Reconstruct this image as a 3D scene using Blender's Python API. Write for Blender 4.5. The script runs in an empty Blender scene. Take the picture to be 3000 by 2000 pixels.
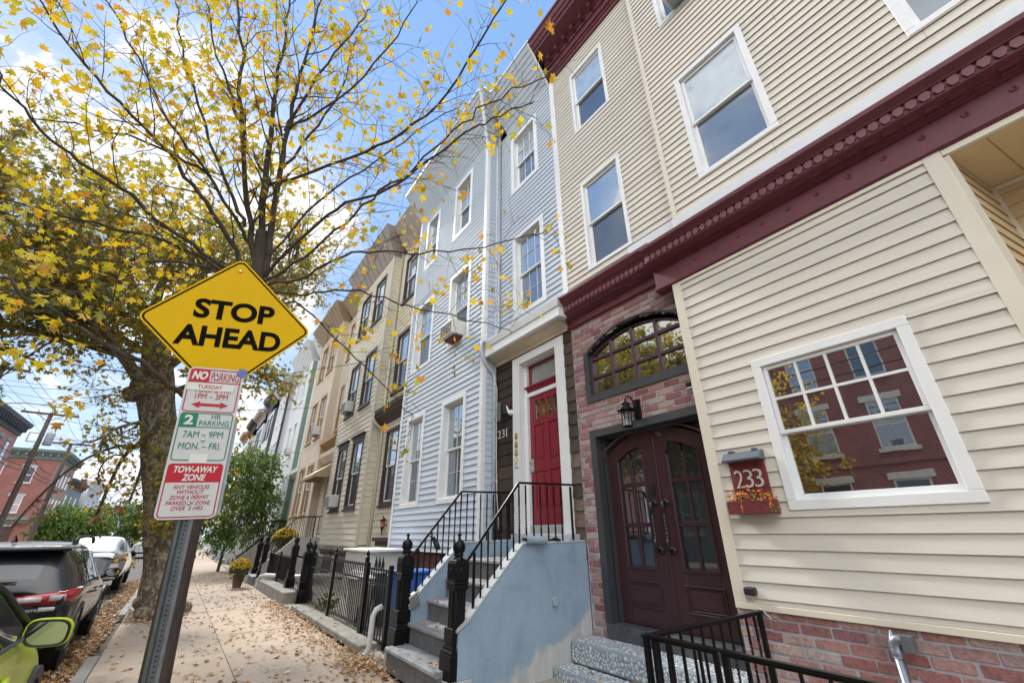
import bpy, math, random
from mathutils import Vector, Matrix
R = math.radians
SC = bpy.context.scene
COL = SC.collection
rnd = random.Random(7)
V3 = Vector

# ------------------------------------------------------------------ materials
def nt(name):
    m = bpy.data.materials.new(name); m.use_nodes = True
    t = m.node_tree
    return m, t, t.nodes['Principled BSDF'], t.nodes['Material Output']

def L(t, a, b): t.links.new(a, b)

def ramp(t, fac, stops):
    r = t.nodes.new('ShaderNodeValToRGB')
    el = r.color_ramp.elements
    while len(el) < len(stops): el.new(0.5)
    for e, (p, c) in zip(el, stops):
        e.position = p; e.color = (c[0], c[1], c[2], 1)
    L(t, fac, r.inputs['Fac'])
    return r.outputs['Color']

def noise(t, scale, detail=4, rough=0.6, vec=None, stretch=None, dist=0.0):
    n = t.nodes.new('ShaderNodeTexNoise')
    n.inputs['Scale'].default_value = scale; n.inputs['Detail'].default_value = detail
    n.inputs['Roughness'].default_value = rough; n.inputs['Distortion'].default_value = dist
    if vec is None:
        vec = t.nodes.new('ShaderNodeNewGeometry').outputs['Position']
    if stretch:
        mp = t.nodes.new('ShaderNodeMapping'); mp.inputs['Scale'].default_value = stretch
        L(t, vec, mp.inputs['Vector']); vec = mp.outputs['Vector']
    L(t, vec, n.inputs['Vector'])
    return n.outputs['Fac']

def bump(t, b, height, strength, dist=0.01):
    n = t.nodes.new('ShaderNodeBump'); n.inputs['Strength'].default_value = strength
    n.inputs['Distance'].default_value = dist
    L(t, height, n.inputs['Height']); L(t, n.outputs['Normal'], b.inputs['Normal'])

def mul(c, k): return tuple(min(1, x * k) for x in c)

def mat(name, c, rough=0.6, metal=0.0, var=0.12, scale=6, bmp=0.0, bscale=60, spec=0.5, stretch=None, coat=0.0, dirt=None):
    if 'siding' in name or 'clapboard' in name: spec = 0.2
    m, t, b, o = nt(name)
    b.inputs['Roughness'].default_value = rough; b.inputs['Metallic'].default_value = metal
    b.inputs['Specular IOR Level'].default_value = spec
    b.inputs['Coat Weight'].default_value = coat
    b.inputs['Coat Roughness'].default_value = 0.04
    if var > 0:
        n = noise(t, scale, 6, 0.65, stretch=stretch)
        st = [(0.3, mul(c, 1 - var)), (0.7, mul(c, 1 + var * 0.6))]
        if dirt: st = [(0.22, dirt)] + [(0.4, mul(c, 1 - var)), (0.7, mul(c, 1 + var * 0.6))]
        L(t, ramp(t, n, st), b.inputs['Base Color'])
    else:
        b.inputs['Base Color'].default_value = (*c, 1)
    if bmp > 0:
        bump(t, b, noise(t, bscale, 5, 0.7, stretch=stretch), bmp)
    return m

def glass(name, base, mirror=0.3, rough=0.02, tint=(0.85, 0.92, 1.0), wob=0.0, nscale=3):
    """window glass over a dim room: a dark body under a mirror coat"""
    m, t, b, o = nt(name)
    n = noise(t, nscale, 3)
    L(t, ramp(t, n, [(0.3, mul(base, 0.8)), (0.7, mul(base, 1.2))]), b.inputs['Base Color'])
    b.inputs['Roughness'].default_value = 0.35; b.inputs['Specular IOR Level'].default_value = 0.3
    g = t.nodes.new('ShaderNodeBsdfGlossy'); g.inputs['Color'].default_value = (*tint, 1)
    g.inputs['Roughness'].default_value = rough
    mx = t.nodes.new('ShaderNodeMixShader')
    gm = t.nodes.new('ShaderNodeNewGeometry'); dp = t.nodes.new('ShaderNodeVectorMath'); dp.operation = 'DOT_PRODUCT'
    L(t, gm.outputs['Incoming'], dp.inputs[0]); L(t, gm.outputs['True Normal'], dp.inputs[1])
    def mth(op, a, b):
        n_ = t.nodes.new('ShaderNodeMath'); n_.operation = op; L(t, a, n_.inputs[0])
        if b is not None: n_.inputs[1].default_value = b
        return n_.outputs[0]
    k = mth('POWER', mth('SUBTRACT', mth('ABSOLUTE', dp.outputs['Value'], None), 1.0), 4.0)
    mr = t.nodes.new('ShaderNodeMapRange'); mr.inputs['To Min'].default_value = mirror; mr.inputs['To Max'].default_value = 0.92
    L(t, k, mr.inputs['Value']); L(t, mr.outputs['Result'], mx.inputs['Fac'])
    if wob > 0:
        bn = t.nodes.new('ShaderNodeBump'); bn.inputs['Strength'].default_value = wob; bn.inputs['Distance'].default_value = 0.02
        L(t, noise(t, 2.2, 2), bn.inputs['Height']); L(t, bn.outputs['Normal'], g.inputs['Normal'])
    L(t, b.outputs['BSDF'], mx.inputs[1]); L(t, g.outputs['BSDF'], mx.inputs[2])
    L(t, mx.outputs['Shader'], o.inputs['Surface'])
    return m

def island(name, stops, rough=0.8, bmp=0.0, bscale=60, fine=0.25, fscale=40, spec=0.4):
    """each loose piece (brick, pebble, plank) draws its own colour"""
    m, t, b, o = nt(name)
    g = t.nodes.new('ShaderNodeNewGeometry')
    c = ramp(t, g.outputs['Random Per Island'], stops)
    n = noise(t, fscale, 6, 0.7)
    mx = t.nodes.new('ShaderNodeMix'); mx.data_type = 'RGBA'; mx.blend_type = 'OVERLAY'
    mx.inputs['Factor'].default_value = fine * 2
    L(t, c, mx.inputs['A']); L(t, ramp(t, n, [(0.3, (0.25,) * 3), (0.7, (0.75,) * 3)]), mx.inputs['B'])
    L(t, mx.outputs['Result'], b.inputs['Base Color'])
    b.inputs['Roughness'].default_value = rough; b.inputs['Specular IOR Level'].default_value = spec
    if bmp > 0: bump(t, b, noise(t, bscale, 5, 0.7), bmp)
    return m

def leaf_mat(name, stops, trans=0.5):
    m, t, b, o = nt(name)
    g = t.nodes.new('ShaderNodeNewGeometry')
    c = ramp(t, g.outputs['Random Per Island'], stops)
    d = t.nodes.new('ShaderNodeBsdfDiffuse'); tr = t.nodes.new('ShaderNodeBsdfTranslucent')
    L(t, c, d.inputs['Color']); L(t, c, tr.inputs['Color'])
    mx = t.nodes.new('ShaderNodeMixShader'); mx.inputs['Fac'].default_value = trans
    L(t, d.outputs['BSDF'], mx.inputs[1]); L(t, tr.outputs['BSDF'], mx.inputs[2])
    gl = t.nodes.new('ShaderNodeBsdfGlossy'); gl.inputs['Roughness'].default_value = 0.45
    m2 = t.nodes.new('ShaderNodeMixShader'); m2.inputs['Fac'].default_value = 0.05
    L(t, mx.outputs['Shader'], m2.inputs[1]); L(t, gl.outputs['BSDF'], m2.inputs[2])
    L(t, m2.outputs['Shader'], o.inputs['Surface'])
    return m

M = {}
M['tan'] = mat('tan_vinyl_siding', (0.64, 0.60, 0.535), 0.7, var=0.10, scale=1.6, bmp=0.05, bscale=150, stretch=(1, 0.25, 2))
M['tantrim'] = mat('tan_trim', (0.68, 0.62, 0.52), 0.45, var=0.05, scale=3)
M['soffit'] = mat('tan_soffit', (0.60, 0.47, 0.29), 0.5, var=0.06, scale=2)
M['white'] = mat('white_trim_paint', (0.76, 0.77, 0.78), 0.4, var=0.05, scale=4)
M['flash'] = mat('white_flashing', (0.66, 0.69, 0.72), 0.35, var=0.08, scale=3)
M['offwhite'] = mat('aged_white_paint', (0.66, 0.62, 0.54), 0.5, var=0.16, scale=5)
M['stainwood'] = mat('stained_white_wood', (0.63, 0.54, 0.42), 0.6, var=0.3, scale=3.5, stretch=(1, 0.35, 1.6))
M['burg'] = mat('burgundy_paint', (0.125, 0.022, 0.036), 0.5, var=0.25, scale=9, bmp=0.2, bscale=90)
M['burgl'] = mat('burgundy_dentil_paint', (0.20, 0.07, 0.085), 0.55, var=0.2, scale=14, bmp=0.2, bscale=90)
M['blue'] = mat('pale_blue_siding', (0.52, 0.58, 0.665), 0.72, var=0.06, scale=2, bmp=0.05, bscale=150, stretch=(1, 0.25, 2))
M['bluetrim'] = mat('blue_grey_metal', (0.45, 0.50, 0.57), 0.45, var=0.1, scale=4)
M['cream'] = mat('cream_clapboard', (0.62, 0.575, 0.465), 0.75, var=0.1, scale=2.2, bmp=0.12, bscale=60, stretch=(1, 0.3, 2))
M['creamtrim'] = mat('cream_trim', (0.54, 0.51, 0.42), 0.55, var=0.1, scale=3)
M['brownpaint'] = mat('dark_brown_paint', (0.055, 0.036, 0.034), 0.5, var=0.25, scale=8)
M['mauve'] = mat('faded_mauve_board', (0.38, 0.33, 0.31), 0.7, var=0.15, scale=2)
M['peach'] = mat('peach_clapboard', (0.58, 0.50, 0.41), 0.75, var=0.08, scale=2)
M['goldwood'] = mat('ochre_wood_trim', (0.36, 0.22, 0.10), 0.55, var=0.2, scale=4)
M['green'] = mat('grey_green_clapboard', (0.20, 0.27, 0.22), 0.6, var=0.12, scale=2)
M['whitesid'] = mat('white_clapboard', (0.68, 0.70, 0.72), 0.75, var=0.07, scale=2)
M['greysid'] = mat('slate_grey_clapboard', (0.10, 0.11, 0.13), 0.6, var=0.15, scale=2)
M['plank'] = island('shaded_brown_plank', [(0, (0.026, 0.018, 0.014)), (0.5, (0.045, 0.029, 0.021)), (1, (0.075, 0.05, 0.036))], 0.75, 0.35, 45, 0.35, 18)  # darker copy of the entry planks, shade put into the colour
M['plankl'] = island('lighter_brown_plank', [(0, (0.04, 0.027, 0.02)), (0.5, (0.08, 0.055, 0.04)), (1, (0.16, 0.115, 0.085))], 0.75, 0.35, 45, 0.35, 18)  # lighter copy of the same planks
M['brick'] = island('tumbled_red_brick', [(0, (0.24, 0.09, 0.085)), (0.22, (0.35, 0.18, 0.165)), (0.42, (0.43, 0.31, 0.285)), (0.58, (0.29, 0.12, 0.12)), (0.78, (0.42, 0.34, 0.32)), (1, (0.26, 0.12, 0.135))], 0.9, 0.9, 110, 0.38, 34)
M['mortar'] = mat('blue_grey_mortar', (0.40, 0.40, 0.44), 0.85, var=0.15, scale=20, bmp=0.3, bscale=120)
M['slate'] = mat('dark_slate_paint', (0.044, 0.047, 0.053), 0.5, var=0.15, scale=6)
M['door233'] = mat('oxblood_door_paint', (0.048, 0.019, 0.023), 0.36, var=0.12, scale=5)
M['mull'] = mat('plum_mullion_paint', (0.085, 0.040, 0.052), 0.45, var=0.15, scale=6)
M['red'] = mat('red_door_paint', (0.235, 0.018, 0.034), 0.35, var=0.1, scale=4)
M['black'] = mat('black_iron_paint', (0.006, 0.006, 0.007), 0.30, var=0.3, scale=14, bmp=0.05, bscale=70, spec=0.22)
M['iron'] = mat('worn_black_iron', (0.012, 0.011, 0.011), 0.4, var=0.4, scale=20, bmp=0.2, bscale=80, dirt=(0.05, 0.03, 0.02))
M['steel'] = mat('bare_steel_rail', (0.30, 0.30, 0.32), 0.35, 0.7, var=0.2, scale=10)
M['stucco'] = mat('blue_grey_stucco', (0.31, 0.385, 0.465), 0.75, var=0.13, scale=2.2, bmp=0.25, bscale=45)
def stucco231():
    m, t, b, o = nt('patched_stucco')
    g = t.nodes.new('ShaderNodeNewGeometry'); s = t.nodes.new('ShaderNodeSeparateXYZ'); L(t, g.outputs['Position'], s.inputs[0])
    n1 = noise(t, 2.3, 7, .65); n2 = noise(t, 3.2, 4, .5); n3 = noise(t, 9, 6, .7, stretch=(1, 1, .25))
    paint = ramp(t, n1, [(0.25, (0.20, 0.275, 0.36)), (0.45, (0.265, 0.355, 0.455)), (0.62, (0.30, 0.395, 0.495)), (0.8, (0.235, 0.32, 0.41))])
    a = t.nodes.new('ShaderNodeMath'); a.operation = 'MULTIPLY_ADD'; a.inputs[1].default_value = 0.36; a.inputs[2].default_value = -1.10; L(t, s.outputs['X'], a.inputs[0])
    c = t.nodes.new('ShaderNodeMath'); c.operation = 'SUBTRACT'; L(t, a.outputs[0], c.inputs[0]); L(t, s.outputs['Z'], c.inputs[1])
    e = t.nodes.new('ShaderNodeMath'); e.operation = 'MULTIPLY_ADD'; e.inputs[1].default_value = 0.42; L(t, n2, e.inputs[0]); L(t, c.outputs[0], e.inputs[2])
    k = ramp(t, e.outputs[0], [(0.12, (0, 0, 0)), (0.20, (1, 1, 1))])
    x = t.nodes.new('ShaderNodeMix'); x.data_type = 'RGBA'; L(t, k, x.inputs['Factor']); L(t, paint, x.inputs['A']); L(t, ramp(t, n3, [(0.3, (.40, .40, .40)), (0.7, (.56, .56, .55))]), x.inputs['B'])
    y = t.nodes.new('ShaderNodeMix'); y.data_type = 'RGBA'; y.blend_type = 'MULTIPLY'; y.inputs['Factor'].default_value = .5; L(t, x.outputs['Result'], y.inputs['A']); L(t, ramp(t, n3, [(0.25, (.72, .74, .76)), (0.5, (1, 1, 1))]), y.inputs['B'])
    L(t, y.outputs['Result'], b.inputs['Base Color']); b.inputs['Roughness'].default_value = .8
    h = t.nodes.new('ShaderNodeMath'); h.operation = 'ADD'; L(t, noise(t, 30, 6, .75), h.inputs[0]); L(t, noise(t, 5, 4, .6), h.inputs[1])
    bump(t, b, h.outputs[0], 0.45, .012)
    return m
M['stucco231'] = stucco231()
M['coping'] = mat('grey_coping', (0.40, 0.43, 0.46), 0.7, var=0.15, scale=5, bmp=0.25, bscale=60)
M['cement'] = mat('bare_cement', (0.46, 0.45, 0.44), 0.85, var=0.15, scale=4, bmp=0.3, bscale=70)
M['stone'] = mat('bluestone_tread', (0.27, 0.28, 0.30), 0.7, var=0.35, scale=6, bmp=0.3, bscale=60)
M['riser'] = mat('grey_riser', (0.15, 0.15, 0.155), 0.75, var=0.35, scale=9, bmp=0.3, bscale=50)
M['kerbw'] = mat('mossy_concrete', (0.27, 0.26, 0.23), 0.85, var=0.3, scale=4, bmp=0.4, bscale=50, dirt=(0.16, 0.17, 0.11))
M['pebgrout'] = mat('pebble_grout', (0.24, 0.29, 0.33), 0.8, var=0.12, scale=12)
M['pebble'] = island('white_pebble', [(0, (0.44, 0.47, 0.49)), (0.4, (0.64, 0.65, 0.65)), (0.7, (0.38, 0.43, 0.47)), (1, (0.72, 0.72, 0.71))], 0.55, 0.1, 60, 0.12, 30)
M['gal'] = mat('galvanised_steel', (0.22, 0.245, 0.28), 0.42, 0.75, var=0.25, scale=12, bmp=0.1, bscale=40)
M['alu'] = mat('sign_back_aluminium', (0.45, 0.47, 0.5), 0.45, 0.5, var=0.1)
M['pvc'] = mat('white_pvc_pipe', (0.68, 0.68, 0.66), 0.4, var=0.15, scale=8)
M['acw'] = mat('air_conditioner_plastic', (0.62, 0.62, 0.59), 0.5, var=0.1)
M['dark'] = mat('dark_void', (0.012, 0.012, 0.014), 0.7, var=0)
M['brass'] = mat('brass', (0.62, 0.40, 0.10), 0.3, 0.8, var=0.15, scale=20)
M['chrome'] = mat('brushed_metal', (0.55, 0.54, 0.52), 0.3, 0.85, var=0.1)
M['plastic'] = mat('black_plastic', (0.015, 0.015, 0.017), 0.45, var=0)
M['num'] = mat('zinc_house_number', (0.60, 0.57, 0.53), 0.45, 0.2, var=0.1, scale=20)
M['redwood'] = mat('red_stained_board', (0.155, 0.022, 0.026), 0.6, var=0.3, scale=6, bmp=0.2, bscale=40, stretch=(1, 4, 0.5))
M['bin'] = mat('blue_bin_plastic', (0.02, 0.11, 0.42), 0.45, var=0.1)
M['binl'] = mat('grey_bin_plastic', (0.09, 0.11, 0.14), 0.5, var=0.1)
M['terra'] = mat('brown_pot', (0.10, 0.062, 0.045), 0.7, var=0.2, scale=10)
M['redbrick'] = None
M['g_sky'] = glass('upper_sash_glass', (0.15, 0.18, 0.21), 0.42)
M['g_blind'] = glass('blind_backed_glass', (0.36, 0.40, 0.43), 0.32)
M['g_screen'] = glass('insect_screen_glass', (0.03, 0.04, 0.06), 0.13, 0.12)
M['g_curt'] = glass('curtained_glass', (0.07, 0.09, 0.12), 0.24, 0.05)
M['g_big'] = glass('front_window_glass', (0.012, 0.016, 0.02), 0.60, 0.0, (1, 1, 1), wob=0.02)
M['g_dark'] = glass('dark_door_glass', (0.008, 0.012, 0.016), 0.16, 0.03)
M['g_arch'] = glass('arched_transom_glass', (0.01, 0.012, 0.01), 0.50, 0.01, (1, 0.98, 0.9), wob=0.12)
M['g_frost'] = glass('frosted_transom_glass', (0.26, 0.28, 0.29), 0.12, 0.25)
M['g_car'] = glass('tinted_car_glass', (0.006, 0.008, 0.01), 0.055, 0.01)
M['g_far'] = glass('far_window_glass', (0.10, 0.12, 0.15), 0.3)
M['ygreen'] = mat('lime_car_paint', (0.60, 0.74, 0.014), 0.4, 0.0, var=0.0, coat=0.25, spec=0.3)
M['carblk'] = mat('dark_grey_car_paint', (0.022, 0.022, 0.025), 0.35, 0.3, var=0.0, coat=0.6)
M['silver'] = mat('silver_car_paint', (0.42, 0.43, 0.44), 0.3, 0.55, var=0.0, coat=1.0)
M['clad'] = mat('grey_plastic_cladding', (0.045, 0.045, 0.047), 0.6, var=0.1, scale=30)
M['tyre'] = mat('tyre_rubber', (0.02, 0.02, 0.02), 0.8, var=0.15)
M['redlens'] = mat('red_tail_lens', (0.36, 0.006, 0.012), 0.12, var=0.0, coat=1.0)
M['clearlens'] = mat('clear_tail_lens', (0.62, 0.60, 0.60), 0.12, var=0.25, scale=60, coat=1.0)
M['mirror'] = mat('mirror_glass', (0.62, 0.70, 0.70), 0.02, 1.0, var=0)
M['syel'] = mat('warning_sign_yellow', (0.70, 0.42, 0.004), 0.45, var=0.05, scale=3, spec=0.12)
M['sblk'] = mat('sign_black', (0.006, 0.005, 0.006), 0.6, var=0, spec=0.05)
M['swht'] = mat('sign_white', (0.60, 0.60, 0.63), 0.4, var=0.04, scale=8)
M['sred'] = mat('sign_red', (0.48, 0.012, 0.03), 0.4, var=0.05)
M['sgrn'] = mat('sign_green', (0.01, 0.21, 0.13), 0.4, var=0.05)
M['sblue'] = mat('sticker_blue', (0.05, 0.09, 0.42), 0.4, var=0.05)
M['sticker'] = mat('sticker_white', (0.72, 0.72, 0.72), 0.5, var=0.03)
M['pole'] = mat('weathered_pole_wood', (0.085, 0.062, 0.05), 0.85, var=0.3, scale=6, stretch=(4, 4, 0.4))
M['wire'] = mat('cable_black', (0.012, 0.012, 0.014), 0.6, var=0)
M['trans'] = mat('grey_transformer', (0.34, 0.37, 0.41), 0.5, var=0.1)
M['bark'] = mat('maple_bark', (0.075, 0.058, 0.05), 0.9, var=0.4, scale=14, bmp=0.7, bscale=40, stretch=(2, 2, 0.5))
M['awn'] = mat('tan_metal_awning', (0.40, 0.30, 0.19), 0.5, var=0.12, scale=3)
M['rfar'] = mat('salmon_masonry', (0.52, 0.26, 0.22), 0.85, var=0.12, scale=3)
M['pinkw'] = mat('pink_stucco', (0.52, 0.31, 0.25), 0.85, var=0.12, scale=2)
M['gcorn'] = mat('verdigris_cornice', (0.15, 0.21, 0.20), 0.6, var=0.2, scale=3)
M['lint'] = mat('pale_green_lintel', (0.36, 0.40, 0.37), 0.7, var=0.1)
M['roofd'] = mat('tar_roof', (0.05, 0.05, 0.05), 0.9, var=0.2)
M['greyw'] = mat('grey_stucco_wall', (0.30, 0.33, 0.34), 0.85, var=0.1)

def platane():
    m, t, b, o = nt('plane_tree_bark')
    n = noise(t, 6.5, 5, 0.62, stretch=(1.3, 1.3, 0.75), dist=1.4)
    c = ramp(t, n, [(0.30, (0.05, 0.042, 0.034)), (0.44, (0.13, 0.10, 0.072)), (0.52, (0.20, 0.165, 0.115)), (0.57, (0.42, 0.37, 0.27)), (0.64, (0.26, 0.22, 0.15)), (0.67, (0.08, 0.066, 0.05))])
    L(t, c, b.inputs['Base Color']); b.inputs['Roughness'].default_value = 0.9
    bump(t, b, noise(t, 26, 5, 0.7, stretch=(1.5, 1.5, 0.6)), 0.8, 0.03)
    return m
M['platane'] = platane()

def brickwall(name, c1, c2, mort, scale, axes='yz'):
    m, t, b, o = nt(name)
    g = t.nodes.new('ShaderNodeNewGeometry'); s = t.nodes.new('ShaderNodeSeparateXYZ'); cb = t.nodes.new('ShaderNodeCombineXYZ')
    L(t, g.outputs['Position'], s.inputs[0])
    L(t, s.outputs['Y' if axes == 'yz' else 'X'], cb.inputs['X']); L(t, s.outputs['Z'], cb.inputs['Y'])
    br = t.nodes.new('ShaderNodeTexBrick')
    br.inputs['Color1'].default_value = (*c1, 1); br.inputs['Color2'].default_value = (*c2, 1); br.inputs['Mortar'].default_value = (*mort, 1)
    br.inputs['Scale'].default_value = scale; br.inputs['Mortar Size'].default_value = 0.012
    br.inputs['Brick Width'].default_value = 0.22; br.inputs['Row Height'].default_value = 0.075
    L(t, cb.outputs[0], br.inputs['Vector'])
    n = noise(t, 1.2, 5)
    mx = t.nodes.new('ShaderNodeMix'); mx.data_type = 'RGBA'; mx.blend_type = 'MULTIPLY'; mx.inputs['Factor'].default_value = 0.6
    L(t, br.outputs['Color'], mx.inputs['A']); L(t, ramp(t, n, [(0.3, (0.6,) * 3), (0.7, (1,) * 3)]), mx.inputs['B'])
    L(t, mx.outputs['Result'], b.inputs['Base Color']); b.inputs['Roughness'].default_value = 0.9
    return m
M['redbrick'] = brickwall('red_brick_wall', (0.38, 0.10, 0.085), (0.31, 0.075, 0.065), (0.30, 0.20, 0.17), 1.0)
M['redbrickx'] = brickwall('red_brick_end_wall', (0.30, 0.075, 0.06), (0.24, 0.06, 0.05), (0.32, 0.22, 0.19), 1.0, 'xz')

def concrete(name, c, warm, stain):
    m, t, b, o = nt(name)
    n1 = noise(t, 1.1, 6, 0.65); n2 = noise(t, 30, 4, 0.7)
    g = t.nodes.new('ShaderNodeNewGeometry')
    mx = t.nodes.new('ShaderNodeMix'); mx.data_type = 'RGBA'; mx.blend_type = 'OVERLAY'; mx.inputs['Factor'].default_value = 0.4
    L(t, ramp(t, n1, [(0.25, stain), (0.45, c), (0.65, warm), (0.8, c)]), mx.inputs['A'])
    L(t, ramp(t, n2, [(0.3, (0.3,) * 3), (0.7, (0.7,) * 3)]), mx.inputs['B'])
    m3 = t.nodes.new('ShaderNodeMix'); m3.data_type = 'RGBA'; m3.blend_type = 'MULTIPLY'; m3.inputs['Factor'].default_value = 1.0
    L(t, mx.outputs['Result'], m3.inputs['A'])
    L(t, ramp(t, g.outputs['Random Per Island'], [(0, (0.78, 0.79, 0.82)), (1, (1.05, 1.02, 0.98))]), m3.inputs['B'])
    L(t, m3.outputs['Result'], b.inputs['Base Color']); b.inputs['Roughness'].default_value = 0.88
    bump(t, b, n2, 0.25, 0.01)
    return m
M['walk'] = concrete('pavement_concrete', (0.43, 0.358, 0.29), (0.46, 0.37, 0.295), (0.25, 0.215, 0.185))
M['curb'] = concrete('kerb_stone', (0.28, 0.275, 0.27), (0.33, 0.31, 0.29), (0.16, 0.155, 0.15))
M['road'] = mat('asphalt', (0.085, 0.083, 0.082), 0.9, var=0.3, scale=3, bmp=0.4, bscale=120)
M['yard'] = mat('yard_concrete', (0.30, 0.28, 0.25), 0.9, var=0.25, scale=3, bmp=0.3, bscale=60)
M['grass'] = mat('far_ground', (0.10, 0.10, 0.08), 0.95, var=0.2, scale=1)
YEL = [(0, (0.68, 0.42, 0.012)), (0.2, (0.72, 0.50, 0.015)), (0.4, (0.58, 0.46, 0.02)), (0.55, (0.42, 0.40, 0.025)), (0.68, (0.66, 0.37, 0.015)), (0.78, (0.58, 0.24, 0.02)), (0.86, (0.26, 0.29, 0.03)), (0.93, (0.55, 0.47, 0.03)), (1, (0.72, 0.54, 0.03))]
M['lmaple'] = leaf_mat('maple_leaf', YEL, 0.62)
M['lplane'] = leaf_mat('plane_tree_leaf', [(0, (0.13, 0.15, 0.022)), (0.22, (0.22, 0.23, 0.026)), (0.42, (0.36, 0.31, 0.028)), (0.6, (0.52, 0.40, 0.025)), (0.74, (0.58, 0.38, 0.02)), (0.82, (0.44, 0.21, 0.02)), (0.92, (0.15, 0.19, 0.03)), (1, (0.30, 0.30, 0.03))], 0.6)
M['lgreen'] = leaf_mat('green_leaf', [(0, (0.035, 0.09, 0.014)), (0.4, (0.075, 0.16, 0.02)), (0.75, (0.13, 0.23, 0.028)), (1, (0.24, 0.26, 0.03))], 0.45)
M['ldead'] = leaf_mat('brown_leaf', [(0, (0.16, 0.06, 0.03)), (0.5, (0.28, 0.13, 0.06)), (1, (0.36, 0.20, 0.10))], 0.3)
M['lfall'] = leaf_mat('fallen_leaf', [(0, (0.42, 0.27, 0.15)), (0.25, (0.50, 0.36, 0.23)), (0.5, (0.36, 0.20, 0.10)), (0.68, (0.56, 0.44, 0.31)), (0.8, (0.48, 0.24, 0.05)), (0.9, (0.26, 0.12, 0.06)), (1, (0.56, 0.40, 0.10))], 0.15)
M['lmum'] = leaf_mat('yellow_mum', [(0, (0.66, 0.42, 0.01)), (0.6, (0.75, 0.55, 0.02)), (1, (0.50, 0.40, 0.03))], 0.3)
M['lmumg'] = leaf_mat('mum_foliage', [(0, (0.07, 0.09, 0.02)), (1, (0.15, 0.13, 0.03))], 0.3)
M['lflow'] = leaf_mat('orange_blossom', [(0, (0.75, 0.16, 0.02)), (0.5, (0.8, 0.30, 0.03)), (0.8, (0.7, 0.08, 0.04)), (1, (0.75, 0.42, 0.06))], 0.3)

# ------------------------------------------------------------------ mesh builder
def wloc(o):
    v = Vector((0, 0, 0))
    while o is not None:
        v += o.location; o = o.parent
    return v

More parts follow.
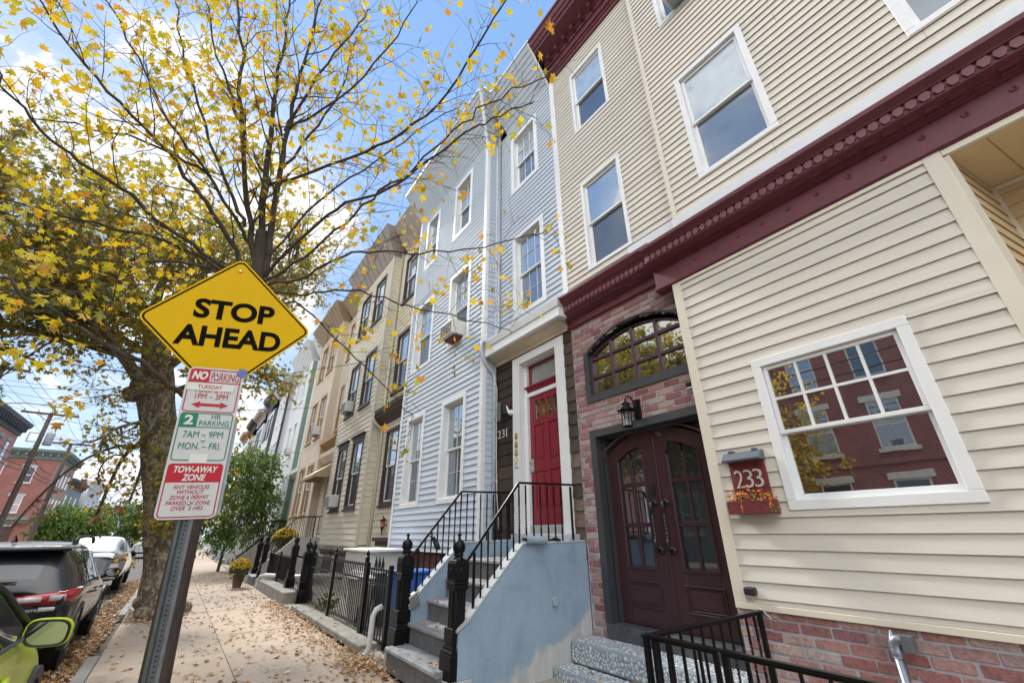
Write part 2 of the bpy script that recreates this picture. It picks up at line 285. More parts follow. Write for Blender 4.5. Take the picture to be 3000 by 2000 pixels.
class MB:
    def __init__(s): s.v = []; s.f = []; s.mi = []; s.sm = []
    def face(s, pts, mi=0, sm=False):
        i = len(s.v); s.v += [tuple(p) for p in pts]; s.f.append(tuple(range(i, i + len(pts)))); s.mi.append(mi); s.sm.append(sm)
    def grid(s, rows, closed=False, mi=0, sm=True, caps=False):
        n = len(rows[0]); b = len(s.v)
        for r in rows: s.v += [tuple(p) for p in r]
        for i in range(len(rows) - 1):
            for j in range(n if closed else n - 1):
                k = (j + 1) % n
                s.f.append((b + i * n + j, b + i * n + k, b + (i + 1) * n + k, b + (i + 1) * n + j)); s.mi.append(mi); s.sm.append(sm)
        if caps:
            for i in (0, len(rows) - 1):
                s.f.append(tuple(b + i * n + j for j in range(n))); s.mi.append(mi); s.sm.append(False)
    def box(s, x0, x1, y0, y1, z0, z1, mi=0):
        b = len(s.v)
        s.v += [(x, y, z) for z in (z0, z1) for y in (y0, y1) for x in (x0, x1)]
        for f in ((0, 2, 3, 1), (4, 5, 7, 6), (0, 1, 5, 4), (2, 6, 7, 3), (0, 4, 6, 2), (1, 3, 7, 5)):
            s.f.append(tuple(b + i for i in f)); s.mi.append(mi); s.sm.append(False)
    def obox(s, c, ax, ay, az, mi=0):
        """box from centre and three half axes"""
        b = len(s.v); c = Vector(c); ax = Vector(ax); ay = Vector(ay); az = Vector(az)
        for k in (-1, 1):
            for j in (-1, 1):
                for i in (-1, 1): s.v.append(tuple(c + i * ax + j * ay + k * az))
        for f in ((0, 2, 3, 1), (4, 5, 7, 6), (0, 1, 5, 4), (2, 6, 7, 3), (0, 4, 6, 2), (1, 3, 7, 5)):
            s.f.append(tuple(b + i for i in f)); s.mi.append(mi); s.sm.append(False)
    def prism(s, poly, fn, a0, a1, mi=0, sm=False):
        """poly: 2-D outline; fn(p,q,a) -> world; extruded from a0 to a1"""
        lo = [fn(p, q, a0) for p, q in poly]; hi = [fn(p, q, a1) for p, q in poly]
        s.face(lo, mi); s.face(hi, mi)
        n = len(poly)
        for i in range(n):
            j = (i + 1) % n
            s.face([lo[i], lo[j], hi[j], hi[i]], mi, sm)
    def tube(s, pts, r, n=8, mi=0, caps=True, sm=True):
        pts = [Vector(p) for p in pts]
        rs = r if isinstance(r, (list, tuple)) else [r] * len(pts)
        rows = []; up = None
        for i, p in enumerate(pts):
            d = (pts[min(i + 1, len(pts) - 1)] - pts[max(i - 1, 0)])
            if d.length < 1e-9: d = Vector((0, 0, 1))
            d.normalize()
            if up is None:
                up = d.orthogonal().normalized()
            else:
                up = (up - d * up.dot(d))
                up = up.normalized() if up.length > 1e-6 else d.orthogonal().normalized()
            w = d.cross(up)
            rows.append([p + rs[i] * (math.cos(2 * math.pi * k / n) * up + math.sin(2 * math.pi * k / n) * w) for k in range(n)])
        s.grid(rows, True, mi, sm, caps)
    def lathe(s, prof, c, n=20, mi=0, axis=(0, 0, 1), sm=True, sq=False):
        c = Vector(c); a = Vector(axis).normalized()
        if abs(a.z) > 0.99: u, w = Vector((1, 0, 0)), Vector((0, 1, 0))
        else: u = a.orthogonal().normalized(); w = a.cross(u)
        rows = []
        for r, h in prof:
            if sq:
                rows.append([c + a * h + r * (i * u + j * w) for i, j in ((-1, -1), (1, -1), (1, 1), (-1, 1))])
            else:
                rows.append([c + a * h + r * (math.cos(2 * math.pi * k / n) * u + math.sin(2 * math.pi * k / n) * w) for k in range(n)])
        s.grid(rows, True, mi, sm and not sq, True)
    def twist(s, p, z0, z1, w, turns, a=0.35, b=0.75):
        """square twisted baluster bar at p=(x,y)"""
        n = 34; rows = []
        for i in range(n + 1):
            f = i / n; t = min(1, max(0, (f - (1 - b)) / (b - a))) * turns * 2 * math.pi
            rows.append([(p[0] + w * math.cos(t + k * math.pi / 2 + math.pi / 4), p[1] + w * math.sin(t + k * math.pi / 2 + math.pi / 4), z0 + (z1 - z0) * f) for k in range(4)])
        s.grid(rows, True, 0, False, True)
    def build(s, name, mats, parent=None, bevel=0.0, seg=2, kind=None):
        if not isinstance(mats, (list, tuple)): mats = [mats]
        me = bpy.data.meshes.new(name)
        off = wloc(parent)
        me.from_pydata([(v[0] - off.x, v[1] - off.y, v[2] - off.z) for v in s.v], [], s.f)
        for m in mats: me.materials.append(m)
        me.polygons.foreach_set('material_index', s.mi); me.polygons.foreach_set('use_smooth', s.sm)
        me.update()
        o = bpy.data.objects.new(name, me); COL.objects.link(o)
        if parent is not None: o.parent = parent
        if bevel > 0:
            b = o.modifiers.new('edge', 'BEVEL'); b.width = bevel; b.segments = seg; b.limit_method = 'ANGLE'; b.angle_limit = R(40)
        if kind: o['kind'] = kind
        return o

def thing(name, label, cat, loc=(0, 0, 0), group=None):
    o = bpy.data.objects.new(name, None); COL.objects.link(o); o.location = loc
    o.empty_display_size = 0.2
    o['label'] = label; o['category'] = cat
    if group: o['group'] = group
    return o

def tag(o, label, cat, group=None):
    o['label'] = label; o['category'] = cat
    if group: o['group'] = group
    return o

def kids(o): return [c for c in bpy.data.objects if c.parent == o]

def dup(root, loc, label, rz=None, depth=0):
    ch = {}
    for c in bpy.data.objects:
        if c.parent: ch.setdefault(c.parent, []).append(c)
    def rec(o, par):
        n = o.copy(); COL.objects.link(n)
        if par is not None: n.parent = par
        for c in ch.get(o, []): rec(c, n)
        return n
    r = rec(root, None); r.location = loc
    if rz is not None: r.rotation_euler.z = rz
    r['label'] = label
    return r

def text_mesh(txt, size, bold=0.0, shear=0.0, align='CENTER', extrude=0.0, space=1.0):
    cu = bpy.data.curves.new('lettering', 'FONT'); cu.body = txt; cu.size = size; cu.offset = bold; cu.shear = shear
    cu.align_x = align; cu.align_y = 'CENTER'; cu.extrude = extrude; cu.space_character = space; cu.resolution_u = 6
    o = bpy.data.objects.new('lettering', cu); COL.objects.link(o)
    dg = bpy.context.evaluated_depsgraph_get(); dg.update()
    me = bpy.data.meshes.new_from_object(o.evaluated_get(dg))
    vs = [v.co.copy() for v in me.vertices]; fs = [tuple(p.vertices) for p in me.polygons]
    bpy.data.objects.remove(o); bpy.data.curves.remove(cu); bpy.data.meshes.remove(me)
    return vs, fs

def add_text(mb, txt, size, org, u, v, n, bold=0.0, shear=0.0, width=None, height=None, mi=0, extrude=0.001, space=1.0, align='CENTER'):
    """lettering centred at org in the plane u,v (n = outward), stretched to width/height when given"""
    vs, fs = text_mesh(txt, size, bold, shear, align, extrude, space)
    xs = [p.x for p in vs]; ys = [p.y for p in vs]
    cx, cy = (min(xs) + max(xs)) / 2, (min(ys) + max(ys)) / 2
    kx = width / (max(xs) - min(xs)) if width else 1
    ky = height / (max(ys) - min(ys)) if height else (kx if width else 1)
    if height and not width: kx = ky
    org = Vector(org); b = len(mb.v)
    for p in vs: mb.v.append(tuple(org + u * ((p.x - cx) * kx) + v * ((p.y - cy) * ky) + n * (p.z + extrude)))
    for f in fs: mb.f.append(tuple(b + i for i in f)); mb.mi.append(mi); mb.sm.append(False)

# ------------------------------------------------------------------ facade helpers
def FW(X): return lambda u, z, d: (X - d, u, z)          # wall facing the street (-X)
def FS(Y): return lambda u, z, d: (u, Y - d, z)          # wall facing south (-Y)

def cut(a, b, holes):
    segs = [(a, b)]
    for h0, h1 in holes:
        out = []
        for s0, s1 in segs:
            if h1 <= s0 or h0 >= s1: out.append((s0, s1)); continue
            if h0 > s0: out.append((s0, h0))
            if h1 < s1: out.append((h1, s1))
        segs = out
    return [s for s in segs if s[1] - s[0] > 1e-4]

def siding(mb, F, u0, u1, z0, z1, e, ph=0.0, holes=(), t=0.018, fine=True, mi=0, g=0.014, u0f=None):
    k = math.floor((z0 - ph) / e) - 1
    while True:
        zb = ph + k * e; k += 1
        if zb >= z1: break
        zt = zb + e
        if zt <= z0: continue
        cuts = sorted({max(zb, z0), min(zt, z1)} | {z for h in holes for z in (h[2], h[3]) if max(zb, z0) < z < min(zt, z1)})
        for za, zc in zip(cuts, cuts[1:]):
            zm = (za + zc) / 2
            jog = rnd.uniform(-0.002, 0.002)
            D = lambda z: 0.004 + (t - 0.004) * (1 - (z - zb) / e)
            sg = cut(u0, u1, [(h[0], h[1]) for h in holes if h[2] < zm < h[3]])
            if fine and z1 > 11:
                sr = random.Random((k // 2) * 7919 + int(u0 * 100)); c0 = u0 + sr.uniform(.25, 3.4)
                sg = [q for s_ in sg for q in cut(s_[0], s_[1], [(c0 + i * 3.66, c0 + i * 3.66 + .0025) for i in range(4)])]
            for a, b in sg:
                mb.face([F(a, za, D(za) + jog), F(b, za, D(za)), F(b, zc, D(zc)), F(a, zc, D(zc))], mi)
                if abs(za - zb) < 1e-6:
                    if fine:
                        mb.face([F(a, zb, t + jog), F(b, zb, t), F(b, zb, t - 0.004), F(a, zb, t - 0.004)], mi)
                        mb.face([F(a, zb, t - 0.004), F(b, zb, t - 0.004), F(b, zb + g, t - 0.004), F(a, zb + g, t - 0.004)], mi)
                        mb.face([F(a, zb + g, t - 0.004), F(b, zb + g, t - 0.004), F(b, zb + g, 0.0035), F(a, zb + g, 0.0035)], mi)
                        mb.face([F(a, zb, 0.0035), F(b, zb, 0.0035), F(b, zb + g, 0.0035), F(a, zb + g, 0.0035)], mi)
                    else:
                        mb.face([F(a, zb, t + jog), F(b, zb, t), F(b, zb + 0.004, 0.002), F(a, zb + 0.004, 0.002)], mi)

def fbox(mb, F, u0, u1, z0, z1, d0, d1, mi=0):
    p = [F(u, z, d) for d in (d0, d1) for z in (z0, z1) for u in (u0, u1)]
    b = len(mb.v); mb.v += p
    for f in ((0, 2, 3, 1), (4, 5, 7, 6), (0, 1, 5, 4), (2, 6, 7, 3), (0, 4, 6, 2), (1, 3, 7, 5)):
        mb.f.append(tuple(b + i for i in f)); mb.mi.append(mi); mb.sm.append(False)

def frame(mb, F, u0, u1, z0, z1, w, d0, d1, mi=0, wb=None, wt=None):
    wb = w if wb is None else wb; wt = w if wt is None else wt
    fbox(mb, F, u0, u1, z1 - wt, z1, d0, d1, mi); fbox(mb, F, u0, u1, z0, z0 + wb, d0, d1, mi)
    fbox(mb, F, u0, u0 + w, z0 + wb, z1 - wt, d0, d1, mi); fbox(mb, F, u1 - w, u1, z0 + wb, z1 - wt, d0, d1, mi)

def window(F, par, u0, u1, z0, z1, cas=0.08, proud=0.03, depth=0.10, m='white', sash='white', up='g_sky', lo='g_screen', meet=0.5, grid=None, gridlo=None, sill=0.0, cap=None, sw=0.045, simple=False, lift=0.0):
    """double-hung window: casing (the part) with sash, panes and muntins below it"""
    c = MB(); frame(c, F, u0, u1, z0, z1, cas, -0.03, proud)
    a0, a1, b0, b1 = u0 + cas, u1 - cas, z0 + cas, z1 - cas
    e = 0.004
    fbox(c, F, a0 - 0.02, a0 + e, b0, b1, -depth - 0.03, -0.031); fbox(c, F, a1 - e, a1 + 0.02, b0, b1, -depth - 0.03, -0.031)
    fbox(c, F, a0 + e, a1 - e, b1 - e, b1 + 0.02, -depth - 0.03, -0.031); fbox(c, F, a0 + e, a1 - e, b0 - 0.02, b0 + e, -depth - 0.03, -0.031)
    if sill: fbox(c, F, u0 - 0.04, u1 + 0.04, z0 - 0.055, z0 - 0.002, -0.02, proud + sill)
    w = c.build('window', M[m], par, 0.0 if simple else 0.004, 1)
    if cap:
        k = MB(); fbox(k, F, u0 - 0.05, u1 + 0.05, z1 + 0.002, z1 + 0.10, 0.0, proud + 0.02); fbox(k, F, u0 - 0.09, u1 + 0.09, z1 + 0.102, z1 + 0.16, 0.0, proud + 0.08)
        k.build('hood_moulding', M[cap], w, 0.006, 1)
    zm = b0 + (b1 - b0) * meet
    s = MB()
    if lift: zm_lo = zm
    frame(s, F, a0 + e, a1 - e, zm - sw * 0.5, b1 - e, sw, -depth + 0.012, -depth + 0.045)
    frame(s, F, a0 + e, a1 - e, b0 + e, zm + sw * 0.5, sw, -depth - 0.024, -depth + 0.010, wb=sw * 1.3)
    sa = s.build('sash', M[sash], w, 0.0 if simple else 0.003, 1)
    for (q0, q1, dd, mm) in ((zm + sw * 0.5, b1 - e - sw, -depth + 0.026, up), (b0 + e + sw * 1.3, zm - sw * 0.5, -depth - 0.008, lo)):
        p = MB(); p.face([F(a0 + e + sw - 0.004, q0 - 0.004, dd), F(a1 - e - sw + 0.004, q0 - 0.004, dd), F(a1 - e - sw + 0.004, q1 + 0.004, dd), F(a0 + e + sw - 0.004, q1 + 0.004, dd)])
        p.build('pane', M[mm], w)
    for gr, q0, q1, dd in ((grid, zm + sw * 0.5, b1 - e - sw, -depth + 0.027), (gridlo, b0 + e + sw * 1.3, zm - sw * 0.5, -depth - 0.007)):
        if not gr: continue
        g = MB(); x0, x1 = a0 + e + sw, a1 - e - sw; hw = gr[2] if len(gr) > 2 else 0.009
        for i in range(1, gr[0]):
            x = x0 + (x1 - x0) * i / gr[0]; fbox(g, F, x - hw, x + hw, q0, q1, dd, dd + 0.012)
        for j in range(1, gr[1]):
            z = q0 + (q1 - q0) * j / gr[1]; fbox(g, F, x0, x1, z - hw, z + hw, dd + 0.001, dd + 0.013)
        g.build('muntin', M[sash], w)
    return w

def bricks(mb, F, u0, u1, z0, z1, Lb=0.232, Hc=0.0835, mo=0.016, ex=None, proud=0.012, zph=None):
    row = 0; z = z0 if zph is None else zph
    while z < z1 - 0.01:
        zt = min(z + Hc - mo, z1); off = (row % 2) * Lb / 2 + rnd.uniform(-.012, .012); row += 1
        u = u0 - Lb + off
        while u < u1:
            a, b = max(u, u0), min(u + Lb - mo, u1)
            if b - a > 0.025:
                hs = ex((z + zt) / 2) if ex else []
                for s0, s1 in cut(a, b, hs):
                    if s1 - s0 < 0.02: continue
                    j = lambda: rnd.uniform(-0.003, 0.003)
                    dd = proud - .003 + rnd.uniform(-0.003, 0.003); c = rnd.uniform(.004, .008)
                    P = [(s0 + c, z), (s1 - c, z), (s1, z + c), (s1, zt - c), (s1 - c, zt), (s0 + c, zt), (s0, zt - c), (s0, z + c)]
                    P = [(p + j(), q + j()) for p, q in P]
                    cu, cz = (s0 + s1) / 2, (z + zt) / 2
                    fr = [F(cu + (p - cu) * (1 - 0.008 / (s1 - s0)), cz + (q - cz) * 0.9, dd) for p, q in P]
                    md = [F(p, q, dd - 0.004) for p, q in P]; bk = [F(p, q, -0.002) for p, q in P]
                    mb.grid([bk, md, fr], True, 0, False); i = len(mb.v) - 8
                    mb.f.append(tuple(range(i, i + 8))); mb.mi.append(0); mb.sm.append(False)
            u += Lb + rnd.uniform(-.01, .01)
        z += Hc

def backing(mb, F, u0, u1, z0, z1, ex, d=0.0, step=0.02):
    z = z0
    while z < z1 - 1e-6:
        zt = min(z + step, z1)
        for a, b in cut(u0, u1, ex((z + zt) / 2) if ex else []):
            mb.face([F(a, z, d), F(b, z, d), F(b, zt, d), F(a, zt, d)])
        z = zt

def profile(mb, pts, y0, y1, mi=0):
    """extrude an (x,z) outline (closed) along Y"""
    mb.prism(pts, lambda p, q, a: (p, a, q), y0, y1, mi)

# ------------------------------------------------------------------ camera, sky, sun
cam = bpy.data.cameras.new('camera'); co = bpy.data.objects.new('camera', cam); COL.objects.link(co)
cam.sensor_width = 36; cam.lens = 14.5243; cam.clip_start = 0.02; cam.clip_end = 3000
yaw, pit, rol = R(36.6174), R(24.7916), R(-0.4728)
h_ = V3((math.sin(yaw), math.cos(yaw), 0)); r_ = V3((math.cos(yaw), -math.sin(yaw), 0)); z_ = V3((0, 0, 1))
fw_ = math.cos(pit) * h_ + math.sin(pit) * z_; up_ = -math.sin(pit) * h_ + math.cos(pit) * z_
r2_ = math.cos(rol) * r_ + math.sin(rol) * up_; u2_ = -math.sin(rol) * r_ + math.cos(rol) * up_
mw = Matrix((r2_, u2_, -fw_)).transposed().to_4x4(); mw.translation = (0, 0, 1.55)
co.matrix_world = mw
SC.camera = co

FILL_BANK = 17.0  # brightness of the unseen cloud banks added to light facades and ground
SUN_AZ, SUN_EL = R(-8), R(43)          # azimuth from +Y towards +X
sd = V3((math.sin(SUN_AZ) * math.cos(SUN_EL), math.cos(SUN_AZ) * math.cos(SUN_EL), math.sin(SUN_EL)))
sl = bpy.data.lights.new('sun', 'SUN'); sl.energy = 2.4; sl.angle = R(10); sl.color = (1.0, 0.94, 0.86)
so = bpy.data.objects.new('sun', sl); COL.objects.link(so); so.rotation_euler = sd.to_track_quat('Z', 'Y').to_euler(); so.location = sd * 60

w = bpy.data.worlds.new('World'); SC.world = w; w.use_nodes = True
t = w.node_tree; bg = t.nodes['Background']
sky = t.nodes.new('ShaderNodeTexSky'); sky.sky_type = 'NISHITA'; sky.sun_disc = False
sky.sun_elevation = SUN_EL; sky.sun_rotation = SUN_AZ; sky.altitude = 50; sky.air_density = 1.0; sky.dust_density = 0.6; sky.ozone_density = 1.5
tc = t.nodes.new('ShaderNodeTexCoord')
sp = t.nodes.new('ShaderNodeSeparateXYZ'); L(t, tc.outputs['Generated'], sp.inputs[0])
mx = t.nodes.new('ShaderNodeMath'); mx.operation = 'MAXIMUM'; mx.inputs[1].default_value = 0.02; L(t, sp.outputs['Z'], mx.inputs[0])
ad = t.nodes.new('ShaderNodeMath'); ad.operation = 'ADD'; ad.inputs[1].default_value = 0.22; L(t, mx.outputs[0], ad.inputs[0])
dx = t.nodes.new('ShaderNodeMath'); dx.operation = 'DIVIDE'; L(t, sp.outputs['X'], dx.inputs[0]); L(t, ad.outputs[0], dx.inputs[1])
dy = t.nodes.new('ShaderNodeMath'); dy.operation = 'DIVIDE'; L(t, sp.outputs['Y'], dy.inputs[0]); L(t, ad.outputs[0], dy.inputs[1])
cb = t.nodes.new('ShaderNodeCombineXYZ'); L(t, dx.outputs[0], cb.inputs[0]); L(t, dy.outputs[0], cb.inputs[1])
cl = noise(t, 1.25, 9, 0.56, vec=cb.outputs[0], dist=0.35)
cl2 = noise(t, 0.45, 3, 0.5, vec=cb.outputs[0])
sm = t.nodes.new('ShaderNodeMath'); sm.operation = 'MULTIPLY_ADD'; sm.inputs[1].default_value = 0.75; L(t, cl2, sm.inputs[0]); L(t, cl, sm.inputs[2])
hz = t.nodes.new('ShaderNodeMapRange'); hz.inputs['From Min'].default_value = 0.55; hz.inputs['From Max'].default_value = 0.0; hz.inputs['To Min'].default_value = 0.0; hz.inputs['To Max'].default_value = 0.16
L(t, sp.outputs['Z'], hz.inputs['Value'])
sm2 = t.nodes.new('ShaderNodeMath'); sm2.operation = 'ADD'; L(t, sm.outputs[0], sm2.inputs[0]); L(t, hz.outputs['Result'], sm2.inputs[1])
# a bank of thicker cloud ahead, and unseen bright banks added west and overhead for fill light
nv = t.nodes.new('ShaderNodeVectorMath'); nv.operation = 'NORMALIZE'; L(t, tc.outputs['Generated'], nv.inputs[0])
def bank(d, f0, f1, k):
    dt = t.nodes.new('ShaderNodeVectorMath'); dt.operation = 'DOT_PRODUCT'; dt.inputs[1].default_value = V3(d).normalized(); L(t, nv.outputs[0], dt.inputs[0])
    m_ = t.nodes.new('ShaderNodeMapRange'); m_.inputs['From Min'].default_value = f0; m_.inputs['From Max'].default_value = f1; m_.inputs['To Max'].default_value = k
    m_.interpolation_type = 'SMOOTHSTEP'
    L(t, dt.outputs['Value'], m_.inputs['Value']); return m_.outputs['Result']
def add(a, b):
    n_ = t.nodes.new('ShaderNodeMath'); n_.operation = 'ADD'; L(t, a, n_.inputs[0]); L(t, b, n_.inputs[1]); return n_.outputs[0]
cov = add(add(sm2.outputs[0], bank((-0.13, 0.80, 0.58), 0.91, 1.0, 0.17)), add(bank((-0.29, 0.71, 0.65), 0.955, 1.0, 0.10), add(bank((-0.88, -0.42, 0.30), 0.72, 0.94, 0.5), bank((0.05, -0.5, 0.87), 0.74, 0.92, 0.5))))
mask = ramp(t, cov, [(0.94, (0, 0, 0)), (1.06, (.45, .45, .45)), (1.20, (1, 1, 1))])
shade = ramp(t, cl, [(0.34, (3.0, 3.35, 3.9)), (0.58, (4.7, 4.75, 4.8))])
br = t.nodes.new('ShaderNodeMix'); br.data_type = 'RGBA'; L(t, add(bank((-0.88, -0.42, 0.30), 0.74, 0.98, 1.0), bank((0.05, -0.5, 0.87), 0.80, 0.98, 0.8)), br.inputs['Factor']); L(t, shade, br.inputs['A']); br.inputs['B'].default_value = (FILL_BANK, FILL_BANK, FILL_BANK * 0.97, 1)
tone = ramp(t, sp.outputs['Z'], [(0.0, (2.7, 3.2, 3.7)), (0.22, (1.9, 2.7, 3.75)), (0.5, (1.25, 2.15, 3.75)), (0.9, (1.05, 1.95, 3.6))])
gn = t.nodes.new('ShaderNodeMix'); gn.data_type = 'RGBA'; gn.inputs['Factor'].default_value = 0.88
L(t, sky.outputs['Color'], gn.inputs['A']); L(t, tone, gn.inputs['B'])
mc = t.nodes.new('ShaderNodeMix'); mc.data_type = 'RGBA'
L(t, mask, mc.inputs['Factor']); L(t, gn.outputs['Result'], mc.inputs['A']); L(t, br.outputs['Result'], mc.inputs['B'])
L(t, mc.outputs['Result'], bg.inputs['Color']); bg.inputs['Strength'].default_value = 0.14
vs = SC.view_settings; vs.view_transform = 'Standard'; vs.look = 'None'; vs.exposure = 0.92; vs.gamma = 1.0
SC.cycles.max_bounces = 6; SC.cycles.transparent_max_bounces = 8; SC.cycles.caustics_reflective = False; SC.cycles.caustics_refractive = False

# ------------------------------------------------------------------ ground
g = MB(); g.face([(-900, -300, -0.14), (900, -300, -0.14), (900, 1500, -0.14), (-900, 1500, -0.14)]); g.build('ground', M['grass'], kind='structure')
g = MB(); g.face([(-10.2, -40, -0.10), (-0.56, -40, -0.10), (-0.56, 140, -0.10), (-10.2, 140, -0.10)])
g.face([(-60, 60, -0.104), (-10.2, 60, -0.104), (-10.2, 72, -0.104), (-60, 72, -0.104)])
g.build('road', M['road'], kind='structure')
def curb(name, x0, x1, y0, y1):
    g = MB(); y = y0
    while y < y1:
        l = rnd.uniform(1.5, 2.4); dz = rnd.uniform(-.012, .008); dx = rnd.uniform(-.012, .012)
        if not (name == 'kerb' and y < 12.5 < y + l + 1):
            g.box(x0 + dx, x1 + dx, y, min(y + l - 0.012, y1), -0.13, 0.0 + dz)
        y += l
    return g.build(name, M['curb'], bevel=0.018, kind='structure')
curb('kerb', -0.58, -0.44, -12, 110)
curb('kerb_across', -10.34, -10.2, -20, 60)
g = MB()
y = -10.0
while y < 105:
    ln = rnd.choice((1.35, 1.5, 1.45))
    for x0, x1 in ((-0.43, 0.98), (0.985, 2.46)):
        if y < 12.9 < y + ln and x0 < 0: y_ = y
        tz = [rnd.uniform(-.007, .004) for _ in range(4)]
        a, b, c_, d = x0 + .004, x1 - .004, y + .005, y + ln - .005
        top = [(a, c_, tz[0]), (b, c_, tz[1]), (b, d, tz[2]), (a, d, tz[3])]
        g.face(top)
        for i in range(4):
            p, q = top[i], top[(i + 1) % 4]; g.face([p, q, (q[0], q[1], -.05), (p[0], p[1], -.05)])
    y += ln
g.box(-0.44, 2.47, -10, 105, -0.12, -0.02)
g.build('pavement', M['walk'], kind='structure')
g = MB(); g.box(-13.5, -10.34, -30, 60, -0.12, 0.0); g.box(-30, -10.3, 72, 140, -0.12, 0.0); g.build('pavement_across', M['walk'], kind='structure')
g = MB(); g.box(2.47, 5.0, -12, 105, -0.12, 0.03); g.build('front_yard_paving', M['yard'], kind='structure')

# ------------------------------------------------------------------ house 233
H = thing('row_house', 'three storey house in tan siding over a brick entry with burgundy cornices', 'house', (4.5, 1.2, 0))
XB, XU, XR = 4.36, 4.46, 4.60
# ground-floor bay in siding
win = (0.48, 1.72, 1.71, 3.13)
m = MB(); siding(m, FW(XB), -0.03, 2.285, 0.955, 4.395, 0.1313, 1.524, [win], t=0.020, g=0.015)
m.build('wall', M['tan'], H)
m = MB(); fbox(m, FW(XB), -0.03, 2.395, 0.905, 0.953, -0.02, 0.026); fbox(m, FW(XB), -0.03, 2.285, 4.36, 4.40, 0.018, 0.03)
fbox(m, FW(XB), 2.285, 2.395, 0.953, 4.42, -0.03, 0.024); fbox(m, FW(XB), -0.145, -0.03, 0.90, 4.41, -0.03, 0.024)
m.build('corner_trim', M['tantrim'], H, 0.004)
# splayed porch reveal on the right, its soffit and back wall
dv = V3((0.982, -0.19, 0)); nv_ = V3((-0.19, -0.982, 0)); pb = V3((XB + 0.0, -0.15, 0))
FP = lambda u, z, d: tuple(pb + dv * u + nv_ * d + V3((0, 0, z)))
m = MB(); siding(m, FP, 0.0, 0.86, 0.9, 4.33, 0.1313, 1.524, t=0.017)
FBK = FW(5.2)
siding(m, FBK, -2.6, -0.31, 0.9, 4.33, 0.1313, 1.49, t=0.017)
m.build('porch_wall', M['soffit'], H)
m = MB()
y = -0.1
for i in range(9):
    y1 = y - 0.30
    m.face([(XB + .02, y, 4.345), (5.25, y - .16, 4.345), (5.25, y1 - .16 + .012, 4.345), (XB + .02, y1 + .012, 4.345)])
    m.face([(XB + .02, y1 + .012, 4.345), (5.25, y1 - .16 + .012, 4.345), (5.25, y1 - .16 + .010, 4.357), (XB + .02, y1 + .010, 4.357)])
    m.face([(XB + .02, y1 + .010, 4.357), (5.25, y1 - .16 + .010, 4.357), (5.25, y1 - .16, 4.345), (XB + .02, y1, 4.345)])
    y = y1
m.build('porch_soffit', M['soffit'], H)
m = MB(); fbox(m, FW(XB), -3.0, -0.147, 4.345, 4.40, -0.02, 0.022)
fbox(m, FP, -0.005, 0.035, 0.9, 4.34, -.06, .03); fbox(m, FBK, -0.34, -0.30, 0.9, 4.34, 0.016, 0.03); fbox(m, FBK, -2.6, -0.34, 4.30, 4.34, 0.018, 0.032)
m.build('porch_trim', M['tantrim'], H, 0.003)
m = MB(); m.box(XB + .02, 5.3, -2.6, -0.02, -0.1, 0.9); m.build('porch_floor', M['cement'], H)
# brick below the siding
def exn(z): return []
m = MB(); bricks(m, FW(XB + 0.012), -2.6, 2.40, 0.02, 0.905, ex=None)
m.build('brick_base', M['brick'], H)
m = MB(); m.face([(XB + 0.012, -2.6, -.1), (XB + 0.012, 2.40, -.1), (XB + 0.012, 2.40, .91), (XB + 0.012, -2.6, .91)])
m.face([(XB + 0.012, 2.40, -.1), (XR, 2.40, -.1), (XR, 2.40, 4.5), (XB + 0.012, 2.40, 4.5)])
m.build('mortar', M['mortar'], H)
# entry wall of brick with the arched transom window and the door opening
cy = 3.33
def arch(z0, half, spring, rise):
    rr = (half * half + rise * rise) / (2 * rise); cz = spring + rise - rr
    def f(z):
        if z < z0 or z > spring + rise: return []
        if z <= spring: return [(cy - half, cy + half)]
        hw = math.sqrt(max(0, rr * rr - (z - cz) ** 2)); return [(cy - hw, cy + hw)]
    return f, rr, cz
aw, arr, acz = arch(3.36, 0.87, 4.10, 0.27)
def exb(z):
    r = aw(z)
    if 0.30 < z < 2.87: r = r + [(2.45, 4.215)]
    return r
m = MB(); bricks(m, FW(XR), 2.36, 4.475, 0.30, 4.68, ex=exb, proud=0.013); m.build('brick_wall', M['brick'], H)
m = MB(); backing(m, FW(XR), 2.36, 4.475, -0.1, 4.68, exb, 0.0, 0.03)
m.box(XR - 0.012, XR + 0.3, 4.4751, 4.485, -0.1, 4.68)
m.build('mortar', M['mortar'], H)

def arch_pts(half, spring, rise, n=20, c=cy):
    rr = (half * half + rise * rise) / (2 * rise); cz = spring + rise - rr
    a = math.asin(min(1, half / rr))
    return [(c + rr * math.sin(-a + 2 * a * i / n), cz + rr * math.cos(-a + 2 * a * i / n)) for i in range(n + 1)]

def arch_frame(mb, F, half, z0, spring, rise, w, d0, d1, wb=None, foot=True):
    """closed ring following an arched opening"""
    wb = w if wb is None else wb
    out = [(cy - half, z0)] + arch_pts(half, spring, rise) + [(cy + half, z0)]
    inn = [(cy - half + w, z0 + (wb if foot else 0))] + arch_pts(half - w, spring, max(0.02, rise - w * 0.12), 20) + [(cy + half - w, z0 + (wb if foot else 0))]
    inn = [(p, q - (w * 0.88 if 0 < i < len(inn) - 1 else 0) if False else q) for i, (p, q) in enumerate(inn)]
    k = len(out)
    for i in range(k if foot else k - 1):
        j = (i + 1) % k
        a, b, c_, e = out[i], out[j], inn[j], inn[i]
        mb.face([F(*a, d1), F(*b, d1), F(*c_, d1), F(*e, d1)])
        mb.face([F(*a, d0), F(*b, d0), F(*b, d1), F(*a, d1)]); mb.face([F(*e, d0), F(*c_, d0), F(*c_, d1), F(*e, d1)])

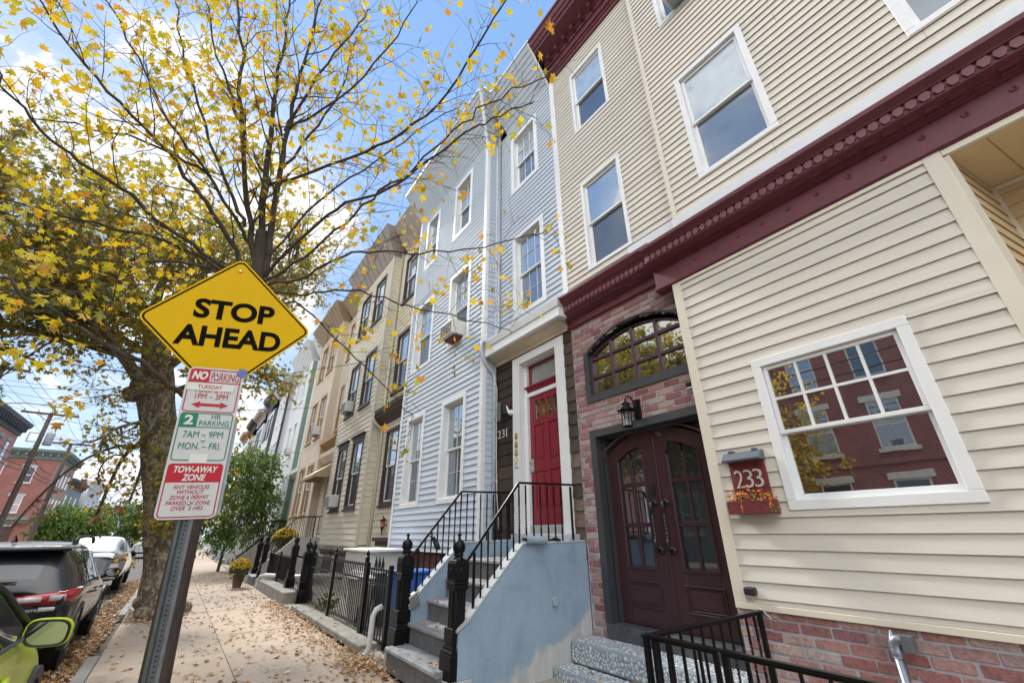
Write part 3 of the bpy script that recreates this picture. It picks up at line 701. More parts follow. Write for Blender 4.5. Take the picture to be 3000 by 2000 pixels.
FR = FW(XR)
w_ = MB(); arch_frame(w_, FR, 0.91, 3.325, 4.115, 0.28, 0.085, -0.12, 0.03, wb=0.10)
tw = w_.build('transom_window', M['slate'], H, 0.004)
m = MB(); arch_frame(m, FW(XR + .04), 0.824, 3.43, 4.05, 0.235, 0.035, -0.06, 0.01)
def top_at(y, half=0.80, spring=4.045, rise=0.225):
    rr = (half * half + rise * rise) / (2 * rise); cz = spring + rise - rr
    return cz + math.sqrt(max(0, rr * rr - (y - cy) ** 2))
for yy in (2.93, 3.33, 3.73): fbox(m, FW(XR + .04), yy - .022, yy + .022, 3.46, top_at(yy), -0.05, 0.004)
for zz in (3.72, 4.02): fbox(m, FW(XR + .04), 2.53, 4.13, zz - .022, zz + .022, -0.05, 0.001)
m.build('mullion', M['mull'], tw, 0.003)
m = MB(); pts = [(cy - .80, 3.45)] + arch_pts(.80, 4.05, .23) + [(cy + .80, 3.45)]
m.face([FW(XR + .075)(p, q, 0) for p, q in pts]); m.build('pane', M['g_arch'], tw)

# double door
d_ = MB(); frame(d_, FR, 2.415, 4.245, 0.52, 2.905, 0.105, -0.10, 0.028, wb=0.001)
fbox(d_, FW(XR + .11), 2.52, 2.56, 0.52, 2.80, -0.12, 0.0); fbox(d_, FW(XR + .11), 4.10, 4.14, 0.52, 2.80, -0.12, 0.0); fbox(d_, FW(XR + .11), 2.56, 4.10, 2.765, 2.80, -0.12, 0.0)
df = d_.build('door_frame', M['slate'], H, 0.006)
m = MB(); m.box(XR - 0.03, 4.80, 2.42, 4.24, 0.36, 0.525); m.build('door_sill', mat('worn_sill', (0.07, 0.075, 0.085), 0.55, var=0.5, scale=10, bmp=0.2), df, 0.01)
XD = 4.755; FD = FW(XD)
rd = 0.79; asp, ari = 2.565, 0.245
m = MB(); arch_frame(m, FW(XD - .03), 0.82, 2.50, asp + .02, ari + .015, 0.055, -0.08, 0.035, foot=False)
m.build('door_arch', M['mull'], df, 0.004)
m = MB()
for s in (-1, 1):
    P = [(cy + s * 0.81, 2.45)] + [(p, q) for p, q in arch_pts(0.81, asp + .01, ari) if (p - cy) * s >= 0][::(1 if s < 0 else -1)]
    P2 = [(cy + s * .81, 2.79), (cy, 2.80)]
    pts = [q for q in arch_pts(0.81, asp + .01, ari, 20) if (q[0] - cy) * s >= -1e-6]
    pts.sort(key=lambda q: s * q[0])
    m.face([FW(XD + .05)(*q, 0) for q in pts + [(cy + s * .81, 2.80), (cy, 2.80)]])
m.build('spandrel_pane', M['g_dark'], df)
def ztop(y, off=0.0):
    rr = (rd * rd + ari * ari) / (2 * ari); cz = asp + ari - rr - 0.02
    return cz + math.sqrt(max(0, rr * rr - (y - cy) ** 2)) - off
def leaf(s):
    y0, y1 = (cy + 0.003, cy + rd) if s > 0 else (cy - rd, cy - 0.003)
    yo = lambda f: (y0 + (y1 - y0) * f) if s > 0 else (y1 - (y1 - y0) * f)   # f=0 at the meeting stile
    B = MB()
    ga, gm0, gm1, gb = 0.245, 0.478, 0.522, 0.755
    cols = [(ga, gm0), (gm1, gb)]; rows = [(1.16, 1.60), (1.65, 2.09), (2.14, None)]
    def bx(f0, f1, z0, z1, d0, d1):
        a, b = sorted((yo(f0), yo(f1))); fbox(B, FD, a, b, z0, z1, d0, d1)
    bx(0, ga, 0.53, 2.44, -.045, 0); bx(gb, 1, 0.53, 2.44, -.045, 0)
    bx(ga, gb, 0.53, 1.16, -.045, -.001); bx(ga, gb, 1.60, 1.65, -.04, -.004); bx(ga, gb, 2.09, 2.14, -.04, -.004); bx(gm0, gm1, 1.16, 2.44, -.04, -.006)
    n = 14                                                    # head of the leaf following the arch
    for i in range(n):
        f0, f1 = i / n, (i + 1) / n; a, b = yo(f0), yo(f1)
        inner = lambda f: 2.44 if (f <= ga + .001 or f >= gb - .001) else (2.44 + 0.15 * (1 - ((f - ga) / (gb - ga)) ** 2))
        B.face([FD(a, inner(f0), 0), FD(b, inner(f1), 0), FD(b, ztop(b), 0), FD(a, ztop(a), 0)])
        B.face([FD(a, inner(f0), 0), FD(b, inner(f1), 0), FD(b, inner(f1), -.04), FD(a, inner(f0), -.04)])
    # bead round the glazing and the raised lower panel
    a, b = sorted((yo(ga - .035), yo(gb + .035)))
    for (z0, z1) in ((1.125, 1.16),): fbox(B, FD, a, b, z0, z1, 0.0, .012)
    for f0, f1 in ((ga - .035, ga), (gb, gb + .035)):
        p, q = sorted((yo(f0), yo(f1))); fbox(B, FD, p, q, 1.16, 2.44, 0.0, .012)
    p, q = sorted((yo(.20), yo(.80)))
    frame(B, FD, p, q, 0.72, 1.00, 0.018, 0.0, 0.014); frame(B, FD, p + .03, q - .03, 0.75, 0.97, 0.010, 0.0, 0.008)
    fbox(B, FD, p + .055, q - .055, 0.775, 0.945, -.002, 0.006)
    if s < 0: fbox(B, FD, cy - .025, cy - .0031, 0.53, 2.70, 0.0005, .012)
    dr = B.build('door', M['door233'], H, 0.003, 1)
    for c0, c1 in cols:
        for z0, z1 in rows:
            a, b = sorted((yo(c0), yo(c1)))
            P = MB()
            if z1: P.face([FD(a, z0, -.03), FD(b, z0, -.03), FD(b, z1, -.03), FD(a, z1, -.03)])
            else:
                hh = lambda f: 2.44 + 0.15 * (1 - ((f - ga) / (gb - ga)) ** 2)
                P.face([FD(yo(c0), z0, -.03), FD(yo(c1), z0, -.03), FD(yo(c1), hh(c1), -.03), FD(yo(c0), hh(c0), -.03)])
            P.build('pane', M['g_dark'], dr)
    hy = cy + s * 0.085
    P = MB()
    P.lathe([(0.0, 0), (.045, 0), (.045, .012), (.03, .022), (0, .026)], FD(hy, 1.87, 0), 12, axis=(-1, 0, 0)); P.lathe([(0.0, 0), (.045, 0), (.045, .012), (.03, .022), (0, .026)], FD(hy, 1.34, 0), 12, axis=(-1, 0, 0))
    P.tube([FD(hy, 1.86, .01), FD(hy, 1.885, .05), FD(hy, 1.86, .085), FD(hy, 1.80, .09), FD(hy, 1.76, .08)], [.018, .02, .02, .018, .015], 8)
    P.tube([FD(hy, 1.36, .01), FD(hy, 1.335, .05), FD(hy, 1.37, .085), FD(hy, 1.43, .09), FD(hy, 1.47, .08)], [.018, .02, .02, .018, .015], 8)
    rows_ = []
    for i in range(41):
        f = i / 40; a = f * 7 * math.pi; zz = 1.46 + .31 * f
        x, y, z = FD(hy, zz, .078); rows_.append([(x + .019 * math.cos(a + k * math.pi / 2) * (1 if k % 2 else .75), y + .019 * math.sin(a + k * math.pi / 2) * (1 if k % 2 else .75), z) for k in range(4)])
    P.grid(rows_, True, 0, False, True)
    P.build('handle', M['iron'], dr)
    if s > 0:
        P = MB(); fbox(P, FD, cy + .055, cy + .115, 1.97, 2.09, 0, .022); fbox(P, FD, cy + .065, cy + .105, 2.0, 2.06, .022, .027); P.build('door_lock', M['plastic'], dr, .008)
    return dr
leaf(1); leaf(-1)
m = MB(); m.face([(XD + .06, 2.4, .4), (XD + .06, 4.3, .4), (XD + .06, 4.3, 3.0), (XD + .06, 2.4, 3.0)]); m.build('entry_void', M['dark'], H)

# upper walls
wL = [(3.03, 3.955, 5.585, 7.53), (3.04, 3.955, 8.90, 10.72)]
wR = [(0.79, 1.785, 5.775, 7.78), (0.79, 1.785, 9.17, 11.1), (-1.40, -0.36, 5.775, 7.78), (-1.40, -0.36, 9.17, 11.1)]
m = MB(); siding(m, FW(XR), 2.2, 4.475, 4.95, 11.36, 0.1143, 5.81, wL, t=0.021, g=0.017)
siding(m, FW(XU), -3.6, 2.185, 4.95, 12.2, 0.1155, 5.76, wR, t=0.021, g=0.017)
m.build('upper_wall', M['tan'], H)
m = MB(); fbox(m, FW(XU), 2.185, 2.25, 5.42, 12.1, -0.2, 0.024); fbox(m, FW(XR), 4.475, 4.60, 5.05, 11.32, -0.02, 0.026, 1)
m.build('corner_trim', [M['tantrim'], M['white']], H, 0.004)
m = MB(); fbox(m, FW(XU), -3.6, 2.26, 4.98, 5.425, 0.0, 0.026); fbox(m, FW(XR), 2.26, 3.12, 5.15, 5.56, 0.0, 0.024)
m.build('flashing_band', M['flash'], H, 0.005)
for i, q in enumerate(wL):
    window(FW(XR), H, *q, cas=0.065, proud=0.026, depth=0.07, up='g_blind' if i else 'g_sky', lo='g_screen')
for i, q in enumerate(wR):
    window(FW(XU), H, *q, cas=0.075, proud=0.026, depth=0.07, up='g_blind', lo='g_curt' if i == 0 else 'g_screen')
wf = window(FW(XB), H, *win, cas=0.082, proud=0.03, depth=0.05, up='g_big', lo='g_big', meet=0.475, grid=(4, 2, 0.012), sw=0.035)

# lower cornice: right run over the bay, left run over the entry
def cornice(xf, zb, zf, xd, zd, xl, zl, xw, y0, y1, holes, sp, hexs, parent, name):
    C_ = MB()
    h2 = zd + 0.115
    prof = [(xw, zb), (xf + .005, zb), (xf - .035, zb + .02), (xf - .035, zb + .04), (xf - .012, zb + .055), (xf - .012, zb + .085), (xf, zb + .09), (xf, zf), (xf - .02, zf + .012), (xd, zd), (xd - .004, zd + .012), (xd + .012, zd + .014),
            (xd + .012, h2), (xd - .012, h2 + .004), (xd - .016, h2 + .016), (xd - .03, h2 + .03), (xd - .055, h2 + .045), (xl + .012, zl - .055), (xl, zl - .05), (xl - .004, zl - .012), (xl, zl), (xw, zl + .09)]
    profile(C_, prof, y0, y1)
    c = C_.build(name, M['burg'], parent, 0.004, 1)
    y = y1 - 0.05
    while y > y0 + .02:
        wd, hw = hexs * 0.44, hexs * 0.5
        P = [(-wd * .55, .085), (wd * .55, .085), (wd, .06), (wd * .8, .012), (0, -.012), (-wd * .8, .012), (-wd, .06)]
        P = [(-wd * .7, .088), (wd * .7, .088), (wd, .045), (wd * .45, .0), (-wd * .45, .0), (-wd, .045)]
        D_ = MB(); D_.prism([(y + p, zd + .022 + q) for p, q in P], lambda p, q, a: (a, p, q), xd + .013, xd - .008)
        D_.build('dentil', M['burgl'], c, 0.003, 1)
        y -= hexs
    B_ = MB(); y = y1 - 0.1; k = 0
    while y > y0 + .1:
        for t0, t1 in ((0.25, 0.42), (0.52, 0.72)):
            if rnd.random() < .85:
                xa, za = xf + (xd - xf) * t0, zf + (zd - zf) * t0; xb, zb_ = xf + (xd - xf) * t1, zf + (zd - zf) * t1
                B_.obox(((xa + xb) / 2, y, (za + zb_) / 2 - .004), ((xb - xa) / 2, 0, (zb_ - za) / 2), (0, .055, 0), (0, 0, .008))
        y -= .145
    B_.build('soffit_blocks', M['burg'], c, 0.003, 1)
    y = holes
    while y > y0 + .03:
        R_ = MB()
        if y < y1: R_.lathe([(.018, -.004), (.028, .0), (.026, .007), (.016, .008), (.013, .001), (0, .0)], (xf, y, (zb + .09 + zf) / 2 + .005), 14, axis=(-1, 0, 0))
        if y < y1: R_.build('rosette', M['burg'], c)
        y -= sp
cornice(4.34, 4.40, 4.716, 4.17, 4.776, 4.085, 5.0, 4.46, -3.6, 2.62, 2.30, 0.267, 0.0875, H, 'lower_cornice')
cornice(4.575, 4.672, 4.828, 4.405, 4.922, 4.296, 5.20, 4.60, 2.62, 4.52, 4.40, 0.245, 0.0865, H, 'entry_cornice')
# roof cornice
def roof_cornice(parent, ox, y0, y1):
    C_ = MB()
    P = [(4.6, 11.26), (4.545, 11.26), (4.53, 11.31), (4.50, 11.32), (4.50, 11.37), (4.455, 11.39), (4.45, 11.44), (4.49, 11.45), (4.49, 11.62), (4.46, 11.63), (4.44, 11.68), (4.40, 11.70), (4.40, 11.76), (4.08, 11.86), (4.06, 11.92), (4.02, 11.93), (3.99, 11.99), (3.96, 12.0), (3.92, 12.09), (3.885, 12.11), (3.885, 12.17), (4.7, 12.32)]
    profile(C_, [(x + ox, z) for x, z in P], y0, y1)
    return C_.build('roof_cornice', M['burg'], parent, 0.006, 1)
rc = roof_cornice(H, 0.0, 2.0, 4.52)
y = 4.3
while y > 2.0:
    m = MB(); m.box(4.30, 4.487, y - .035, y + .035, 11.66, 11.79); m.build('bracket', M['burg'], rc, .006, 1); y -= .26
roof_cornice(H, -0.14, -3.6, 2.06)
m = MB(); m.box(5.6, 14, -3.6, 4.47, -.1, 12.25); m.box(4.65, 5.6, -3.6, 4.47, 12.1, 12.28); m.box(XU + .06, 4.9, -3.6, -2.55, -.1, 4.9); m.build('roof', M['roofd'], H)  # roof slab, with a core box added inside the house to block light

# things fixed to house 233
t_ = thing('address_box', 'red board with 233 in pale figures and a planter of orange flowers', 'house number', (4.3, 2.0, 1.69))
m = MB(); m.box(4.315, 4.345, 1.83, 2.165, 1.72, 2.17); m.build('board', M['redwood'], t_, .004)
m = MB(); m.prism([(4.345, 2.165), (4.22, 2.165), (4.215, 2.18), (4.29, 2.255), (4.345, 2.26)], lambda p, q, a: (p, a, q), 1.815, 2.18)
m.box(4.28, 4.345, 1.86, 1.90, 2.255, 2.275); m.box(4.28, 4.345, 2.08, 2.13, 2.255, 2.275)
m.build('solar_hood', mat('grey_solar_cap', (0.10, 0.115, 0.14), .35, var=.1), t_, .005)
m = MB(); frame(m, lambda u, v, d: (4.20 + v, u, 1.69 + d), 1.795, 2.205, 0.0, 0.14, 0.012, 0.0, 0.115); m.box(4.205, 4.335, 1.80, 2.20, 1.69, 1.70); m.build('planter', M['redwood'], t_, .003)
m = MB()
for ch, yy in (('2', 2.085), ('3', 1.995), ('3', 1.905)):
    add_text(m, ch, .2, (4.315, yy, 2.005), V3((0, -1, 0)), z_, V3((-1, 0, 0)), height=.165, width=.08, bold=-.0015, extrude=.006)
m.build('numerals', M['num'], t_)
m = MB(); mg = MB()
for i in range(190):
    y = rnd.uniform(1.79, 2.21); x = rnd.uniform(4.195, 4.33); z = 1.80 + rnd.random() ** 1.6 * .10 + (0.05 if 2.0 < y < 2.08 and rnd.random() < .3 else 0)
    if i > 165: y = rnd.choice((1.79, 1.80, 1.75, 2.06)) + rnd.uniform(-.012, .012); x = 4.19; z = rnd.uniform(1.70, 1.82)
    tgt = m if rnd.random() < .55 else mg
    s = rnd.uniform(.009, .017); ax = V3((rnd.gauss(-.6, .5), rnd.gauss(0, .7), rnd.gauss(.4, .5))).normalized(); u = ax.orthogonal().normalized(); v = ax.cross(u); c = V3((x, y, z))
    tgt.face([c + s * ((1 if k % 2 else .62)) * (math.cos(k * math.pi / 5) * u + math.sin(k * math.pi / 5) * v) + ax * (.004 if k % 2 else 0) for k in range(10)])
m.build('flowers', M['lflow'], t_); mg.build('leaves', M['lgreen'], t_)

t_ = thing('outdoor_socket', 'small black covered socket low on the tan siding beside the entry', 'socket', (4.34, 2.2, 1.05))
m = MB(); m.box(4.27, 4.345, 2.165, 2.26, 1.02, 1.085); m.build('cover', M['plastic'], t_, .014)
m = MB(); m.tube([(4.30, 2.21, 1.02), (4.335, 2.215, .97), (4.335, 2.20, .93), (4.33, 2.14, .90), (4.30, 2.08, .86)], .004, 6); m.build('cord', M['tantrim'], t_)

t_ = thing('vent_pipe', 'grey capped vent pipe standing against the red brick base', 'pipe', (4.28, 1.25, 0))
m = MB(); m.tube([(4.27, 1.255, 0.0), (4.27, 1.25, .78)], .028, 14); m.lathe([(.034, 0), (.036, .01), (.036, .05), (.03, .055)], (4.27, 1.25, .74), 14); m.build('pipe', M['gal'], t_)
m = MB(); m.tube([(4.27, 1.25, .785), (4.27, 1.25, .825), (4.272, 1.235, .84), (4.28, 1.19, .845)], .036, 14); m.lathe([(.024, 0), (.006, .05)], (4.27, 1.25, .85), 10); m.box(4.225, 4.315, 1.135, 1.195, .79, .88); m.build('cap', M['gal'], t_, .006)

t_ = thing('wall_lantern', 'black caged glass lantern hanging on the brick above the double door', 'lantern', (4.5, 3.38, 3.0))
m = MB(); m.box(4.555, 4.59, 3.30, 3.40, 2.90, 3.17); m.build('back_plate', M['black'], t_, .006)
m = MB(); cx, cy_ = 4.42, 3.42
m.tube([(4.56, 3.36, 3.08), (4.50, 3.38, 3.19), (4.46, 3.40, 3.215), (4.43, 3.415, 3.19), (cx, cy_, 3.13)], .011, 8); m.build('hook', M['black'], t_)
m = MB(); m.lathe([(.008, .14), (.02, .13), (.022, .11), (.06, .085), (.062, .075), (.045, .07), (.075, .03), (.115, .0), (.118, -.012), (.0, -.012)], (cx, cy_, 3.02), 16); m.build('roof', M['black'], t_)
m = MB()
for k in range(8):
    a = k * math.pi / 4 + .2; m.tube([(cx + .068 * math.cos(a), cy_ + .068 * math.sin(a), 3.01), (cx + .062 * math.cos(a), cy_ + .062 * math.sin(a), 2.80)], .004, 5)
for zz in (2.80, 2.90, 3.0): m.tube([(cx + .066 * math.cos(a * .2618), cy_ + .066 * math.sin(a * .2618), zz) for a in range(25)], .004, 5)
m.lathe([(0, 0), (.066, 0), (.066, .008), (0, .008)], (cx, cy_, 2.795), 16); m.build('cage', M['black'], t_)
m = MB(); m.lathe([(.05, 0), (.052, .18)], (cx, cy_, 2.81), 16); m.build('globe', glass('lantern_glass', (.30, .32, .33), .25, .05), t_)

t_ = thing('floodlight', 'small black and white floodlight on the brick beside the tan corner', 'lamp', (4.56, 2.52, 3.14))
m = MB(); m.obox((4.545, 2.52, 3.15), (.03, 0, .012), (0, .05, 0), (-.012, 0, .03)); m.box(4.56, 4.59, 2.50, 2.54, 3.13, 3.16); m.build('housing', M['plastic'], t_, .008)
m = MB(); m.obox((4.538, 2.52, 3.113), (.03, 0, .010), (0, .045, 0), (0, 0, .006)); m.build('lens', M['sticker'], t_, .003)

# ------------------------------------------------------------------ entry steps of pebbles, with its rails
t_ = thing('pebble_steps', 'low entry steps faced with white pebbles in front of the double door', 'steps', (4.2, 3.3, 0))
blocks = [(4.18, 4.62, 2.36, 4.495, 0.13, 0.36), (3.88, 4.19, 2.36, 4.495, -0.05, 0.135)]
m = MB()
for q in blocks: m.box(*q)
m.build('step', M['pebgrout'], t_, .03, 3)
m = MB()
def pebbles(F, u0, u1, v0, v1, r):
    pts = []
    tries = 0; cell = {}
    while tries < 9000:
        tries += 1
        u, v = rnd.uniform(u0, u1), rnd.uniform(v0, v1); rr = r * rnd.uniform(.55, 1.1)
        k = (int(u / r / 2), int(v / r / 2)); ok = True
        for i in (-1, 0, 1):
            for j in (-1, 0, 1):
                for (a, b, c) in cell.get((k[0] + i, k[1] + j), ()):
                    if (a - u) ** 2 + (b - v) ** 2 < ((c + rr) * .93) ** 2: ok = False
        if not ok: continue
        cell.setdefault(k, []).append((u, v, rr))
        a0 = rnd.random() * 6.28; el = rnd.uniform(.72, 1.0); rows = []
        for f, d in ((1, 0.0), (.96, .0016), (.7, .0022)):
            rows.append([])
            for i in range(9):
                a = i / 9 * 2 * math.pi; p, q = f * rr * math.cos(a), f * rr * el * math.sin(a)
                rows[-1].append(F(u + p * math.cos(a0) - q * math.sin(a0), v + p * math.sin(a0) + q * math.cos(a0), d))
        m.grid(rows, True, 0, True); i0 = len(m.v) - 9
        m.f.append(tuple(range(i0, i0 + 9))); m.mi.append(0); m.sm.append(True)
pebbles(FW(4.181), 2.40, 4.47, .165, .325, .025); pebbles(FW(3.881), 2.40, 4.47, -.02, .10, .025)
pebbles(lambda u, v, d: (v, u, .361 + d), 2.40, 4.47, 4.21, 4.585, .025); pebbles(lambda u, v, d: (v, u, .136 + d), 2.40, 4.47, 3.91, 4.165, .025)
m.build('pebbles', M['pebble'], t_)

def rail_panel(name, label, cat, pts, zb, xs, post, parent=None, h=.02):
    t = thing(name, label, cat, (pts[0][0], pts[0][1], 0))
    m = MB()
    for a, b in zip(pts, pts[1:]):
        a, b = V3(a), V3(b); d = (b - a); ln = d.length; d.normalize(); n = V3((-d.y, d.x, 0)); n = n.normalized() if n.length > 1e-6 else V3((0, 1, 0))
        m.obox((a + b) / 2, d * (ln / 2 + .012), n * .022, d.cross(n) * .008); m.obox((a + b) / 2 - V3((0, 0, .016)), d * (ln / 2), n * .012, d.cross(n) * .009)
    m.build('top_rail', M['black'], t, .004)
    for (x, y, z0, z1, w) in post:
        m = MB(); m.box(x - w, x + w, y - w, y + w, z0, z1); m.build('post', M['black'], t, .003)
    for (x, y, z0, z1) in xs:
        m = MB(); m.twist((x, y), z0, z1, .011, 2.0); m.build('baluster', M['black'], t)
    return t
bal = [(2.70 + .135 * i, 2.17, 0.0 if i < 8 else .36, .885) for i in range(1, 12)]
rail_panel('step_railing', 'black iron railing running from the brick base out along the pebble steps', 'railing', [(2.735, 2.20, .905), (4.34, 2.17, .905)], 0, bal, [(2.755, 2.20, 0, .9, .018), (4.29, 2.17, .0, .9, .018)])
rail_panel('area_railing', 'black iron railing along the pavement in front of the brick base', 'railing', [(2.77, 1.665, .905), (2.77, -.8, .905)], 0, [(2.77, 1.66 - .135 * i, 0, .885) for i in range(1, 17)], [(2.77, 1.655, 0, .9, .018), (2.77, -.75, 0, .9, .018)])
rail_panel('area_gate', 'short black iron gate closing the front of the pebble steps area', 'gate', [(2.77, 2.165, .905), (2.77, 1.70, .905)], 0, [(2.77, 2.165 - .115 * i, .08, .885) for i in range(1, 4)], [(2.77, 1.715, .05, .9, .014), (2.77, 2.15, .05, .9, .014)])

# ------------------------------------------------------------------ stoop builder
def newel(parent, x, y, z0, mt='black', k=1.0):
    m = MB(); c = (x, y, z0)
    S_ = lambda pr: [(a * k, b * k) for a, b in pr]
    m.lathe(S_([(.119, 0), (.119, .205), (.112, .215), (.112, .235), (.098, .25), (.095, .27), (.084, .285), (.084, .30), (.092, .305), (.092, .43), (.084, .44)]), c, sq=True)
    rows = []
    for i in range(17):                                   # fluted octagonal shaft
        r = .086 if i % 2 else .079
        rows.append(r)
    n = 32; rr = []
    for h in (.435, .45, .80):
        row = []
        for j in range(n):
            a = j / n * 2 * math.pi; q = .080 / max(abs(math.cos(a)), abs(math.sin(a))); q = min(q, .098); q -= .004 * (1 if j % 2 else 0)
            row.append((x + k * q * math.cos(a), y + k * q * math.sin(a), z0 + h * k))
        rr.append(row)
    m.grid(rr, True, 0, False, True)
    m.lathe(S_([(.080, .78), (.090, .80), (.090, .815), (.084, .82), (.084, .835), (.092, .84), (.092, .855), (.084, .86), (.090, .88), (.090, 1.04), (.072, 1.07), (.060, 1.08)]), c, sq=True)
    m.build('newel_post', M[mt], parent, .006)
    b = [o for o in bpy.data.objects if o.parent == parent and o.name.startswith('newel_post')][-1]
    m = MB(); m.lathe(S_([(.062, 1.07), (.066, 1.085), (.05, 1.095), (.045, 1.11), (.056, 1.118), (.056, 1.128), (.048, 1.138), (.068, 1.165), (.074, 1.195), (.068, 1.235), (.05, 1.262), (.026, 1.278), (.016, 1.29), (.018, 1.30), (.012, 1.306), (.02, 1.318), (.024, 1.332), (.018, 1.348), (.0, 1.354)]), c, 20)
    m.build('finial', M[mt], b)
    m = MB()
    for ax in ((-1, 0, 0), (0, -1, 0), (1, 0, 0), (0, 1, 0)):
        a = V3(ax); m.lathe(S_([(.034, -.006), (.032, .004), (.024, .006), (.02, .002), (.012, .008), (0, .009)]), V3(c) + a * .090 * k + V3((0, 0, .965 * k)), 10, axis=ax)
    m.build('rosette', M[mt], b)
    return b

def stoop(y0, label, wall='stucco', cop='coping', tread='stone', riser='riser', newels=True, fine=True, door_step=True, nm='black'):
    t = thing('stoop', label, 'stoop', (3.5, y0 + .8, 0), 'front stoops along the row')
    lv = [(2.44, .27), (2.71, .50), (2.97, .74), (3.23, .98), (3.49, 1.22)]
    for i, (x, z) in enumerate(lv):
        x1 = lv[i + 1][0] if i < 4 else 4.6
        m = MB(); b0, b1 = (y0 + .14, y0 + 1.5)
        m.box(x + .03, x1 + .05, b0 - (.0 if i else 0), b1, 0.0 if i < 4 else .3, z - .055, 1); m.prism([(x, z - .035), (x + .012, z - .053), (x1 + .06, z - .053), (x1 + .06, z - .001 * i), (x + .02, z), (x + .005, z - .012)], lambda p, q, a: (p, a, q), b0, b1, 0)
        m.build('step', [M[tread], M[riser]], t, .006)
    for k, yy in enumerate((y0, y0 + 1.5)):
        m = MB(); P = [(2.62, 0), (4.59, 0), (4.59, 1.425), (3.50, 1.405), (2.74, .68), (2.62, .60)]
        if k == 0 and y0 < 5:
            P = [(2.62, .0), (4.59, .0), (4.59, 1.425), (3.50, 1.405), (2.74, .68), (2.62, .60)]
        m.prism(P, lambda p, q, a: (p, a, q), yy, yy + .14); w = m.build('side_wall', M[wall], t, .012)
        m = MB(); P = [(2.60, .602), (2.735, .684), (3.495, 1.409), (4.59, 1.429), (4.59, 1.449), (3.487, 1.429), (2.723, .702), (2.60, .625)]
        m.prism(P, lambda p, q, a: (p, a, q), yy - .004, yy + .144); m.build('coping', M[cop], w, .004)
        m = MB(); m.box(2.525, 2.79, yy - .01, yy + .25 if k == 0 else yy + .15, 0, .20) if k == 0 else m.box(2.525, 2.79, yy - .05, yy + .2, 0, .20)
        m.build('pier', M[cop], w, .008)
        yc = yy + .07
        rl = MB(); pts = [V3((2.72, yc, 1.235)), V3((3.49, yc, 2.14)), V3((4.50, yc, 2.165))]
        for a, b in zip(pts, pts[1:]):
            d = (b - a); ln = d.length; d.normalize(); n = V3((0, 1, 0)); q = d.cross(n)
            rl.obox((a + b) / 2, d * (ln / 2 + .008), n * .02, q * .007); rl.obox((a + b) / 2 + q * .013, d * (ln / 2), n * .011, q * .008)
        rail = rl.build('railing', M['black'], t, .004)
        xs = [2.83] + [2.83 + .094 * i for i in range(1, 8)] + [3.60 + .125 * i for i in range(6)] + [4.42]
        for i, x in enumerate(xs):
            zt = 2.14 + (x - 3.49) * .025 - .02 if x > 3.49 else 1.235 + (x - 2.72) * (.905 / .77) - .02
            zb = 1.43 if x > 3.49 else .69 + (x - 2.735) * .952
            if fine and 0 < i < len(xs) - 1:
                m = MB(); m.twist((x, yc), zb, zt, .0115, 2.0); m.build('baluster', M['black'], rail)
            else:
                m = MB(); hw = .012 if i in (0, len(xs) - 1) else .008; m.box(x - hw, x + hw, yc - hw, yc + hw, zb, zt); m.build('baluster', M['black'], rail)
        if newels: newel(t, 2.654, yy + .12 if k == 0 else yy + .07, .20, nm)
    if door_step:
        m = MB(); m.box(4.44, 4.72, y0 + .1, y0 + 1.56, 1.2, 1.525); m.build('door_step', M[cop], t, .012)
    return t
s231 = stoop(4.5, 'blue grey stucco stoop with black newel posts rising to the red door', wall='stucco231')
m = MB(); m.tube([(3.95, 4.49, .80), (3.95, 4.45, .82)], .015, 8); m.box(3.925, 3.975, 4.452, 4.497, .735, .80); m.build('tap', M['stucco'], s231, .006)
t_ = thing('path_light', 'blue grey cylinder lamp lying on the stoop wall below the red door', 'lamp', (3.6, 4.46, 1.44))
m = MB(); m.tube([(3.52, 4.47, 1.47), (3.80, 4.42, 1.455)], .045, 16); m.build('cylinder', M['stucco'], t_, .004)
m = MB(); m.tube([(3.46, 4.48, 1.475), (3.52, 4.47, 1.47)], [.012, .02], 8); m.build('stem', M['plastic'], t_)
t_ = tag((lambda m: (m.tube([(3.98, 4.55, 1.455), (4.06, 4.53, 1.47), (4.12, 4.57, 1.46), (4.17, 4.55, 1.452)], [.012, .026, .024, .01], 8), m.build('cloth_scrap', M['plastic']))[1])(MB()), 'crumpled black scrap lying on the stoop wall by the red door', 'scrap')
t_ = thing('bottle', 'black bottle hanging by a loop from the left stoop rail', 'bottle', (2.98, 6.02, 1.4))
m = MB(); m.tube([(3.00, 5.99, 1.50), (3.04, 5.94, 1.40), (3.065, 5.92, 1.335)], [.022, .042, .034], 12); m.build('body', M['plastic'], t_)
m = MB(); m.tube([(2.985 + .03 * math.cos(a * .5), 6.03, 1.535 + .035 * math.sin(a * .5)) for a in range(13)], .007, 6); m.build('loop', M['plastic'], t_)
t_ = thing('lockbox', 'grey lockbox clamped at the foot of the left stoop rail', 'lockbox', (2.80, 6.02, .75))
m = MB(); m.obox((2.785, 6.01, .735), (.05, 0, .035), (0, .04, 0), (-.04, 0, .07)); m.build('case', M['chrome'], t_, .012)
m = MB(); m.tube([(2.81, 6.01, .80), (2.845, 6.01, .86), (2.85, 6.05, .86), (2.82, 6.04, .79)], .008, 6); m.build('shackle', M['chrome'], t_)

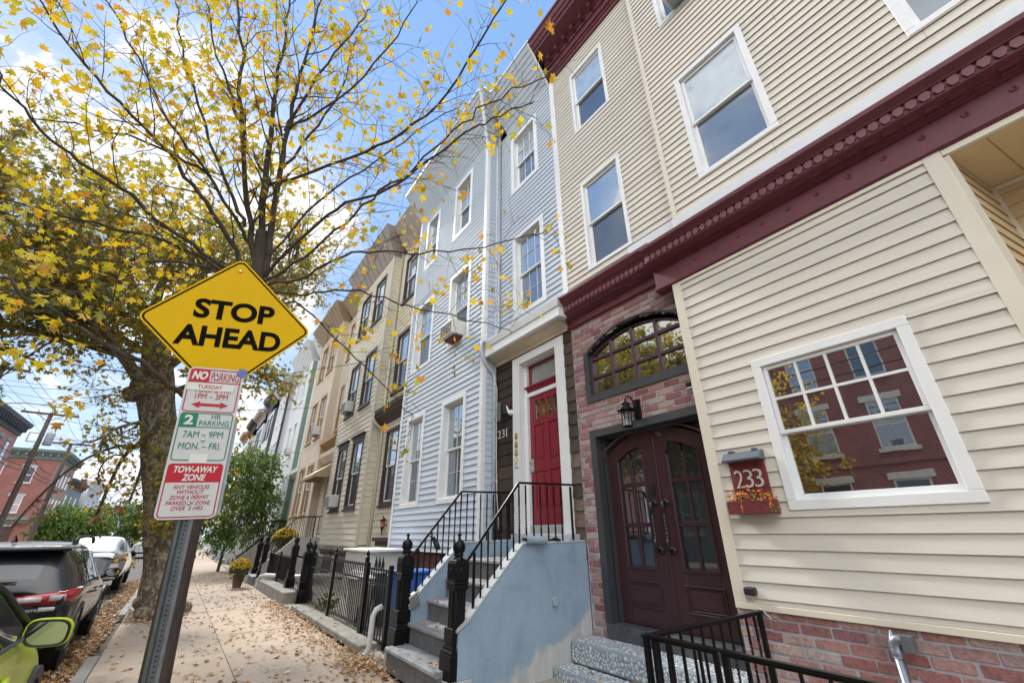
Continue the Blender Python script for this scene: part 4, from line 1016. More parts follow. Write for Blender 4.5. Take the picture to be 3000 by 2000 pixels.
# ------------------------------------------------------------------ tilted siding for the covered cornices
def siding_quad(mb, A, B, C_, D_, e, t=0.015, mi=0):
    """A-B bottom edge, D-C top edge; courses run along A-B"""
    A, B, C_, D_ = map(V3, (A, B, C_, D_)); n = max(1, round(((D_ - A).length + (C_ - B).length) / 2 / e))
    nr = (B - A).cross(D_ - A).normalized()
    if nr.x > 0 or (abs(nr.x) < .1 and nr.y > 0): nr = -nr
    for i in range(n):
        f0, f1 = i / n, (i + 1) / n
        a, b, c, d = A.lerp(D_, f0), B.lerp(C_, f0), B.lerp(C_, f1), A.lerp(D_, f1)
        mb.face([a + nr * t, b + nr * t, c + nr * .004, d + nr * .004], mi); mb.face([a + nr * t, b + nr * t, b + nr * .002, a + nr * .002], mi)
        ee = (d - a).normalized() * .006
        mb.face([a + nr * .002, b + nr * .002, b + nr * .002 - ee, a + nr * .002 - ee], mi)

# ------------------------------------------------------------------ house 231
H1 = thing('row_house', 'pale blue sided house with white trimmed windows and a red door at 231', 'house', (4.5, 7.7, 0))
y0, yb, y1 = 4.485, 6.77, 10.94
rw = [(5.05, 6.11, 5.56, 7.66), (5.12, 6.14, 8.97, 10.86)]
bw = [(7.43, 8.52, 2.10, 4.32), (9.42, 10.50, 2.10, 4.34), (7.43, 8.50, 5.62, 7.74), (9.40, 10.62, 5.62, 7.76), (7.55, 8.52, 8.99, 10.98), (9.50, 10.40, 9.0, 10.95)]
m = MB(); siding(m, FW(4.6), 4.60, yb, 5.18, 11.28, 0.125, 5.2, rw, t=.023, g=.019)
siding(m, FW(4.3), yb, y1, 1.23, 11.28, 0.131, 3.27, bw, t=.023, g=.019)
siding(m, FS(yb), 4.30, 4.6, 1.23, 11.28, 0.131, 3.27, (), t=.013, g=.019)
LZ = 12.13
siding_quad(m, (4.6, 4.60, 11.28), (4.6, 6.3, 11.28), (3.9, 6.3, LZ), (3.9, 4.52, LZ), .125)
siding_quad(m, (4.3, yb, 11.28), (4.3, y1, 11.28), (3.6, y1, LZ), (3.6, 6.1, LZ), .125)
siding_quad(m, (4.6, yb, 11.28), (4.3, yb, 11.28), (3.6, 6.1, LZ), (4.6, 6.1, LZ), .125)
m.build('wall', M['blue'], H1)
m = MB()
fbox(m, FW(4.3), yb - .012, yb + .105, 1.2, 11.3, -.0, .032); fbox(m, FS(yb), 4.30, 4.36, 1.2, 11.3, .0, .012 + .003)
fbox(m, FW(4.3), y1 - .06, y1 + .03, 1.2, 11.3, -.02, .032); fbox(m, FW(4.3), yb + .1, y1 - .06, 1.195, 1.228, -.02, .022); fbox(m, FS(yb), 4.56, 4.6, 1.2, 11.28, .0, .02)
m.tube([(4.285, yb + .04, 11.28), (3.585, 6.12, LZ)], .05, 4); m.box(3.57, 3.64, 6.06, y1, LZ, LZ + .06); m.box(3.87, 3.94, 4.5, 6.12, LZ, LZ + .05); m.box(3.6, 4.6, 6.06, 6.13, LZ + .001, LZ + .058)
siding_quad(m, (4.6, 4.57, 11.25), (4.6, 4.62, 11.25), (3.89, 4.56, LZ), (3.89, 4.50, LZ), 5, .03)
m.build('corner_trim', M['white'], H1, .004)
for q in rw: window(FW(4.6), H1, *q, cas=.11, proud=.03, depth=.12, up='g_sky' if q[2] < 8 else 'g_blind', lo='g_curt', grid=(3, 2, .006), gridlo=(3, 2, .006))
for i, q in enumerate(bw): window(FW(4.3), H1, *q, cas=.10, proud=.03, depth=.15, up='g_sky', lo='g_screen' if i else 'g_curt', grid=(2, 2, .006), gridlo=(2, 2, .005) if i < 2 else None)
# entry: brown planks, white door case, hood
FR1 = FW(4.6)
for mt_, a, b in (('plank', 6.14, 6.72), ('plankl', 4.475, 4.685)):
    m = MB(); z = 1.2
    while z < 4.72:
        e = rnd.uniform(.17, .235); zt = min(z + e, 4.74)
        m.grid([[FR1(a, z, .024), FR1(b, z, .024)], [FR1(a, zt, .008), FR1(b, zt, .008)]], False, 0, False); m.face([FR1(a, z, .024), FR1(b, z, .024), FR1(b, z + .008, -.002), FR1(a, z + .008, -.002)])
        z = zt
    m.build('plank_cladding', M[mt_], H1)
c = MB(); frame(c, FR1, 4.685, 6.14, 1.53, 4.665, .215, -.02, .035, wb=.002, wt=.15)
fbox(c, FR1, 5.925, 5.945, 1.53, 4.51, -.2, -.02); fbox(c, FR1, 4.88, 4.90, 1.53, 4.51, -.2, -.02); fbox(c, FR1, 4.90, 5.925, 4.49, 4.513, -.2, -.02)
fbox(c, FR1, 5.86, 5.925, 1.53, 4.49, -.2, -.10); fbox(c, FR1, 4.90, 4.96, 1.53, 4.49, -.2, -.10); fbox(c, FR1, 4.96, 5.86, 3.855, 3.93, -.2, -.12)
cs = c.build('door_case', M['white'], H1, .006)
FD1 = FW(4.75)
d = MB(); a, b = 4.965, 5.855
def dbx(p0, p1, q0, q1, d0=-.04, d1=0.0): fbox(d, FD1, p0, p1, q0, q1, d0, d1)
ga = [(a + .115 + i * .17, a + .115 + i * .17 + .125) for i in range(4)]
dbx(a, a + .115, 1.66, 3.85); dbx(b - .115, b, 1.66, 3.85); dbx(a + .115, b - .115, 1.66, 1.90); dbx(a + .115, b - .115, 3.30, 3.42); dbx(a + .115, b - .115, 2.50, 2.66); dbx(a + .115, b - .115, 3.76, 3.85)
mid = (a + b) / 2; dbx(mid - .06, mid + .06, 1.90, 2.50); dbx(mid - .06, mid + .06, 2.66, 3.30)
for q0, q1 in ((1.90, 2.50), (2.66, 3.30)):
    for p0, p1 in ((a + .115, mid - .06), (mid + .06, b - .115)):
        dbx(p0, p1, q0, q1, -.04, -.018); dbx(p0 + .05, p1 - .05, q0 + .05, q1 - .05, -.018, -.006)
xs = [a + .115] + [v for g_ in ga for v in g_] + [b - .115]
for i in range(0, len(xs), 2):
    if xs[i + 1] - xs[i] > .004: dbx(xs[i], xs[i + 1], 3.42, 3.76)
for g0, g1 in ga:                                            # round heads of the four lights
    c0 = (g0 + g1) / 2; r_h = (g1 - g0) / 2; n = 10; zs = 3.68
    for k in range(n):
        t0, t1 = math.pi * k / n, math.pi * (k + 1) / n
        p0, p1 = c0 - r_h * math.cos(t0), c0 - r_h * math.cos(t1)
        d.face([FD1(p0, zs + r_h * math.sin(t0) * 1.1, 0), FD1(p1, zs + r_h * math.sin(t1) * 1.1, 0), FD1(p1, 3.762, 0), FD1(p0, 3.762, 0)])
dr = d.build('door', M['red'], H1, .005)
m = MB()
for g0, g1 in ga: m.face([FD1(g0, 3.42, -.02), FD1(g1, 3.42, -.02), FD1(g1, 3.76, -.02), FD1(g0, 3.76, -.02)])
m.build('pane', M['g_arch'], dr)
m = MB(); fbox(m, FD1, b - .10, b + .03, 2.50, 2.72, .002, .02); m.build('lock_plate', M['chrome'], dr, .006)
m = MB(); m.tube([FD1(b - .04, 2.66, .02), FD1(b - .04, 2.66, .06), FD1(b - .12, 2.645, .065)], [.016, .014, .010], 8); m.lathe([(.02, .0), (.02, .012), (0, .014)], FD1(b - .035, 2.57, .02), 10, axis=(-1, 0, 0)); m.build('handle', M['chrome'], dr)
m = MB(); fbox(m, FD1, a, b, 1.50, 1.658, -.05, .05); m.build('threshold', mat('grey_threshold', (.42, .41, .40), .5), dr, .004)
m = MB(); frame(m, FD1, 4.96, 5.86, 4.02, 4.50, .055, -.04, .0); fbox(m, FD1, 4.90, 5.90, 4.03, 4.07, .001, .03)
tr = m.build('transom_window', M['red'], H1, .004)
m = MB(); m.face([FD1(5.01, 4.07, -.03), FD1(5.81, 4.07, -.03), FD1(5.81, 4.45, -.03), FD1(5.01, 4.45, -.03)]); m.build('pane', M['g_frost'], tr)
m = MB(); profile(m, [(4.75, 3.93), (4.735, 3.93), (4.72, 3.96), (4.72, 4.0), (4.675, 4.02), (4.67, 4.05), (4.75, 4.06)], 4.91, 5.91)
for i in range(13): m.box(4.695, 4.722, 4.95 + i * .074, 4.985 + i * .074, 3.965, 4.005)
m.build('dentil_shelf', M['red'], tr, .003)
m = MB(); P = [(4.6, 4.70), (4.555, 4.70), (4.55, 4.74), (4.53, 4.755), (4.50, 4.76), (4.44, 4.785), (4.39, 4.83), (4.36, 4.865), (4.30, 4.872), (4.6, 4.874)]
profile(m, P, 4.56, 6.70); hd = m.build('door_hood', M['stainwood'], H1, .004)
m = MB(); profile(m, [(4.6, 4.877), (4.285, 4.857), (4.28, 4.87), (4.28, 5.035), (4.6, 5.036)], 4.44, 6.70); m.build('fascia', M['white'], hd, .005)
m = MB(); profile(m, [(4.6, 5.04), (4.29, 5.037), (4.262, 5.04), (4.262, 5.20), (4.27, 5.21), (4.6, 5.30)], 4.43, 6.705); m.build('hood_flashing', mat('dull_grey_flashing', (.40, .41, .41), .45, var=.12, scale=3), hd, .004)
m = MB(); m.box(4.45, 4.60, 6.76, 6.78, -.1, 1.23); m.box(4.36, 4.6, 6.76, y1, -.1, 1.21); m.build('basement_wall', mat('dark_red_basement', (.13, .05, .045), .85, var=.3), H1)
m = MB(); m.box(4.352, 4.362, 7.2, 8.3, .2, 1.18); m.build('basement_opening', M['dark'], H1)
m = MB(); m.tube([(4.53, 6.58, 12.0), (4.53, 6.58, 5.55), (4.52, 6.62, 5.42), (4.46, 6.68, 5.34), (4.36, 6.735, 5.28), (4.22, 6.735, 5.20), (4.19, 6.735, 5.05), (4.22, 6.735, 4.86), (4.36, 6.72, 4.68), (4.50, 6.70, 4.55), (4.53, 6.70, 4.45), (4.53, 6.70, .0)], .038, 10)
for zz in (9.2, 7.6, 6.0, 3.6, 2.4): m.box(4.49, 4.6, 6.66 if zz < 5 else 6.54, 6.745 if zz < 5 else 6.625, zz, zz + .04)
m.build('downspout', M['bluetrim'], H1, 0)
m = MB(); m.tube([(4.45, 6.725, 4.85), (4.47, 6.70, 4.6), (4.545, 6.64, 4.2), (4.545, 6.645, 3.0), (4.545, 6.62, 2.2), (4.545, 6.55, 1.6)], .009, 6); m.build('cable', M['pvc'], H1)
m = MB(); m.box(5.0, 14, y0, y1, -.1, 12.1); m.box(3.95, 5.0, y0, y1, LZ - .02, LZ + .03); m.build('roof', M['roofd'], H1)  # roof slab over an unseen core box put in to block light
m = MB(); fbox(m, FR1, 6.30, 6.31, 3.2, 3.21, 0, .001)
nb = MB()
for ch, yy in (('2', 6.575), ('3', 6.45), ('1', 6.345)): add_text(nb, ch, .2, (4.574, yy, 3.265), V3((0, -1, 0)), z_, V3((-1, 0, 0)), height=.155, extrude=.005)
nb.build('house_number', M['num'], H1)
# fittings of the entry
t_ = thing('wall_light', 'dark tube wall light above the 231 figures on brown planks', 'lamp', (4.5, 6.45, 3.65))
m = MB(); m.tube([(4.47, 6.43, 3.48), (4.47, 6.43, 3.85)], .05, 18); m.box(4.50, 4.58, 6.40, 6.46, 3.6, 3.72); m.build('tube', mat('dark_bronze', (.035, .033, .034), .4), t_, .004)
t_ = thing('security_camera', 'white and black camera on the brown planks beside the tube light', 'camera', (4.5, 6.24, 3.65))
m = MB(); m.tube([(4.575, 6.20, 3.62), (4.53, 6.20, 3.62)], .05, 14); m.tube([(4.53, 6.20, 3.60), (4.50, 6.22, 3.68), (4.49, 6.24, 3.74)], .022, 8); m.build('mount', M['white'], t_, .004)
m = MB(); m.box(4.44, 4.51, 6.22, 6.31, 3.58, 3.74); m.build('head', M['plastic'], t_, .012)
for i, (zz, lab) in enumerate(((3.14, 'topmost of three brass bell pulls on the white door case'), (2.99, 'middle of three brass bell pulls on the white door case'), (2.84, 'lowest of three brass bell pulls on the white door case'))):
    t_ = thing('door_bell', lab, 'doorbell', (4.56, 6.03, zz), 'brass bells by the red door')
    m = MB(); m.prism([(6.03 + .036 * math.cos(k * .3927) * (1), zz + .062 * math.sin(k * .3927)) for k in range(16)], lambda p, q, a: (a, p, q), 4.565, 4.55); m.build('plate', M['brass'], t_, .003)
    m = MB(); m.lathe([(.02, 0), (.022, .008), (.014, .016), (0, .018)], (4.55, 6.03, zz), 12, axis=(-1, 0, 0)); m.build('button', M['brass'], t_)
t_ = thing('intercom', 'cream intercom plate below the brass bells', 'intercom', (4.56, 6.03, 2.66)); m = MB(); m.box(4.545, 4.566, 5.975, 6.075, 2.59, 2.76); m.build('plate', M['offwhite'], t_, .005); m = MB(); m.lathe([(.01, 0), (.01, .004), (0, .005)], (4.545, 6.025, 2.66), 10, axis=(-1, 0, 0)); m.build('button', M['plastic'], t_)

def aircon(F, u, z, label, w=.58, h=.36, dep=.34):
    c = F(u, z, 0); t = thing('air_conditioner', label, 'air conditioner', c, 'window air conditioners')
    m = MB(); fbox(m, F, u - w / 2, u + w / 2, z, z + h, -.12, dep); m.build('case', M['acw'], t, .012)
    m = MB()
    for i in range(9): fbox(m, F, u - w / 2 + .03, u + w / 2 - .03, z + .04 + i * (h - .08) / 9, z + .04 + i * (h - .08) / 9 + .018, dep + .0005, dep + .006)
    m.build('grille', M['binl'], t)
    m = MB(); fbox(m, F, u - w / 2 + .05, u + w / 2 - .05, z - .05, z - .004, -.05, dep * .7); m.build('support', M['redwood'] if abs(u - 7.95) < .2 else M['gal'], t)
    return t
aircon(FW(4.3), 7.95, 5.74, 'white air conditioner on a red support in the blue house window')
t_ = aircon(FW(4.46), 1.22, 9.26, 'air conditioner in the topmost tan house window at the upper frame edge', .62, .40, .30)

# ------------------------------------------------------------------ the rest of the row
def row_house(y0, label, col, e, trim, cas, corn, cfront=None, cside=None, detail=True, lip=12.35, dy=0.0, gf=True, z0=1.25, base=None, up='g_sky', style='flare', cap=None, rec_door=False, wz=((2.28, 4.50), (5.68, 7.80), (9.05, 11.0)), bays=2):
    yb, y1 = y0 + 2.5, y0 + 6.75
    H = thing('row_house', label, 'house', (4.5, (y0 + y1) / 2, 0))
    cw = 1.15; us = [yb + .62, y1 - .62 - cw - .1] if bays == 2 else [yb + 1.5]
    bwin = [(u, u + cw, a, b) for a, b in wz for u in us]
    rwin = [(y0 + .78, y0 + 1.85, a, b) for a, b in (wz if not rec_door else wz[1:])]
    fc, sc = M[cfront or col], M[cside or col]
    m = MB(); zb = 11.45
    siding(m, FW(4.6), y0, yb, 1.2, zb, e, 1.9, rwin + ([(y0 + .35, y0 + 1.75, 1.2, 4.3)] if rec_door else []), t=.018, fine=False); siding(m, FW(4.3), yb, y1, z0, zb, e, 1.9, bwin, t=.018, fine=False)
    m.build('wall', fc, H)
    m = MB(); siding(m, FS(yb), 4.30, 4.6, z0, zb, e, 1.9, (), t=.014, fine=False); m.build('side_wall', sc, H)
    m = MB(); fbox(m, FW(4.3), yb - .014, yb + .13, z0 - .03, zb, -.02, .03); fbox(m, FS(yb), 4.3, 4.34, z0 - .03, zb, 0, .016); fbox(m, FW(4.3), y1 - .1, y1, z0 - .03, zb, -.02, .03); fbox(m, FW(4.3), yb + .13, y1 - .1, z0 - .05, z0, -.02, .024)
    m.build('corner_trim', M[trim], H)
    for q in bwin + rwin: window(FW(4.3) if q in bwin else FW(4.6), H, *q, cas=.09, proud=.035, depth=.08, m=cas, sash='white', up=up, lo='g_screen', sill=.04, cap=cap if (q[2] < 5 and q in bwin) else None, simple=True)
    if style == 'flare':
        m = MB(); e2 = .42
        for A, B, C_, D_ in (((4.6, y0, zb), (4.6, yb - .5, zb), (3.93, yb - .5, lip), (3.93, y0, lip)), ((4.3, yb, zb), (4.3, y1, zb), (3.62, y1, lip), (3.62, yb - .62, lip)), ((4.6, yb, zb), (4.3, yb, zb), (3.62, yb - .62, lip), (4.6, yb - .62, lip))):
            A, B, C_, D_ = map(V3, (A, B, C_, D_)); n = max(1, round((B - A).length / e2))
            for i in range(n):                                # upright boards
                f0, f1 = i / n + .004, (i + 1) / n - .004; m.face([A.lerp(B, f0), A.lerp(B, f1), D_.lerp(C_, f1), D_.lerp(C_, f0)]); m.face([A.lerp(B, f1), A.lerp(B, f1 + .008), D_.lerp(C_, f1 + .008), D_.lerp(C_, f1)], 1)
        m.build('cornice', [M[corn], M['brownpaint']], H)
    else:
        m = MB(); P = [(4.6, 11.3), (4.52, 11.3), (4.5, 11.5), (4.46, 11.52), (4.46, 11.85), (4.40, 11.9), (4.02, 12.0), (3.98, 12.1), (3.9, 12.25), (4.6, 12.4)]
        profile(m, [(x, z + lip - 12.35) for x, z in P], y0, yb); profile(m, [(x - .3, z + lip - 12.35) for x, z in P], yb - .35, y1)
        c = m.build('cornice', M[corn], H); k = 0
        while yb - .2 + k * .62 < y1 - .1:
            yy = yb - .2 + k * .62; m = MB(); m.prism([(4.2, lip - .9), (4.16, lip - .9), (4.10, lip - .6), (3.80, lip - .42), (3.80, lip - .30), (4.2, lip - .34)], lambda p, q, a: (p, a, q), yy - .07, yy + .07); m.build('bracket', M[corn], c); k += 1
    m = MB(); m.box(4.75, 13, y0, y1, -.1, lip - .1); m.box(3.95, 4.8, y0, y1, lip - .02, lip + .06); m.build('roof', M['roofd'], H)  # roof slab and the hidden core box added as a light block
    m = MB(); m.box(4.36, 4.75, yb, y1, -.1, z0 - .03); m.box(4.6, 4.75, y0, yb, -.1, 1.2); m.build('basement_wall', M[base or col], H)
    if rec_door:
        F = FW(4.6); m = MB(); frame(m, F, y0 + .33, y0 + 1.77, 1.55, 4.3, .14, -.05, .04, wb=.002); m.build('door_frame', M[trim], H)
        m = MB(); fbox(m, F, y0 + .47, y0 + 1.63, 1.55, 3.7, -.1, -.05); dd = m.build('door', M['white'] if y0 < 20 else M['brownpaint'], H); m = MB(); fbox(m, F, y0 + .62, y0 + 1.48, 2.7, 3.5, -.05, -.045); m.build('pane', M['g_dark'], dd); m = MB(); fbox(m, F, y0 + .47, y0 + 1.63, 3.7, 4.16, -.1, -.06); m.build('transom_pane', M['g_far'], dd)
        m = MB(); profile(m, [(4.6, 4.32), (4.5, 4.32), (4.34, 4.52), (4.30, 4.55), (4.30, 4.75), (4.6, 4.8)], y0 + .1, yb - .02); m.build('door_hood', M[corn if style != 'flare' else trim], H)
    return H, bwin, rwin
h229, b229, r229 = row_house(10.95, 'cream clapboard house with dark brown window frames next to the blue house', 'cream', .171, 'creamtrim', 'brownpaint', 'mauve', cap='brownpaint')
m = MB(); profile(m, [(4.6, 4.74), (4.54, 4.74), (4.50, 4.82), (4.42, 4.88), (4.34, 4.94), (4.32, 5.0), (4.26, 5.06), (4.24, 5.16), (4.6, 5.24)], 11.0, 13.40); m.build('entry_cornice', M['brownpaint'], h229, .006)
m = MB(); m.box(4.44, 4.6, 11.35, 12.62, 1.36, 1.46); m.box(4.50, 4.6, 11.45, 12.52, 1.25, 1.36); m.build('ledge', M['brownpaint'], h229, .006)
for yy in (14.2, 15.85):
    m = MB(); m.box(4.20, 4.36, yy, yy + 1.4, 1.02, 1.10); m.box(4.24, 4.36, yy + .08, yy + 1.32, .92, 1.02); m.build('basement_hood', M['brownpaint'], h229, .006); m = MB(); m.box(4.345, 4.358, yy + .2, yy + 1.2, .3, .92); m.build('basement_pane', M['g_dark'], h229)
m = MB(); m.tube([(4.54, 13.2, 11.5), (4.54, 13.2, 5.3), (4.3, 13.25, 5.15), (4.22, 13.28, 5.0), (4.3, 13.25, 4.8), (4.54, 13.15, 4.6), (4.54, 13.15, 0.2)], .045, 8); m.build('downspout', M['creamtrim'], h229)
nb = MB(); add_text(nb, '229', .2, (4.57, 11.55, 2.03), V3((0, -1, 0)), z_, V3((-1, 0, 0)), height=.17, extrude=.006); nb.build('house_number', M['iron'], h229)
t_ = thing('wall_lantern', 'black and red carriage lamp on the cream wall below number 229', 'lantern', (4.5, 12.0, 1.75))
m = MB(); m.tube([(4.58, 12.0, 1.78), (4.50, 12.0, 1.74), (4.50, 12.0, 1.80)], .02, 8); m.lathe([(.01, .30), (.02, .27), (.03, .25), (.09, .20), (.10, .18), (.0, .18)], (4.47, 12.0, 1.70), 8); m.lathe([(.055, .0), (.05, -.02), (.02, -.12), (.015, -.2), (0, -.21)], (4.47, 12.0, 1.72), 8); m.build('frame', M['iron'], t_)
m = MB(); m.lathe([(.055, 0), (.08, .17)], (4.47, 12.0, 1.72), 8); m.build('globe', mat('red_lamp_glass', (.30, .08, .05), .2), t_)
aircon(FW(4.3), b229[1][0] + .55, 2.40, 'air conditioner in a ground floor window of the cream house', .6, .4, .3)
aircon(FW(4.3), b229[3][0] + .55, 5.80, 'air conditioner in a first floor window of the cream house', .6, .4, .3)
h227, b227, r227 = row_house(17.70, 'peach clapboard house with ochre window frames and an awning over its door', 'peach', .15, 'peach', 'goldwood', 'awn', rec_door=True, lip=12.2)
m = MB(); profile(m, [(4.6, 4.9), (4.5, 4.92), (4.35, 5.05), (4.2, 5.12), (4.2, 5.3), (4.6, 5.4)], 17.75, 20.15); m.build('entry_cornice', M['goldwood'], h227, .006)
m = MB()
for i in range(16):
    ya, yb_ = 17.85 + i * .145, 17.85 + (i + 1) * .145 - .01; z_e = 3.62
    m.face([(4.55, ya, 4.25), (4.55, yb_, 4.25), (3.70, yb_, 3.66), (3.70, ya, 3.66)]); m.face([(3.70, ya, 3.66), (3.70, yb_, 3.66), (3.70, yb_, 3.56), (3.70, (ya + yb_) / 2, 3.52), (3.70, ya, 3.56)]); m.face([(4.55, yb_, 4.25), (4.55, yb_ + .01, 4.25), (3.70, yb_ + .01, 3.675), (3.70, yb_, 3.675)])
for ye in (17.85, 20.16): m.face([(4.55, ye, 4.25), (3.70, ye, 3.66), (3.70, ye, 3.56), (4.55, ye, 3.58)])
aw_ = m.build('awning', M['awn'], h227); m = MB()
for ye in (17.88, 20.12): m.box(3.70, 3.74, ye, ye + .04, 3.5, 3.6)
m.build('bracket', M['goldwood'], aw_)
aircon(FW(4.3), b227[2][0] + .55, 5.8, 'air conditioner in an ochre framed window of the peach house', .6, .4, .3)
h225, b225, _ = row_house(24.25, 'white fronted house with a grey green side wall past the peach house', 'whitesid', .15, 'white', 'white', 'whitesid', cside='green', rec_door=True, lip=12.5)
aircon(FW(4.3), b225[2][0] + .5, 5.8, 'air conditioner in a window of the white house with the green side', .6, .4, .3)
h223, _, _ = row_house(31.0, 'white house with smooth pale boards and a dark drainpipe', 'whitesid', .2, 'white', 'white', 'whitesid', rec_door=True, lip=12.0)
m = MB(); m.tube([(4.22, 33.4, 11.5), (4.22, 33.4, .2)], .07, 8); m.build('downspout', M['greysid'], h223)
row_house(37.4, 'white house with a slate grey side and a black bracketed cornice', 'whitesid', .17, 'greysid', 'greysid', 'greysid', cside='greysid', rec_door=True, lip=12.9, style='bracket')
row_house(44.15, 'pale blue grey house with a grey bracketed cornice far down the row', 'blue', .17, 'white', 'greysid', 'mauve', rec_door=True, lip=12.8, style='bracket')
row_house(50.9, 'beige house with a brown bracketed cornice far down the row', 'cream', .17, 'creamtrim', 'brownpaint', 'brownpaint', rec_door=True, lip=13.2, style='bracket')
row_house(57.65, 'farthest house of the row with an ochre cornice', 'peach', .17, 'peach', 'goldwood', 'goldwood', rec_door=True, lip=13.0, style='bracket')
Hh = thing('house', 'plain white gabled house closing the far end of the pavement', 'house', (4, 92, 0))
m = MB(); siding(m, FS(90), -1.0, 9.0, -.1, 6.0, .25, 0, [], fine=False, t=.03); m.build('wall', M['whitesid'], Hh)
m = MB(); m.prism([(-1.4, 5.8), (4, 9.4), (9.4, 5.8), (9.4, 6.0), (4, 9.7), (-1.4, 6.0)], lambda p, q, a: (p, a, q), 89.5, 99); m.face([(-1.0, 90.0, 6.0), (9.0, 90.0, 6.0), (4, 90.0, 9.4)]); m.box(-1, 9, 90.2, 99, -.1, 6); m.build('roof', M['greysid'], Hh)
window(FS(90), Hh, 1, 2.2, 2.0, 4.0, simple=True); window(FS(90), Hh, 5, 6.2, 2.0, 4.0, simple=True)
# further stoops
stoop(17.9, 'pale concrete stoop with black rails below the tan awning', wall='cement', cop='cement', newels=True, fine=False)
stoop(24.5, 'stoop with black rails in front of the green sided house', wall='kerbw', cop='cement', newels=False, fine=False)
stoop(31.2, 'stoop in front of the white house with the dark drainpipe', wall='cement', cop='cement', newels=False, fine=False)
stoop(37.6, 'stoop in front of the house with the slate grey side', wall='stucco', cop='stucco', newels=True, fine=False)
stoop(44.3, 'far stoop in front of the pale blue grey house', wall='kerbw', cop='cement', newels=False, fine=False)

# ------------------------------------------------------------------ front fences, bins and pots
def iron_fence(name, label, cat, x, ya, yb, zb, zt, posts, rails, step=.105, over=.0, finial=True, group=None):
    t = thing(name, label, cat, (x, (ya + yb) / 2, zb), group)
    m = MB()
    for z in rails: m.box(x - .011, x + .011, ya, yb, z - .014, z + .014)
    m.build('rail', M['black'], t)
    for y in posts:
        m = MB(); m.box(x - .03, x + .03, y - .03, y + .03, zb, zt + .08)
        if finial: m.lathe([(.036, 0), (.036, .012), (.018, .02), (.03, .045), (.034, .06), (.024, .085), (.008, .098), (.012, .106), (0, .116)], (x, y, zt + .08), 12)
        m.build('post', M['black'], t, .003)
    n = int((yb - ya) / step)
    for i in range(1, n):
        y = ya + (yb - ya) * i / n
        if min(abs(y - p) for p in posts) < .035: continue
        m = MB(); m.box(x - .0075, x + .0075, y - .0075, y + .0075, zb + .05, zt + over); m.build('picket', M['black'], t)
    return t
m = MB(); m.box(2.47, 2.86, 7.02, 11.72, -.05, .115); k_ = m.build('kerb_wall', M['kerbw'], None, .02); tag(k_, 'low mossy concrete kerb under the taller black fence by the blue house', 'kerb wall')
m = MB(); m.box(2.46, 2.95, 12.75, 17.5, -.05, .26); k_ = m.build('kerb_wall', M['kerbw'], None, .02); tag(k_, 'higher concrete kerb under the short black fence before the cream house', 'kerb wall')
iron_fence('iron_fence', 'tall black iron fence with ball topped posts before the blue house', 'fence', 2.75, 7.9, 11.8, .115, 1.10, [7.9, 9.8, 11.75], [.20, .86, 1.07], .1, .0)
gt = iron_fence('iron_gate', 'black iron gate with scrolls on top beside the left newel post', 'gate', 2.75, 6.78, 7.84, .06, 1.03, [6.80, 7.82], [.12, .83, 1.03], .1, 0, False)
m = MB()
for s in (-1, 0, 1):
    c = 7.32 + s * .15
    m.tube([(2.75, c + .055 * math.cos(a * .45 + 1.0) * (1 - a / 22), 1.10 + .055 * math.sin(a * .45 + 1.0) * (1 - a / 22)) for a in range(15)], .011, 6)
    m.tube([(2.75, c - .05, 1.03), (2.75, c, 1.20), (2.75, c + .05, 1.03)], .010, 6)
m.build('scroll', M['black'], gt)
iron_fence('iron_fence', 'short black iron fence on the concrete kerb before the cream house', 'fence', 2.80, 14.1, 17.9, .26, .98, [15.9], [.34, .96], .085, 0, False)
def post_thing(label, x, y, z0, k):
    t = thing('newel_post', label, 'post', (x, y, z0), 'cast iron yard posts'); b = newel(t, x, y, z0, 'black', k)
    return t
post_thing('cast iron post at the far end of the tall black fence', 2.70, 12.0, .10, 1.0)
post_thing('slimmer cast iron post just behind the end of the tall fence', 2.95, 12.55, .05, 1.0)
post_thing('cast iron post at the near end of the short fence on the concrete kerb', 2.78, 13.9, .26, .95)
m = MB(); m.tube([(2.78, 13.9, 1.02), (2.72, 12.1, 1.02)], .02, 8); m.tube([(2.78, 13.9, .45), (2.72, 12.1, .45)], .012, 8); tag(m.build('chain_bar', M['black']), 'black bar joining two cast iron posts across the yard opening', 'bar')
m = MB(); m.tube([(2.50, 17.1, -.02), (2.50, 17.1, .22), (2.52, 17.05, .33), (2.62, 16.9, .37), (3.2, 14.9, .42), (4.2, 13.6, .5)], .06, 10); tag(m.build('drain_pipe', M['pvc']), 'white drain pipe bending down over the concrete kerb near the pot', 'pipe')
m = MB(); m.tube([(2.60, 6.62, .62), (2.53, 6.66, .58), (2.50, 6.68, .50), (2.50, 6.70, .14), (2.47, 6.74, .05), (2.40, 6.80, .03)], .036, 12); tag(m.build('drain_pipe', M['pvc']), 'white plastic drain pipe beside the base of the left newel post', 'pipe')
t_ = thing('equipment_box', 'large white metal cabinet behind the tall black fence', 'cabinet', (3.7, 10.2, 0))
m = MB(); m.box(3.3, 4.05, 9.5, 11.0, .35, 1.20); m.build('case', M['acw'], t_, .01); m = MB(); m.box(3.25, 4.1, 9.4, 11.1, 1.20, 1.25); m.build('lid', M['white'], t_, .012)
for y in (9.6, 10.9): m = MB(); m.box(3.4, 3.5, y - .05, y + .05, 0.03, .35); m.build('leg', M['gal'], t_)
